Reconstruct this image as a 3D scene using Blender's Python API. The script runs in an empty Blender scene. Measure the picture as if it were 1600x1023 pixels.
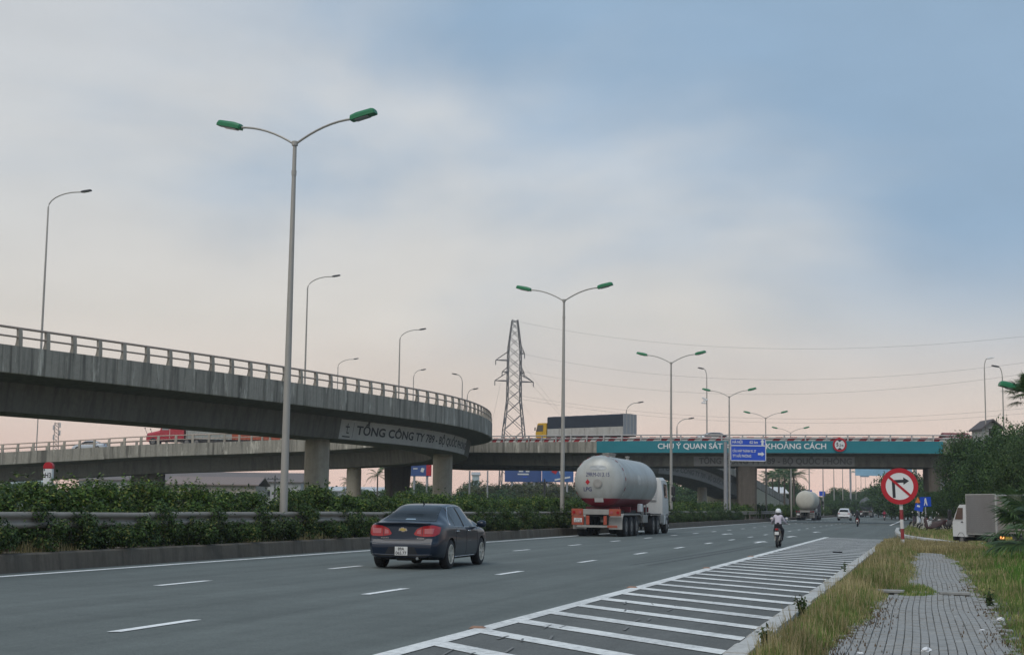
import bpy, bmesh, math, random
import numpy as np
from mathutils import Vector, Matrix
from mathutils.bvhtree import BVHTree

random.seed(7)
RNG = np.random.default_rng(7)
SC = bpy.context.scene
COL = SC.collection
PI = math.pi

# ------------------------------------------------------------------ camera
FPX, CAMZ = 2300.0, 1.45
PITCH, ROLL = math.atan((789.6 - 511.5) / FPX), 0.013
cd = bpy.data.cameras.new('camera')
cam = bpy.data.objects.new('camera', cd)
COL.objects.link(cam)
cd.sensor_width = 36.0
cd.lens = 36.0 * FPX / 1600.0
cd.clip_start, cd.clip_end = 0.1, 6000.0
CM = Matrix.Translation((0, 0, CAMZ)) @ Matrix.Rotation(PI / 2 + PITCH, 4, 'X') @ Matrix.Rotation(ROLL, 4, 'Z')
cam.matrix_world = CM
SC.camera = cam

# ------------------------------------------------------------------ sky, sun, exposure
SUN_EL, SUN_AZ = math.radians(52), math.radians(-158)      # azimuth from +Y towards +X
W = bpy.data.worlds.new('World')
SC.world = W
W.use_nodes = True
nt = W.node_tree
nt.nodes.clear()


def wn(t, **k):
    n = nt.nodes.new(t)
    for a, b in k.items():
        setattr(n, a, b)
    return n


def wl(a, b):
    nt.links.new(a, b)


sky = wn('ShaderNodeTexSky', sky_type='NISHITA', sun_disc=False)
sky.sun_elevation, sky.sun_rotation = SUN_EL, SUN_AZ
sky.air_density, sky.dust_density, sky.ozone_density = 1.3, 2.5, 2.0
tc = wn('ShaderNodeTexCoord')
sep = wn('ShaderNodeSeparateXYZ')
wl(tc.outputs['Generated'], sep.inputs[0])
# overcast veil: colour by height above the horizon
rampn = wn('ShaderNodeValToRGB')
wl(sep.outputs['Z'], rampn.inputs[0])
cr = rampn.color_ramp
cr.elements[0].position, cr.elements[0].color = 0.0, (0.86, 0.60, 0.51, 1)
cr.elements[1].position, cr.elements[1].color = 1.0, (0.52, 0.62, 0.74, 1)
for p, c in ((0.03, (0.84, 0.635, 0.545, 1)), (0.07, (0.765, 0.66, 0.58, 1)), (0.125, (0.715, 0.68, 0.63, 1)),
             (0.20, (0.665, 0.675, 0.675, 1)), (0.32, (0.60, 0.63, 0.66, 1)), (0.7, (0.52, 0.57, 0.63, 1))):
    e = cr.elements.new(p)
    e.color = c
# broken blue gaps in the veil
mp = wn('ShaderNodeMapping')
mp.inputs['Scale'].default_value = (1.0, 1.0, 2.6)
mp.inputs['Location'].default_value = (0.35, 0.1, 0.2)
wl(tc.outputs['Generated'], mp.inputs[0])
nz = wn('ShaderNodeTexNoise')
nz.inputs['Scale'].default_value = 2.3
nz.inputs['Detail'].default_value = 5.0
nz.inputs['Roughness'].default_value = 0.46
nz.inputs['Distortion'].default_value = 0.35
wl(mp.outputs[0], nz.inputs['Vector'])
dotn = wn('ShaderNodeVectorMath', operation='DOT_PRODUCT')
wl(tc.outputs['Generated'], dotn.inputs[0])
dotn.inputs[1].default_value = (1.45, 0.0, 1.0)
add = wn('ShaderNodeMath', operation='ADD')
mul = wn('ShaderNodeMath', operation='MULTIPLY')
wl(dotn.outputs['Value'], mul.inputs[0])
mul.inputs[1].default_value = 0.55
wl(nz.outputs[0], add.inputs[0])
wl(mul.outputs[0], add.inputs[1])
mr = wn('ShaderNodeMapRange', interpolation_type='SMOOTHSTEP')
wl(add.outputs[0], mr.inputs['Value'])
mr.inputs['From Min'].default_value, mr.inputs['From Max'].default_value = 0.45, 0.80
mr.inputs['To Min'].default_value, mr.inputs['To Max'].default_value = 0.0, 0.92
hz = wn('ShaderNodeMapRange', interpolation_type='SMOOTHSTEP')
wl(sep.outputs['Z'], hz.inputs['Value'])
hz.inputs['From Min'].default_value, hz.inputs['From Max'].default_value = 0.05, 0.19
bm_ = wn('ShaderNodeMath', operation='MULTIPLY')
wl(mr.outputs[0], bm_.inputs[0])
wl(hz.outputs[0], bm_.inputs[1])
mixb = wn('ShaderNodeMixRGB')
wl(bm_.outputs[0], mixb.inputs[0])
wl(rampn.outputs[0], mixb.inputs[1])
mixb.inputs[2].default_value = (0.27, 0.41, 0.575, 1)
# soft cloud mottling
nz2 = wn('ShaderNodeTexNoise')
nz2.inputs['Scale'].default_value = 5.5
nz2.inputs['Detail'].default_value = 6.0
nz2.inputs['Roughness'].default_value = 0.5
wl(mp.outputs[0], nz2.inputs['Vector'])
mr2 = wn('ShaderNodeMapRange')
wl(nz2.outputs[0], mr2.inputs['Value'])
mr2.inputs['From Min'].default_value, mr2.inputs['From Max'].default_value = 0.3, 0.7
mr2.inputs['To Min'].default_value, mr2.inputs['To Max'].default_value = 0.93, 1.06
mixm = wn('ShaderNodeMixRGB', blend_type='MULTIPLY')
mixm.inputs[0].default_value = 1.0
wl(mixb.outputs[0], mixm.inputs[1])
wl(mr2.outputs[0], mixm.inputs[2])
bg1 = wn('ShaderNodeBackground')
wl(sky.outputs[0], bg1.inputs[0])
bg1.inputs[1].default_value = 0.06
bg2 = wn('ShaderNodeBackground')
wl(mixm.outputs[0], bg2.inputs[0])
bg2.inputs[1].default_value = 1.0
ms = wn('ShaderNodeMixShader')
ms.inputs[0].default_value = 0.93
wl(bg1.outputs[0], ms.inputs[1])
wl(bg2.outputs[0], ms.inputs[2])
wo = wn('ShaderNodeOutputWorld')
wl(ms.outputs[0], wo.inputs[0])

sl = bpy.data.lights.new('sun', 'SUN')
sl.energy, sl.angle, sl.color = 1.35, math.radians(40), (1.0, 0.95, 0.88)
so = bpy.data.objects.new('sun', sl)
COL.objects.link(so)
so.location = (0, 0, 60)
sd = Vector((math.sin(SUN_AZ) * math.cos(SUN_EL), math.cos(SUN_AZ) * math.cos(SUN_EL), math.sin(SUN_EL)))
so.rotation_euler = sd.to_track_quat('Z', 'Y').to_euler()

vs = SC.view_settings
vs.view_transform, vs.look, vs.exposure, vs.gamma, vs.use_curve_mapping = 'Standard', 'None', 0.10, 1.0, False
SC.cycles.volume_step_rate = 4.0
SC.cycles.max_bounces = 6
SC.cycles.volume_bounces = 0

# ------------------------------------------------------------------ helpers
R3 = CM.to_3x3()


def ray(px, py):
    return R3 @ Vector(((px - 800) / FPX, -(py - 511.5) / FPX, -1))


def G(px, py, z=0.0):
    d = ray(px, py)
    return d * ((z - CAMZ) / d.z) + Vector((0, 0, CAMZ))


def at(px, py, Y):
    d = ray(px, py)
    return d * (Y / d.y) + Vector((0, 0, CAMZ))


def proj(p):
    q = R3.transposed() @ (Vector(p) - Vector((0, 0, CAMZ)))
    return 800 - FPX * q.x / q.z, 511.5 + FPX * q.y / q.z


TH = math.atan(0.28)
CT, ST = math.cos(TH), math.sin(TH)


def rd(lat, al, z=0.0):                       # road frame -> world
    return Vector((lat * CT + al * ST, -lat * ST + al * CT, z))


def la(p):
    return p[0] * CT - p[1] * ST, p[0] * ST + p[1] * CT


def lerp(a, b, t):
    return a + (b - a) * t


def interp(x, xs, ys):
    return float(np.interp(x, xs, ys))


def smooth_i(x, xs, ys):                      # monotone-ish smooth interpolation
    if x <= xs[0]:
        return ys[0]
    if x >= xs[-1]:
        return ys[-1]
    n = len(xs)
    i = max(k for k in range(n - 1) if xs[k] <= x)
    h = xs[i + 1] - xs[i]
    t = (x - xs[i]) / h

    def sl_(k):
        if k <= 0 or k >= n - 1:
            return 0.0 if k <= 0 and False else ((ys[min(k + 1, n - 1)] - ys[max(k - 1, 0)]) / (xs[min(k + 1, n - 1)] - xs[max(k - 1, 0)]))
        a = (ys[k] - ys[k - 1]) / (xs[k] - xs[k - 1])
        b = (ys[k + 1] - ys[k]) / (xs[k + 1] - xs[k])
        return 0.0 if a * b <= 0 else 2 * a * b / (a + b)
    m0, m1 = sl_(i) * h, sl_(i + 1) * h
    t2, t3 = t * t, t * t * t
    return (2 * t3 - 3 * t2 + 1) * ys[i] + (t3 - 2 * t2 + t) * m0 + (-2 * t3 + 3 * t2) * ys[i + 1] + (t3 - t2) * m1


class MB:
    def __init__(s):
        s.v, s.f, s.m = [], [], []

    def add(s, vs_, fs, mi=0):
        o = len(s.v)
        s.v += [tuple(p) for p in vs_]
        s.f += [tuple(i + o for i in q) for q in fs]
        s.m += [mi] * len(fs)
        return s

    def box(s, c, d, mi=0, M=None):
        x, y, z = d[0] / 2, d[1] / 2, d[2] / 2
        p = [Vector((sx * x, sy * y, sz * z)) for sz in (-1, 1) for sy in (-1, 1) for sx in (-1, 1)]
        p = [(M @ q if M else q) + Vector(c) for q in p]
        return s.add(p, [(0, 2, 3, 1), (4, 5, 7, 6), (0, 1, 5, 4), (2, 6, 7, 3), (0, 4, 6, 2), (1, 3, 7, 5)], mi)

    def bev(s, c, d, b=0.02, mi=0, M=None):     # box with chamfered edges
        x, y, z = d[0] / 2, d[1] / 2, d[2] / 2
        bm = bmesh.new()
        bmesh.ops.create_cube(bm, size=1)
        for q in bm.verts:
            q.co = Vector((q.co.x * 2 * x, q.co.y * 2 * y, q.co.z * 2 * z))
        bmesh.ops.bevel(bm, geom=bm.edges[:], offset=min(b, x * .9, y * .9, z * .9), segments=1, affect='EDGES')
        bm.verts.index_update()
        p = [(M @ q.co if M else q.co) + Vector(c) for q in bm.verts]
        fs = [[q.index for q in f.verts] for f in bm.faces]
        bm.free()
        return s.add(p, fs, mi)

    def tube(s, pts, r, n=8, mi=0, cap=True):
        pts = [Vector(p) for p in pts]
        k = len(pts)
        rs = r if isinstance(r, (list, tuple)) else [r] * k
        up = Vector((0, 0, 1))
        vs_, fs = [], []
        for i, p in enumerate(pts):
            t = (pts[min(i + 1, k - 1)] - pts[max(i - 1, 0)]).normalized()
            a = up if abs(t.z) < .92 else Vector((1, 0, 0))
            u = t.cross(a).normalized()
            w = u.cross(t)
            for j in range(n):
                g = 2 * PI * j / n
                vs_.append(p + (u * math.cos(g) + w * math.sin(g)) * rs[i])
        for i in range(k - 1):
            for j in range(n):
                j2 = (j + 1) % n
                fs.append((i * n + j, i * n + j2, (i + 1) * n + j2, (i + 1) * n + j))
        if cap:
            fs.append(tuple(range(n))[::-1])
            fs.append(tuple(range((k - 1) * n, k * n)))
        return s.add(vs_, fs, mi)

    def lathe(s, prof, n=24, c=(0, 0, 0), axis='Z', mi=0, mfun=None, cap=True):   # prof: (r, h)
        vs_, fs = [], []
        for r, h in prof:
            for j in range(n):
                g = 2 * PI * j / n
                a, b = r * math.cos(g), r * math.sin(g)
                p = {'Z': (a, b, h), 'Y': (a, h, b), 'X': (h, a, b)}[axis]
                vs_.append((p[0] + c[0], p[1] + c[1], p[2] + c[2]))
        for i in range(len(prof) - 1):
            for j in range(n):
                j2 = (j + 1) % n
                fs.append((i * n + j, i * n + j2, (i + 1) * n + j2, (i + 1) * n + j))
        o = len(s.m)
        s.add(vs_, fs, mi)
        if mfun:
            for q, f in enumerate(fs):
                cz = sum(vs_[i][2] for i in f) / 4
                s.m[o + q] = mfun(cz)
        if cap and prof[0][0] > 2e-3:
            s.add([vs_[j] for j in range(n)], [tuple(range(n))[::-1]], mi)
        if cap and prof[-1][0] > 2e-3:
            s.add([vs_[-n + j] for j in range(n)], [tuple(range(n))], mi)
        return s

    def prism(s, poly, fmap, mi=0):             # poly 2D; fmap(u, v, k) -> 3D for k in 0, 1
        n = len(poly)
        vs_ = [fmap(u, v, 0) for u, v in poly] + [fmap(u, v, 1) for u, v in poly]
        fs = [tuple(range(n))[::-1], tuple(range(n, 2 * n))]
        fs += [(i, (i + 1) % n, n + (i + 1) % n, n + i) for i in range(n)]
        return s.add(vs_, fs, mi)

    def grid(s, P, mi=0, closed=False):         # P[i][j]
        a, b = len(P), len(P[0])
        fs = [(i * b + j, i * b + (j + 1) % b, (i + 1) * b + (j + 1) % b, (i + 1) * b + j)
              for i in range(a - 1) for j in range(b if closed else b - 1)]
        return s.add([p for r in P for p in r], fs, mi)

    def mesh(s, name, mats, smooth=False, off=None):
        me = bpy.data.meshes.new(name)
        v = s.v if off is None else [(p[0] - off[0], p[1] - off[1], p[2] - off[2]) for p in s.v]
        me.from_pydata(v, [], s.f)
        for m in (mats if isinstance(mats, (list, tuple)) else [mats]):
            me.materials.append(m)
        if any(s.m):
            me.polygons.foreach_set('material_index', s.m)
        if smooth:
            me.polygons.foreach_set('use_smooth', [True] * len(me.polygons))
            if smooth != 'all':
                try:
                    me.set_sharp_from_angle(angle=math.radians(smooth if smooth is not True else 40))
                except Exception:
                    pass
        fixn(me)
        return me

    def build(s, name, mats, parent=None, smooth=False, world=False, loc=None):
        off = None
        if world and parent is not None:
            off = parent.location
            if parent.parent:
                off = parent.parent.location
        elif loc is not None:
            off = loc
        me = s.mesh(name, mats, smooth, off)
        o = bpy.data.objects.new(name, me)
        COL.objects.link(o)
        if parent is not None:
            o.parent = parent
        elif loc is not None:
            o.location = loc
        return o


def fixn(me):
    bm = bmesh.new()
    bm.from_mesh(me)
    bmesh.ops.recalc_face_normals(bm, faces=bm.faces[:])
    bm.to_mesh(me)
    bm.free()


def quads_mesh(name, P, mat, off=(0, 0, 0)):     # P: (n, 4, 3) numpy, separate quads
    n = len(P)
    me = bpy.data.meshes.new(name)
    me.vertices.add(n * 4)
    me.vertices.foreach_set('co', (P.reshape(-1, 3) - np.array(off)).astype(np.float32).ravel())
    me.loops.add(n * 4)
    me.loops.foreach_set('vertex_index', np.arange(n * 4, dtype=np.int32))
    me.polygons.add(n)
    me.polygons.foreach_set('loop_start', np.arange(0, n * 4, 4, dtype=np.int32))
    me.polygons.foreach_set('loop_total', np.full(n, 4, dtype=np.int32))
    me.update()
    me.validate()
    me.materials.append(mat)
    return me


def link(name, me, parent=None, loc=(0, 0, 0), rz=0.0, sc=None):
    o = bpy.data.objects.new(name, me)
    COL.objects.link(o)
    o.parent = parent
    o.location = loc
    o.rotation_euler = (0, 0, rz)
    if sc:
        o.scale = sc
    return o


def tag(o, label=None, cat=None, group=None, kind=None):
    for k, v in (('label', label), ('category', cat), ('group', group), ('kind', kind)):
        if v:
            o[k] = v
    return o


def thing(name, label, cat, loc=(0, 0, 0), rz=0.0, group=None):
    o = bpy.data.objects.new(name, None)
    COL.objects.link(o)
    o.empty_display_size = 0.2
    o.location = loc
    o.rotation_euler = (0, 0, rz)
    return tag(o, label, cat, group)


def copy_tree(o, loc, rz, label=None, sc=None, parent=None):
    c = o.copy()
    COL.objects.link(c)
    c.parent = parent
    if parent is None:
        c.location = loc
        c.rotation_euler = (0, 0, rz)
        if sc:
            c.scale = sc
        if label:
            c['label'] = label
    for ch in list(o.children):
        copy_tree(ch, None, None, None, None, c)
    return c


def structure(o):
    o['kind'] = 'structure'
    return o


# ------------------------------------------------------------------ text as mesh
def text_mesh(body, size=1.0, weight=0.0, sx=1.0, res=3):
    if 'M' in body:
        weight = 0.0            # the glyph M folds over itself when emboldened
    cu = bpy.data.curves.new('t', 'FONT')
    cu.body, cu.size, cu.offset, cu.resolution_u = body, size, weight, res
    cu.align_x, cu.align_y = 'CENTER', 'CENTER'
    ob = bpy.data.objects.new('t', cu)
    COL.objects.link(ob)
    bpy.context.view_layer.update()
    dg = bpy.context.evaluated_depsgraph_get()
    me = bpy.data.meshes.new_from_object(ob.evaluated_get(dg))
    v = [(p.co.x * sx, p.co.y) for p in me.vertices]
    f = [tuple(q.vertices) for q in me.polygons]
    bpy.data.objects.remove(ob)
    bpy.data.curves.remove(cu)
    bpy.data.meshes.remove(me)
    if v:
        x0, x1 = min(p[0] for p in v), max(p[0] for p in v)
        v = [(p[0] - (x0 + x1) / 2, p[1]) for p in v]
    return v, f


def text_fit(body, width, height, weight=0.0):   # scaled to a given box, centred (height of the plain capitals)
    v, f = text_mesh(body, 1.0, weight)
    x1 = max(p[0] for p in v)
    k = width / (2 * x1)
    h = height / 0.72
    return [(p[0] * k, p[1] * h) for p in v], f


def text_part(name, tv, fmap, mat, parent, world=False):
    mb = MB()
    mb.add([fmap(x, y) for x, y in tv[0]], tv[1])
    return mb.build(name, mat, parent, world=world)


# ------------------------------------------------------------------ materials
MATS = {}


def nodes_of(name):
    m = bpy.data.materials.new(name)
    m.use_nodes = True
    t = m.node_tree
    return m, t, t.nodes['Principled BSDF']


def mat(name, col, rough=0.6, metal=0.0, var=0.12, scale=4.0, coat=0.0, spec=0.5, bump=0.0, emit=None, es=0.0,
        dirt=0.0, dirtcol=(0.12, 0.10, 0.08)):
    if name in MATS:
        return MATS[name]
    m, t, b = nodes_of(name)
    b.inputs['Roughness'].default_value = rough
    b.inputs['Metallic'].default_value = metal
    b.inputs['Specular IOR Level'].default_value = spec
    if coat:
        b.inputs['Coat Weight'].default_value = coat
        b.inputs['Coat Roughness'].default_value = 0.06
    if emit:
        b.inputs['Emission Color'].default_value = (*emit, 1)
        b.inputs['Emission Strength'].default_value = es
    c = t.nodes.new('ShaderNodeTexCoord')
    n = t.nodes.new('ShaderNodeTexNoise')
    n.inputs['Scale'].default_value = scale
    n.inputs['Detail'].default_value = 5
    t.links.new(c.outputs['Object'], n.inputs['Vector'])
    x = t.nodes.new('ShaderNodeMixRGB')
    x.inputs[1].default_value = (*[max(0, k * (1 - var)) for k in col], 1)
    x.inputs[2].default_value = (*[min(1, k * (1 + var)) for k in col], 1)
    t.links.new(n.outputs[0], x.inputs[0])
    last = x.outputs[0]
    if dirt:
        n2 = t.nodes.new('ShaderNodeTexNoise')
        n2.inputs['Scale'].default_value = scale * .6
        n2.inputs['Detail'].default_value = 8
        n2.inputs['Roughness'].default_value = .65
        mpn = t.nodes.new('ShaderNodeMapping')
        mpn.inputs['Scale'].default_value = (1, 1, .35)
        t.links.new(c.outputs['Object'], mpn.inputs[0])
        t.links.new(mpn.outputs[0], n2.inputs['Vector'])
        r2 = t.nodes.new('ShaderNodeMapRange')
        r2.inputs['From Min'].default_value, r2.inputs['From Max'].default_value = .42, .75
        r2.inputs['To Max'].default_value = dirt
        t.links.new(n2.outputs[0], r2.inputs['Value'])
        y = t.nodes.new('ShaderNodeMixRGB')
        t.links.new(r2.outputs[0], y.inputs[0])
        t.links.new(last, y.inputs[1])
        y.inputs[2].default_value = (*dirtcol, 1)
        last = y.outputs[0]
    t.links.new(last, b.inputs['Base Color'])
    if bump:
        bn = t.nodes.new('ShaderNodeBump')
        bn.inputs['Strength'].default_value = bump
        bn.inputs['Distance'].default_value = 0.02
        n3 = t.nodes.new('ShaderNodeTexNoise')
        n3.inputs['Scale'].default_value = scale * 8
        n3.inputs['Detail'].default_value = 4
        t.links.new(c.outputs['Object'], n3.inputs['Vector'])
        t.links.new(n3.outputs[0], bn.inputs['Height'])
        t.links.new(bn.outputs[0], b.inputs['Normal'])
    MATS[name] = m
    return m


def concrete(name, col, streak=0.6, light=0.25, fine=1.0):
    m, t, b = nodes_of(name)
    b.inputs['Roughness'].default_value = 0.9
    b.inputs['Specular IOR Level'].default_value = 0.2
    L = t.links.new
    c = t.nodes.new('ShaderNodeNewGeometry')

    def noise(sc, scale, det=5, ro=.55):
        mpn = t.nodes.new('ShaderNodeMapping')
        mpn.inputs['Scale'].default_value = sc
        L(c.outputs['Position'], mpn.inputs[0])
        n = t.nodes.new('ShaderNodeTexNoise')
        n.inputs['Scale'].default_value = scale
        n.inputs['Detail'].default_value = det
        n.inputs['Roughness'].default_value = ro
        L(mpn.outputs[0], n.inputs['Vector'])
        return n.outputs[0]

    def rng(o, a, b_, x0=0.0, x1=1.0):
        r = t.nodes.new('ShaderNodeMapRange')
        r.inputs['From Min'].default_value, r.inputs['From Max'].default_value = a, b_
        r.inputs['To Min'].default_value, r.inputs['To Max'].default_value = x0, x1
        L(o, r.inputs['Value'])
        return r.outputs[0]

    def mix(f, a, b_):
        x = t.nodes.new('ShaderNodeMixRGB')
        L(f, x.inputs[0])
        for i, q in ((1, a), (2, b_)):
            if isinstance(q, tuple):
                x.inputs[i].default_value = (*q, 1)
            else:
                L(q, x.inputs[i])
        return x.outputs[0]
    base = mix(noise((1, 1, 1), .35 * fine), tuple(k * .82 for k in col), tuple(min(1, k * 1.15) for k in col))
    mott = mix(rng(noise((1, 1, 1), 3.5 * fine, 8, .7), .35, .7), base, tuple(k * .78 for k in col))
    st = mix(rng(noise((1.6, 1.6, .09), 1.1 * fine, 7, .66), .47, .64, 0, streak), mott, tuple(k * .33 for k in col))
    lt = mix(rng(noise((1.1, 1.1, .22), .9 * fine, 8, .7), .57, .70, 0, light), st, tuple(min(1, k * 2.0 + .05) for k in col))
    L(lt, b.inputs['Base Color'])
    bn = t.nodes.new('ShaderNodeBump')
    bn.inputs['Strength'].default_value = .35
    bn.inputs['Distance'].default_value = .02
    L(noise((1, 1, 1), 9, 6), bn.inputs['Height'])
    L(bn.outputs[0], b.inputs['Normal'])
    MATS[name] = m
    return m


def leaf_mat(name, dark, light_, trans=0.25, dry=None, dryp=0.0):
    m, t, b = nodes_of(name)
    L = t.links.new
    g = t.nodes.new('ShaderNodeNewGeometry')
    r = t.nodes.new('ShaderNodeValToRGB')
    e = r.color_ramp.elements
    e[0].color = (*dark, 1)
    e[1].color = (*light_, 1)
    if dry:
        e[1].position = 1 - dryp - .03
        k = r.color_ramp.elements.new(1 - dryp)
        k.color = (*dry, 1)
    L(g.outputs['Random Per Island'], r.inputs[0])
    n = t.nodes.new('ShaderNodeTexNoise')
    n.inputs['Scale'].default_value = .55
    n.inputs['Detail'].default_value = 3
    L(g.outputs['Position'], n.inputs['Vector'])
    mr_ = t.nodes.new('ShaderNodeMapRange')
    mr_.inputs['From Min'].default_value, mr_.inputs['From Max'].default_value = .3, .7
    mr_.inputs['To Min'].default_value, mr_.inputs['To Max'].default_value = .7, 1.3
    L(n.outputs[0], mr_.inputs['Value'])
    x = t.nodes.new('ShaderNodeMixRGB')
    x.blend_type = 'MULTIPLY'
    x.inputs[0].default_value = 1
    L(r.outputs[0], x.inputs[1])
    L(mr_.outputs[0], x.inputs[2])
    L(x.outputs[0], b.inputs['Base Color'])
    b.inputs['Roughness'].default_value = .55
    b.inputs['Specular IOR Level'].default_value = .3
    tr = t.nodes.new('ShaderNodeBsdfTranslucent')
    L(x.outputs[0], tr.inputs[0])
    ms_ = t.nodes.new('ShaderNodeMixShader')
    ms_.inputs[0].default_value = trans
    L(b.outputs[0], ms_.inputs[1])
    L(tr.outputs[0], ms_.inputs[2])
    L(ms_.outputs[0], t.nodes['Material Output'].inputs[0])
    MATS[name] = m
    return m


def asphalt(name, col, rough=.85):
    m, t, b = nodes_of(name)
    L = t.links.new
    g = t.nodes.new('ShaderNodeNewGeometry')

    def noise(sc, scale, det, rot=0.0):
        mpn = t.nodes.new('ShaderNodeMapping')
        mpn.inputs['Scale'].default_value = sc
        if rot:
            mp0 = t.nodes.new('ShaderNodeMapping')
            mp0.inputs['Rotation'].default_value = (0, 0, rot)
            L(g.outputs['Position'], mp0.inputs[0])
            L(mp0.outputs[0], mpn.inputs[0])
        else:
            L(g.outputs['Position'], mpn.inputs[0])
        n = t.nodes.new('ShaderNodeTexNoise')
        n.inputs['Scale'].default_value = scale
        n.inputs['Detail'].default_value = det
        n.inputs['Roughness'].default_value = .6
        L(mpn.outputs[0], n.inputs['Vector'])
        return n.outputs[0]

    def mulv(c_, o, lo, hi, a=.3, b_=.7):
        r = t.nodes.new('ShaderNodeMapRange')
        r.inputs['From Min'].default_value, r.inputs['From Max'].default_value = a, b_
        r.inputs['To Min'].default_value, r.inputs['To Max'].default_value = lo, hi
        L(o, r.inputs['Value'])
        x = t.nodes.new('ShaderNodeMixRGB')
        x.blend_type = 'MULTIPLY'
        x.inputs[0].default_value = 1
        if isinstance(c_, tuple):
            x.inputs[1].default_value = (*c_, 1)
        else:
            L(c_, x.inputs[1])
        L(r.outputs[0], x.inputs[2])
        return x.outputs[0]
    c1 = mulv(col, noise((1, 1, 1), .16, 4), .90, 1.10)
    c2 = mulv(c1, noise((1.2, .035, 1), 1.0, 4, TH), .78, 1.14)       # wheel-track bands along the road
    c3 = mulv(c2, noise((1, 1, 1), 55, 3), .72, 1.28)
    c3 = mulv(c3, noise((1, 1, 1), 17, 4), .84, 1.16)
    c4 = mulv(c3, noise((1, 1, 1), 2.3, 6), .91, 1.09)
    L(c4, b.inputs['Base Color'])
    b.inputs['Roughness'].default_value = rough
    b.inputs['Specular IOR Level'].default_value = .3
    bn = t.nodes.new('ShaderNodeBump')
    bn.inputs['Strength'].default_value = .4
    bn.inputs['Distance'].default_value = .01
    L(noise((1, 1, 1), 70, 3), bn.inputs['Height'])
    L(bn.outputs[0], b.inputs['Normal'])
    MATS[name] = m
    return m


def worn_paint(name, col, under, wear=.45):
    m, t, b = nodes_of(name)
    L = t.links.new
    g = t.nodes.new('ShaderNodeNewGeometry')
    n = t.nodes.new('ShaderNodeTexNoise')
    n.inputs['Scale'].default_value = 9
    n.inputs['Detail'].default_value = 9
    n.inputs['Roughness'].default_value = .72
    L(g.outputs['Position'], n.inputs['Vector'])
    n2 = t.nodes.new('ShaderNodeTexNoise')
    n2.inputs['Scale'].default_value = .7
    n2.inputs['Detail'].default_value = 3
    L(g.outputs['Position'], n2.inputs['Vector'])
    a = t.nodes.new('ShaderNodeMath')
    a.operation = 'MULTIPLY_ADD'
    L(n2.outputs[0], a.inputs[0])
    a.inputs[1].default_value = .5
    L(n.outputs[0], a.inputs[2])
    r = t.nodes.new('ShaderNodeMapRange')
    r.inputs['From Min'].default_value, r.inputs['From Max'].default_value = .86 - wear * .25, .98
    r.inputs['To Max'].default_value = .8
    L(a.outputs[0], r.inputs['Value'])
    x = t.nodes.new('ShaderNodeMixRGB')
    L(r.outputs[0], x.inputs[0])
    x.inputs[1].default_value = (*col, 1)
    x.inputs[2].default_value = (*under, 1)
    L(x.outputs[0], b.inputs['Base Color'])
    b.inputs['Roughness'].default_value = .75
    MATS[name] = m
    return m


ASPH = asphalt('asphalt', (.121, .136, .127))
ASPH2 = asphalt('asphalt_shoulder', (.122, .126, .119))
PAINT = worn_paint('road_paint', (.84, .84, .82), (.25, .25, .25), .45)
PAINT2 = worn_paint('hatch_paint', (.76, .76, .73), (.2, .2, .2), .7)
CONC = concrete('concrete_parapet', (.335, .315, .27), .95, .85)
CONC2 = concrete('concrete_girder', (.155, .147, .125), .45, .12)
CONC3 = concrete('concrete_pier', (.42, .385, .315), .45, .15, .7)
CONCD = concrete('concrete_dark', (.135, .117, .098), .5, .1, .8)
KERBC = concrete('kerb_wall', (.150, .130, .105), .5, .35, 1.6)
PANEL = mat('sign_panel_concrete', (.44, .43, .40), .85, 0, .12, 1.2, dirt=.35, dirtcol=(.2, .19, .18))
LETTER = mat('dark_letter', (.035, .033, .033), .8, 0, .3, 3, dirt=.25, dirtcol=(.2, .19, .17))
PANELD = mat('faded_panel_concrete', (.24, .235, .22), .85, 0, .12, 1.2, dirt=.35, dirtcol=(.16, .155, .15))
LETTERD = mat('faded_letter', (.10, .095, .095), .8, 0, .3, 3, dirt=.4, dirtcol=(.2, .19, .17))
STEEL = mat('galvanised_steel', (.36, .37, .39), .5, .55, .12, 2)
POLE = mat('lamp_pole_paint', (.36, .345, .315), .55, .3, .1, 2)
RAILM = mat('weathered_rail', (.38, .30, .25), .6, .3, .2, 3)
RAILG = mat('grey_rail', (.42, .40, .39), .6, .3, .15, 3)
GREENL = mat('green_lamp_head', (.012, .17, .07), .4, 0, .15, 6)
GLASSL = mat('lamp_lens', (.25, .27, .26), .2, 0, .05)
DARKL = mat('dark_lamp_head', (.04, .04, .045), .5)
BLACK = mat('black_rubber', (.018, .018, .02), .8, 0, .2)
WHITE = mat('white_paint', (.72, .72, .71), .5, 0, .05, 3)
DWHITE = mat('dusty_white', (.60, .60, .58), .55, 0, .08, 3, dirt=.35, dirtcol=(.35, .32, .28))
RED = mat('red_sign', (.42, .006, .018), .45, 0, .08)
BLUE = mat('blue_sign', (.012, .075, .52), .45, 0, .06)
TEAL = mat('teal_banner', (.012, .185, .225), .7, 0, .12, 1.0)
SIGNW = mat('sign_white', (.70, .71, .71), .5, 0, .04)
SIGNK = mat('sign_black', (.02, .02, .028), .5)
SOIL = mat('soil', (.13, .105, .075), .95, 0, .35, 3, bump=.6)
GRASSG = mat('grass_ground', (.095, .105, .045), .95, 0, .4, 1.5, bump=.7)

# ------------------------------------------------------------------ the setting: ground, road, markings, verge
def sheet(name, pts, m, z=0.0, parent=None, kind='structure', n=0):
    mb = MB()
    mb.add([(p[0], p[1], z if len(p) < 3 else p[2]) for p in pts], [tuple(range(len(pts)))])
    o = mb.build(name, m, parent)
    if kind and parent is None:
        o['kind'] = kind
    return o


sheet('ground', [(-2500, -600), (2500, -600), (2500, 5000), (-2500, 5000)], GRASSG, -0.06)


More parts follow.
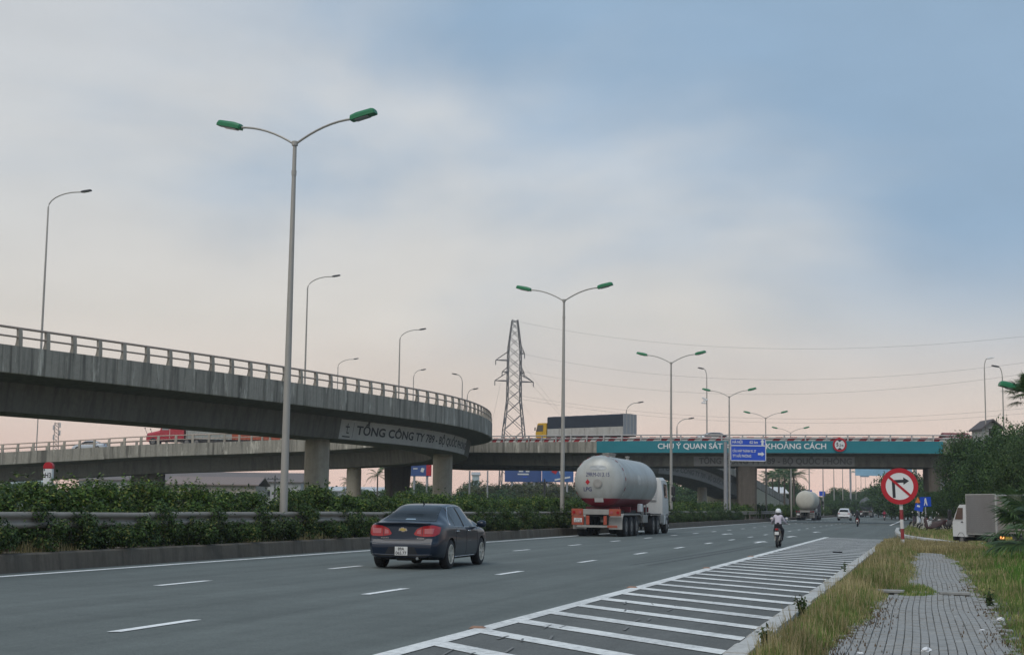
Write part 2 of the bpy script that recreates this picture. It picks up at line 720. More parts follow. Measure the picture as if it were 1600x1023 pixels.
def strip(l0, l1, a0, a1, z, step=40):
    P = []
    n = max(1, int((a1 - a0) / step))
    for i in range(n + 1):
        a = a0 + (a1 - a0) * i / n
        P.append([rd(l0, a, z), rd(l1, a, z)])
    return P


road = structure(MB().grid(strip(-17.6, -1.55, -30, 900, 0.0)).build('road', ASPH))
structure(MB().grid(strip(-38.0, -20.2, -30, 900, 0.0)).build('road', ASPH))
# the hatched shoulder lies 4 mm over the carriageway
E1 = la(G(1290, 839))[1]
E2 = la(G(1378, 848))[1]
sh = MB()
sh.add([rd(-5.0, -10, .004), rd(-1.72, -10, .004), rd(-1.72, E2, .004), rd(-5.0, E1, .004)], [(0, 1, 2, 3)])
shoulder = structure(sh.build('hatched_shoulder', ASPH2))

MZ = .008


def marking(name, pts, m=PAINT, parent=road, z=MZ):
    mb = MB()
    mb.add([(p[0], p[1], z) for p in pts], [tuple(range(len(pts)))])
    return mb.build(name, m, parent)


def line(name, l0, l1, a0, a1, m=PAINT, parent=road, z=MZ):
    return MB().grid(strip(l0, l1, a0, a1, z, 30)).build(name, m, parent)


line('edge_line', -16.84, -16.64, -5, 420)
line('edge_line', -5.14, -4.90, -5, E1 - .2, PAINT2, shoulder, .012)
for l, a0 in ((-8.70, 14.8 - 7.68), (-12.78, 15.45 - 7.68)):
    mbd = MB()
    for k in range(34):
        a = a0 + 7.68 * k
        # slightly skewed ends, as rolled on
        marking('lane_dash', [rd(l - .07, a), rd(l + .08, a + .05), rd(l + .08, a + 1.97), rd(l - .07, a + 1.9)])
# arrows beyond the scooter and the faint far edge line
for al_, l in ((83.0, -10.9), (64.0, -7.0), (96.0, -6.8), (78.5, -6.9)):
    marking('lane_arrow', [rd(l - .09, al_), rd(l + .09, al_), rd(l + .09, al_ + 2.1), rd(l + .35, al_ + 2.0), rd(l, al_ + 3.6),
                           rd(l - .35, al_ + 2.0), rd(l - .09, al_ + 2.1)])
line('edge_line', -3.4, -3.2, 150, 330)
# diagonal hatch stripes, 45 degrees towards the viewer on the kerb side
k = 0
a = 3.2
while a < E1 - .6:
    lat1 = -1.98
    end = a - (5.0 - 1.98)
    w = .47 + random.uniform(-.02, .02)
    marking('hatch_stripe', [rd(-4.898, a), rd(-4.898, a + w), rd(lat1, end + w + random.uniform(-.05, .05)),
                             rd(lat1, end + random.uniform(-.05, .05))], PAINT2, shoulder, .012)
    a += 1.64
# tyre marks on the asphalt between lane and hatch, and small raised road studs on the hatch line
TYRE = mat('tyre_mark', (.070, .077, .076), .9)
for dl in (0, .42):
    pts0, pts1 = [], []
    for i in range(9):
        t = i / 8
        a_ = 37 + 23 * t
        l = -7.2 + dl + .55 * t
        pts0.append(rd(l, a_, .004))
        pts1.append(rd(l + .15 * math.sin(PI * (.08 + .84 * t)), a_, .004))
    MB().grid([[p, q] for p, q in zip(pts0, pts1)]).build('tyre_mark', TYRE, road)
STUD = mat('road_stud_orange', (.26, .15, .10), .6, 0, .3, 20)
for al_ in (16.9, 26.5, 36.0, 45.5):
    MB().add([rd(-5.22, al_, MZ), rd(-5.02, al_, MZ), rd(-5.02, al_ + .12, MZ), rd(-5.22, al_ + .12, MZ),
              rd(-5.18, al_ + .03, .035), rd(-5.06, al_ + .03, .035), rd(-5.06, al_ + .09, .035), rd(-5.18, al_ + .09, .035)],
             [(4, 5, 6, 7), (0, 1, 5, 4), (1, 2, 6, 5), (2, 3, 7, 6), (3, 0, 4, 7)]).build('road_stud', STUD, shoulder)

# rubber scuffs dragged across the nearest stripes
SCUFF = mat('tyre_scuff', (.17, .17, .165), .9, 0, .3, 9)
for i in range(26):
    al_ = 10.5 + 1.64 * (i % 8) + random.uniform(-.1, .5)
    l = -4.1 + random.uniform(-.45, .75)
    ln = random.uniform(.25, .6)
    wd = random.uniform(.012, .035)
    sk = random.uniform(-.10, .02)
    marking('tyre_scuff', [rd(l, al_), rd(l + wd, al_), rd(l + wd + sk, al_ + ln), rd(l + sk, al_ + ln)], SCUFF, shoulder, .0155)

# ---- raised verge with the brick path
VZ = 0.07
vg = MB()
vpoly = [rd(-1.52, -12), rd(40, -12), rd(40, 55), rd(9, 58.5), rd(5, 60), rd(2.2, 61.5), rd(.6, 63.3), rd(-.6, 64.6), rd(-1.52, 66.0)]
vg.prism([(p.x, p.y) for p in vpoly], lambda u, v, k: (u, v, -.05 if k == 0 else VZ))
structure(vg.build('verge', SOIL))
# side road sheet, then the second verge beyond it
sheet('side_road', [rd(-1.6, 50), rd(45, 30), rd(45, 110), rd(-1.6, 130)], ASPH2, -.004)
fv = [G(1404, 830), G(1409, 836), G(1421, 839.5), G(1440, 842.5), G(1470, 846.5), G(1500, 850.5), G(1560, 853), G(1700, 850)]
fv = fv + [rd(60, 120), rd(60, 900), rd(-1.4, 900), rd(-1.4, 320), rd(-1.4, 200), rd(-1.4, 130)]
vg = MB()
vg.prism([(p.x, p.y) for p in fv], lambda u, v, k: (u, v, -.05 if k == 0 else VZ))
structure(vg.build('verge', GRASSG))

# kerb stones along the near verge, whitewashed, each its own stone
KERBW = worn_paint('kerb_whitewash', (.52, .51, .48), (.26, .25, .23), 1.0)
KERBG = concrete('kerb_stone_side', (.26, .255, .24), .5, .2, 2)
kerb = structure(MB().grid(strip(-1.60, -1.54, -5, 64, .02)).build('kerb', KERBG))


def stone(p0, p1, h=.13, w0=.0, w1=.27, gap=.012):
    d = (p1 - p0).normalized()
    n = Vector((d.y, -d.x, 0))
    a_, b_ = p0 + d * gap, p1 - d * gap
    pr = [(w0, 0), (w0 + .03, h - .015), (w0 + .06, h), (w1, h), (w1, -.02)]
    mb = MB()
    mb.add([a_ + n * o + Vector((0, 0, z)) for o, z in pr] + [b_ + n * o + Vector((0, 0, z)) for o, z in pr],
           [(0, 1, 6, 5), (1, 2, 7, 6), (2, 3, 8, 7), (3, 4, 9, 8), (4, 3, 2, 1, 0), (5, 6, 7, 8, 9)])
    return mb


a = 2.0
while a < 64:
    stone(rd(-1.88 + random.uniform(-.012, .012), a), rd(-1.88 + random.uniform(-.012, .012), a + 1.0), .125 + random.uniform(-.012, .012)).build('kerb_stone', KERBW, kerb)
    a += 1.0
kc = [G(1404, 826), G(1402.5, 830.5), G(1405, 834.5), G(1412, 837.5), G(1421, 839.5), G(1440, 842.5), G(1470, 846.5), G(1500, 850.5), G(1540, 852)]
kerb2 = structure(MB().add([kc[0], kc[1], kc[2]], [(0, 1, 2)]).build('kerb', KERBG))
for i in range(len(kc) - 1):
    n = max(1, int((kc[i + 1] - kc[i]).length / 1.1))
    for j in range(n):
        stone(kc[i].lerp(kc[i + 1], (j + 1) / n), kc[i].lerp(kc[i + 1], j / n), .12, -.2, .08).build('kerb_stone', KERBW, kerb2)

# brick path: 100 x 200 mm grey pavers in stretcher rows
PAVER = concrete('grey_paver', (.32, .318, .305), .3, .2, 2.4)
JOINT = mat('paver_joint_sand', (.125, .12, .105), .95, 0, .3, 8)


def path_l(al):      # left and right edge of the visible brickwork
    l = interp(al, [8, 15, 17, 20, 23, 25, 27, 30, 34, 42, 48, 52], [-.95, -.92, -.80, -.66, -.62, -.60, -.30, -.22, -.20, -.32, -.25, .05])
    r = interp(al, [8, 15, 17, 20, 23, 25, 27, 30, 34, 42, 48, 52], [.84, .80, .78, .80, .88, .84, .66, .70, .74, .70, .48, .2])
    return l, r


sw = []
for i in range(60):
    al = 4 + i * .85
    l, r = path_l(al)
    sw.append([rd(l - .25, al, VZ + .004), rd(r + .25, al, VZ + .004)])
walk = structure(MB().grid(sw).build('brick_path', JOINT))
PW, PL = .086, .172
pm = MB()
b_ = .004
x, y = PW / 2 - .0035, PL / 2 - .0035
pm.add([(-x, -y, 0), (x, -y, 0), (x, y, 0), (-x, y, 0), (-x, -y, .016), (x, -y, .016), (x, y, .016), (-x, y, .016),
        (-x + b_, -y + b_, .022), (x - b_, -y + b_, .022), (x - b_, y - b_, .022), (-x + b_, y - b_, .022)],
       [(0, 1, 5, 4), (1, 2, 6, 5), (2, 3, 7, 6), (3, 0, 4, 7), (4, 5, 9, 8), (5, 6, 10, 9), (6, 7, 11, 10), (7, 4, 8, 11), (8, 9, 10, 11)])
pme = pm.mesh('paver', PAVER)
rest = MB()
cnt = 0
al = 14.2
row = 0
while al < 52:
    l, r = path_l(al)
    c0 = math.floor((l + random.uniform(-.12, .05)) / PW)
    c1 = math.ceil((r + random.uniform(-.05, .12)) / PW)
    for c in range(c0, c1):
        la_ = c * PW + PW / 2 + .02 * math.sin(al * .5)
        aa = al + (PL / 2 if c % 2 else 0)
        if random.random() < (.22 if c < c0 + 2 or c > c1 - 3 else .004):
            continue
        dz = random.uniform(-.005, .004) - (.012 if 24.9 < aa < 25.3 else 0) + .012 * math.sin(aa * 1.3 + la_ * 3)
        p = rd(la_, aa, VZ + .006 + dz)
        if cnt < 300:
            o = link('paver', pme, walk, p, -TH + random.uniform(-.02, .02))
            o.rotation_euler.x = random.uniform(-.02, .02)
            o.rotation_euler.y = random.uniform(-.02, .02)
            cnt += 1
        else:
            Rm = Matrix.Rotation(-TH + random.uniform(-.02, .02), 3, 'Z') @ Matrix.Rotation(random.uniform(-.02, .02), 3, 'X')
            rest.add([Rm @ Vector(q) + p for q in pm.v], pm.f)
    al += PL
    row += 1
ro = rest.build('pavers', PAVER, walk)
ro['kind'] = 'stuff'
# the lifted slab edge across the path at al 25
for l0, l1, tilt in ((-.25, .02, .0), (.20, .68, .01), (-.85, -.35, .015)):
    mbx = MB()
    mbx.bev(rd((l0 + l1) / 2, 25.45, VZ + .045 + tilt), (l1 - l0, .22, .05), .01, M=Matrix.Rotation(-TH + random.uniform(-.12, .12), 3, 'Z'))
    mbx.build('edge_slab', PAVER, walk)

# ---- median: kerb wall, soil, guardrail
med = MB()
for a0 in range(-20, 900, 20):
    pr = [(-17.42, -.02), (-17.47, .34), (-17.52, .37), (-17.75, .37), (-17.75, .05)]
    med.grid([[rd(l, a0 + .01, z) for l, z in pr], [rd(l, a0 + 19.985, z) for l, z in pr]])
mw = med.build('median_kerb_wall', KERBC, None, loc=rd(-17.5, 20))
tag(mw, 'low dark concrete kerb wall holding the planted median beside the fast lane', 'wall')
structure(MB().grid(strip(-20.4, -17.7, -30, 900, .26)).build('median_soil', SOIL))
MB2 = MB()
for a0 in range(-20, 900, 20):
    MB2.grid([[rd(l, a0, z) for l, z in [(-20.55, -.02), (-20.5, .36), (-20.25, .36), (-20.25, .05)]],
              [rd(l, a0 + 19.98, z) for l, z in [(-20.55, -.02), (-20.5, .36), (-20.25, .36), (-20.25, .05)]]])
tag(MB2.build('median_kerb_wall', KERBC, None, loc=rd(-20.4, 20)), 'low concrete kerb wall on the far side of the planted median', 'wall')

gr = thing('guardrail', 'galvanised double-wave guardrail on posts running through the median shrubs', 'guardrail', rd(-17.95, 20, .26))
WPR = [(.0, 1.19), (.055, 1.165), (.075, 1.12), (.06, 1.075), (.0, 1.045), (-.01, 1.02), (.0, .985), (.06, .955), (.075, .91), (.055, .865), (.0, .84)]
GST = mat('guardrail_zinc', (.25, .225, .19), .6, .1, .15, 3, dirt=.6, dirtcol=(.16, .13, .10))
gpm = None
for i in range(46):
    a0 = 12 + i * 4.0
    sl_ = random.uniform(-.02, .02)
    g = MB().grid([[rd(-17.98 + o, a0 + t * 4.06, z + sl_ * t) for o, z in WPR] for t in (0, 1)])
    g.build('rail_beam', GST, gr, smooth=60, world=True)
    p = rd(-18.08, a0 + .05, 0)
    MB().bev(p + Vector((0, 0, .68)), (.11, .15, .98), .01, M=Matrix.Rotation(-TH, 3, 'Z')).build('rail_post', GST, gr, world=True)

# ------------------------------------------------------------------ bridges
class Path:
    def __init__(s, pts, step=.5):
        P = [Vector(p) for p in pts]
        out = []
        for i in range(len(P) - 1):
            p0, p1, p2, p3 = P[max(i - 1, 0)], P[i], P[i + 1], P[min(i + 2, len(P) - 1)]
            if i == 0:
                p0 = p1 * 2 - p2
            if i == len(P) - 2:
                p3 = p2 * 2 - p1
            n = max(2, int((p2 - p1).length / step))
            for j in range(n):
                t = j / n
                out.append(.5 * ((2 * p1) + (p2 - p0) * t + (2 * p0 - 5 * p1 + 4 * p2 - p3) * t * t + (3 * p1 - p0 - 3 * p2 + p3) * t ** 3))
        out.append(P[-1])
        for _ in range(3):
            out = [out[0]] + [(out[i - 1] + out[i] * 2 + out[i + 1]) / 4 for i in range(1, len(out) - 1)] + [out[-1]]
        s.p = np.array(out)
        d = np.hypot(np.diff(s.p[:, 0]), np.diff(s.p[:, 1]))
        s.s = np.concatenate([[0], np.cumsum(d)])
        s.L = float(s.s[-1])

    def pt(s, u):
        return Vector([float(np.interp(u, s.s, s.p[:, i])) for i in range(3)])

    def pos(s, u, o, dz):                     # o: to the left of travel
        a_, b_ = s.pt(max(0, u - .6)), s.pt(min(s.L, u + .6))
        t = (b_ - a_)
        t.z = 0
        t.normalize()
        p = s.pt(u)
        return Vector((p.x - t.y * o, p.y + t.x * o, p.z + dz))

    def find(s, px, o, dz, lo=0, hi=None):    # arc length where this edge shows at image column px
        us = np.linspace(lo, hi if hi else s.L, 600)
        return min(us, key=lambda u: abs(proj(s.pos(u, o, dz))[0] - px))


def sweep(mb, path, poly, u0, u1, step=2.0, mi=0):
    n = max(1, int(math.ceil((u1 - u0) / step)))
    P = [[path.pos(u0 + (u1 - u0) * i / n, o, z) for o, z in poly] for i in range(n + 1)]
    mb.grid(P, mi, closed=True)
    b = len(poly)
    mb.add(P[0], [tuple(range(b))])
    mb.add(P[-1], [tuple(range(b))[::-1]])
    return mb


def bridge(name, label, path, Wd, fh, oh, gd, rh, sp, mats, base, post_w=.16, curved=True, panels=2.15, sides=(0, 1), drop=.3, slab=.9):
    pm_, gm_, rm_, pom_ = mats
    root = thing(name, label, 'bridge', base)
    e = .06
    girder = [(e, -slab), (Wd - e, -slab), (Wd - e, -fh + .03), (Wd - oh, -fh - drop), (Wd - oh - .3, -fh - gd), (oh + .3, -fh - gd), (oh, -fh - drop), (e, -fh + .03)]
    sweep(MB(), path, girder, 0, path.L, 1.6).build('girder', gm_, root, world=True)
    n = int(path.L / 3)
    MB().grid([[path.pos(path.L * i / n, .36, -slab + .01), path.pos(path.L * i / n, Wd - .36, -slab + .01)] for i in range(n + 1)]).build('deck_surface', ASPH2, root, world=True)
    for sd_ in sides:
        f = (lambda o: o) if sd_ == 0 else (lambda o: Wd - o)
        u = 0.0
        while u < path.L - .3:
            u1 = min(path.L, u + panels)
            j = random.uniform(-.008, .008)
            poly = [(f(0 + j), 0), (f(.34), 0), (f(.34), -fh + .05), (f(.05), -fh), (f(0 + j), -fh + .05)]
            sweep(MB(), path, poly, u + .012, u1 - .012, 2.2).build('parapet_panel', pm_, root, world=True)
            u += panels
        if rh:
            for zz, r in ((rh, .08), (rh * .5, .062)):
                m_ = int(path.L / 1.2)
                oo = .17 if not curved else (.16 if zz == rh else .10)
                MB().tube([path.pos(path.L * i / m_, f(oo), zz) for i in range(m_ + 1)], r, 6).build('hand_rail', rm_, root, smooth=True, world=True)
            u = sp * .3
            while u < path.L:
                if curved:
                    prof = [(.02, 0), (.34, 0), (.25, .3 * rh), (.23, .6 * rh), (.27, .98 * rh), (.22, 1.06 * rh), (.10, 1.03 * rh), (.055, .7 * rh), (.03, .35 * rh)]
                else:
                    prof = [(.10, 0), (.26, 0), (.24, 1.03 * rh), (.12, 1.03 * rh)]
                mb = MB()
                hw = post_w / 2
                mb.prism(prof, lambda o, z, k: path.pos(u + (hw if k else -hw), f(o), z))
                mb.build('rail_post', pom_, root, world=True)
                u += sp
    return root


def round_pier(parent, x, y, top, r, mat_, cap=None):
    mb = MB()
    mb.lathe([(r * 1.0, -.2), (r, top * .5), (r * 1.0, top - .25), (r * .96, top - .22), (r * .96, top)], 28, (x, y, 0))
    return mb.build('pier', mat_, parent, smooth=30, world=True)


def wall_pier(parent, c, w, d, top, rz, mat_, flare=1.0):
    M = Matrix.Rotation(rz, 3, 'Z')
    mb = MB()
    ch = .25
    def ring(k, z):
        w2, d2 = w * k / 2, d / 2
        q = [(-w2 + ch, -d2), (w2 - ch, -d2), (w2, -d2 + ch), (w2, d2 - ch), (w2 - ch, d2), (-w2 + ch, d2), (-w2, d2 - ch), (-w2, -d2 + ch)]
        return [M @ Vector((a_, b_, 0)) + Vector((c[0], c[1], z)) for a_, b_ in q]
    rows = [ring(1, -.2), ring(1, top * .55), ring(flare, top)]
    mb.grid(rows, closed=True)
    mb.add(rows[-1], [tuple(range(8))])
    return mb.build('pier', mat_, parent, world=True)


# --- the horseshoe ramp: near arm from the left foreground, round the bend, far arm falling away to the left
RT = 10.36            # parapet top of the near arm
r_in = [(-38.5, 68.5), (-34.0, 76.5), (-29.6, 84.6), (-24.6, 93.6), (-19.4, 103.2), (-14.7, 113.0), (-10.4, 122.9), (-6.5, 132.6), (-4.05, 141.7), (-2.6, 151.5), (-2.05, 161.0)]
ctr, rr = (-40.0, 164.0), 38.0
pts = [(x, y, RT) for x, y in r_in]
for dg_ in range(8, 88, 10):
    t = math.radians(dg_)
    pts.append((ctr[0] + rr * math.cos(t), ctr[1] + rr * math.sin(t), RT - 1.15 * (dg_ / 88) ** 1.2))
pts += [(-45, 202.4, 8.85), (-55, 203.8, 8.25), (-70, 205.5, 7.35), (-90, 207.5, 6.2)]
RP = Path(pts)
RW = 9.4
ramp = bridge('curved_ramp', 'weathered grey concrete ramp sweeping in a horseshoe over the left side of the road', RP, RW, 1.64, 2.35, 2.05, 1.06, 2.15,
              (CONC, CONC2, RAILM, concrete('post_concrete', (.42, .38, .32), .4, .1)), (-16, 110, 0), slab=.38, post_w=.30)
soff = 10.36 - 1.64 - 2.05
s1 = RP.find(496, RW / 2, -3.7, 0, 90)
s2 = RP.find(692, RW / 2, -3.7, 0, 100)
for s_ in (s1, s2):
    p = RP.pos(s_, RW / 2, 0)
    round_pier(ramp, p.x, p.y, soff + .05, 1.02, CONC3)
s3 = RP.find(553, RW / 2, -3.7, RP.L * .55, RP.L)
p = RP.pos(s3, RW / 2, 0)
round_pier(ramp, p.x, p.y, p.z - 3.65, .95, CONC3)
s4 = RP.find(232, RW / 2, -3.7, RP.L * .6, RP.L)
p = RP.pos(s4, RW / 2, 0)
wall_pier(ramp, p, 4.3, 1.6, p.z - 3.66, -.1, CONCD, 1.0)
p = RP.pos(s1 * .25, RW / 2, 0)
round_pier(ramp, p.x, p.y, soff + .05, 1.02, CONC3)


def web_map(path, oh, fh, gd, drop, u_mid, tmid, proud):
    # (x, y) on a box-girder web: x along the path, y up from the middle of the web
    def f(x, y):
        hgt = gd - drop
        t = min(max(tmid - y / hgt, 0), 1)
        return path.pos(u_mid + x, oh + .3 * t - proud, -fh - drop - hgt * t)
    return f


def web_sign(root, path, oh, fh, gd, drop, u0, u1, body, th, mats, logo=True, tl=.06, bl=.97):
    hgt = gd - drop
    n = max(4, int((u1 - u0) / 1.2))
    mb = MB()
    P0 = [[path.pos(lerp(u0, u1, i / n), oh + .3 * t - .02, -fh - drop - hgt * t) for t in (tl, bl)] for i in range(n + 1)]
    mb.grid(P0)
    sp_ = mb.build('lettering_panel', mats[0], root, world=True)
    x0 = u0 + (2.6 if logo else .4)
    tv = text_fit(body, u1 - x0 - .5, th, .028)
    text_part('lettering', tv, web_map(path, oh, fh, gd, drop, (x0 + u1) / 2 - .05, .52, .032), mats[1], root, world=True)
    if logo:
        m = MB()
        f = web_map(path, oh, fh, gd, drop, u0 + 1.2, .52, .032)
        q = hgt * .30
        for bx in ([(-.06, -q * .6), (.06, -q * .6), (.06, q), (-.06, q)], [(-.35, q * .35), (.35, q * .35), (.35, q * .55), (-.35, q * .55)],
                   [(-.06, -q * .6), (.35, -q * .6), (.35, -q * .4), (-.06, -q * .4)], [(-.7, -q * 1.2), (.6, -q * 1.2), (.6, -q * 1.0), (-.7, -q * 1.0)],
                   [(1.0, -q * 1.25), (1.06, -q * 1.25), (1.06, q * 1.2), (1.0, q * 1.2)]):
            m.add([f(*b2) for b2 in bx], [(0, 1, 2, 3)])
        m.build('emblem', mats[1], root, world=True)


u0, u1 = RP.find(532, 2.4, -3, 0, 100), RP.find(731, 2.5, -3, 0, RP.L * .5)
u1 = min(u1, RP.find(727, 2.5, -3, 0, 95))
web_sign(ramp, RP, 2.35, 1.64, 2.05, .3, u0, u1, 'TỔNG CÔNG TY 789 - BỘ QUỐC PHÒNG', .72, (PANEL, LETTER))

# --- the overpass that crosses the road
MPX = [(545, 690, 197.5), (650, 690, 190.5), (760, 690.5, 181), (860, 690, 172.5), (960, 689.5, 167), (1080, 689.2, 164), (1200, 689.3, 162.5), (1360, 689.6, 161), (1500, 690.5, 160), (1640, 692, 160), (1800, 694, 162)]
MP = Path([at(*q) for q in MPX])
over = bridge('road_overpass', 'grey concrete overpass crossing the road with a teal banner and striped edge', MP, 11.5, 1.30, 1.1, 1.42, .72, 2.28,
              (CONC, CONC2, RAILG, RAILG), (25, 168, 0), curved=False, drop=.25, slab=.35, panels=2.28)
# striped board standing on the parapet behind the posts
STW = mat('stripe_white', (.66, .64, .62), .7, 0, .15, 3, dirt=.3, dirtcol=(.3, .27, .25))
STR = mat('stripe_red', (.36, .025, .035), .7, 0, .25, 3, dirt=.4, dirtcol=(.2, .1, .1))
ub0, ub1 = MP.find(735, 0, .2), MP.find(1500, 0, .2)
m = MB()
sweep(m, MP, [(.27, -.01), (.33, -.01), (.33, .50), (.27, .50)], ub0, ub1, 2.0)
board = m.build('striped_board', STW, over, world=True)
u = ub0 + .4
while u < ub1 - 1.5:
    MB().add([MP.pos(u, .262, .0), MP.pos(u + .78, .262, .0), MP.pos(u + 1.30, .262, .50), MP.pos(u + .52, .262, .50)], [(0, 1, 2, 3)]).build('red_stripe', STR, board, world=True)
    u += 1.56
# teal banner
ut0, ut1 = MP.find(932, 0, -.6), MP.find(1474, 0, -.6)
ban = MB()
n = int((ut1 - ut0) / 1.5)
ban.grid([[MP.pos(lerp(ut0, ut1, i / n), -.06 - .012 * math.sin(i * 1.7 + j), .06 - 1.32 * j / 4) for j in range(5)] for i in range(n + 1)])
banner = ban.build('teal_banner', TEAL, over, smooth='all', world=True)


def mtext(body, px0, px1, h, dz, mat_, o=-.095, wt=.02, parent=None):
    a_, b_ = MP.find(px0, 0, dz), MP.find(px1, 0, dz)
    tv = text_fit(body, b_ - a_, h, wt)
    return text_part('lettering', tv, lambda x, y: MP.pos((a_ + b_) / 2 + x, o, dz + y), mat_, parent, world=True)


mtext('CHÚ Ý QUAN SÁT', 1027, 1128, .60, -.56, SIGNW, parent=banner)
mtext('GIỮ', 1135, 1186, .60, -.56, SIGNW, parent=banner)
mtext('KHOẢNG CÁCH', 1198, 1290, .60, -.56, SIGNW, parent=banner)
web_sign(over, MP, 1.1, 1.30, 1.42, .25, MP.find(1085, 1.2, -2), MP.find(1336, 1.2, -2), 'TỔNG CÔNG TY 789 - BỘ QUỐC PHÒNG', .66, (PANELD, LETTERD), False)
pz = MP.pt(MP.find(1165, 3, -2)).z - 1.30 - 1.42
pp = MP.pos(MP.find(1166, 3.0, -3), 3.0, 0)
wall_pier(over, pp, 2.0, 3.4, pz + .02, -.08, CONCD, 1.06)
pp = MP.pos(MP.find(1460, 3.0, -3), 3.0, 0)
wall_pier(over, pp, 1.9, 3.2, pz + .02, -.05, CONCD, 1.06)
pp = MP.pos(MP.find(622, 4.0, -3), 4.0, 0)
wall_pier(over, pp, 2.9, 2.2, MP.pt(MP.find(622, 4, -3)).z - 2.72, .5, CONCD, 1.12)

# height limit disc hung on the banner
hl = thing('height_limit_sign', 'round 5.2 m height limit sign hung on the teal overpass banner', 'road sign', MP.pos(MP.find(1312, 0, -.6), -.16, -.7))
hc = at(1312, 694.5, MP.pos(MP.find(1312, 0, -.6), -.2, -.6).y)
hl.location = hc


def disc(name, r0, r1, y, m_, parent, n=40):
    mb = MB()
    if r0 <= 0:
        mb.lathe([(0.0001, y), (r1, y), (r1, y + .012)], n, axis='Y')
    else:
        mb.lathe([(r0, y), (r1, y), (r1, y + .02), (r0, y + .02)], n, axis='Y', cap=False)
    return mb.build(name, m_, parent)


disc('sign_plate', 0, .70, -.02, SIGNW, hl)
disc('red_ring', .56, .76, -.045, RED, hl)
for s_ in (1, -1):
    MB().prism([(-.32, s_ * .55), (.32, s_ * .55), (0, s_ * .30)], lambda u, v, k: (u, -.032 + .01 * k, v)).build('black_wedge', SIGNK, hl)
tv = text_fit('5', .22, .42, .03)
text_part('lettering', tv, lambda x, y: (x - .26, -.036, y), SIGNK, hl)
tv = text_fit('.2 m', .46, .27, .03)
text_part('lettering', tv, lambda x, y: (x + .16, -.036, y - .06), SIGNK, hl)

# --- the ramp behind the overpass, coming down to the road on the far side
FPX_ = [(690, 693.5, 194), (800, 693, 189), (900, 694, 187.5), (1000, 698, 192), (1060, 703, 199), (1100, 711, 207), (1130, 722, 217), (1155, 735, 228), (1181, 748.5, 242), (1206, 763, 262), (1230, 777.5, 288), (1244, 786, 308)]
FP = Path([at(*q) for q in FPX_])
framp = bridge('descending_ramp', 'concrete slip ramp dropping to the ground behind the overpass pier', FP, 8.6, 1.25, 1.6, 2.0, 0, 2.2,
               (CONC, CONC2, RAILG, RAILG), (40, 230, 0), panels=2.4)
web_sign(framp, FP, 1.6, 1.25, 2.0, .3, FP.find(1030, 1.7, -2.5), FP.find(1142, 1.7, -2.5), 'TỔNG CÔNG TY 789 - BỘ QUỐC PHÒNG', .66, (PANELD, LETTERD), False)
for px, r in ((1097, .72), (1136, .55)):
    s_ = FP.find(px, 4.3, -3)
    p = FP.pos(s_, 4.3, 0)
    round_pier(framp, p.x, p.y, p.z - 3.2, r, CONC3)
wl0, wl1 = FP.find(1180, 0, -2), FP.L
CREAM = concrete('retaining_wall', (.46, .44, .34), .3, .15)
m = MB()
P = []
for i in range(9):
    u = lerp(wl0, wl1, i / 8)
    P.append([FP.pos(u, .1, -1.3), FP.pos(u, .1, -FP.pt(u).z - .1), FP.pos(u, 8.5, -FP.pt(u).z - .1), FP.pos(u, 8.5, -1.3)])
m.grid(P, closed=True)
m.add(P[0], [(0, 1, 2, 3)])
m.build('retaining_wall', CREAM, framp, world=True)

# ------------------------------------------------------------------ street lamps
ORD = ['nearest', 'second', 'third', 'fourth', 'fifth', 'sixth', 'seventh', 'eighth', 'ninth', 'tenth', 'eleventh', 'twelfth', 'thirteenth', 'fourteenth']


def lamp_head(parent, p, yaw, pitch, mat_, L_=.80, w=.33, h=.20):
    # tapered housing: a lofted shell with a flat lens underneath; local x outward
    M = Matrix.Translation(p) @ Matrix.Rotation(yaw, 4, 'Z') @ Matrix.Rotation(-pitch, 4, 'Y')
    st = [(0, .72, .62), (.04, .95, .85), (.30, 1, 1), (.88, 1, .92), (.96, .92, .80), (1.0, .74, .60)]
    mb = MB()
    rows = []
    for t, kw, kh in st:
        a_, b_ = w / 2 * kw, h * kh
        prof = [(-a_, 0), (-a_, b_ * .55), (-a_ * .72, b_ * .93), (0, b_ * 1.0), (a_ * .72, b_ * .93), (a_, b_ * .55), (a_, 0)]
        rows.append([M @ Vector((t * L_, y, z - h * .35)) for y, z in prof])
    mb.grid(rows, closed=True)
    mb.add(rows[0], [tuple(range(7))])
    mb.add(rows[-1], [tuple(range(7))[::-1]])
    head = mb.build('lamp_head', mat_, parent, smooth=18)
    lm = MB()
    lm.prism([(.18, -.38), (.72, -.38), (.72, .38), (.18, .38)], lambda u, v, k: M @ Vector((u * L_, v * w, -h * .35 - .001 - .03 * k)))
    lm.build('lens', GLASSL, head)
    return head


def arm_pts(side, reach, rise, n=9):
    # leaves the pole steeply, flattens outwards
    return [Vector((side * reach * t, 0, rise * (1 - (1 - t) ** 1.9) * 1.0)) for t in [i / (n - 1) for i in range(n)]]


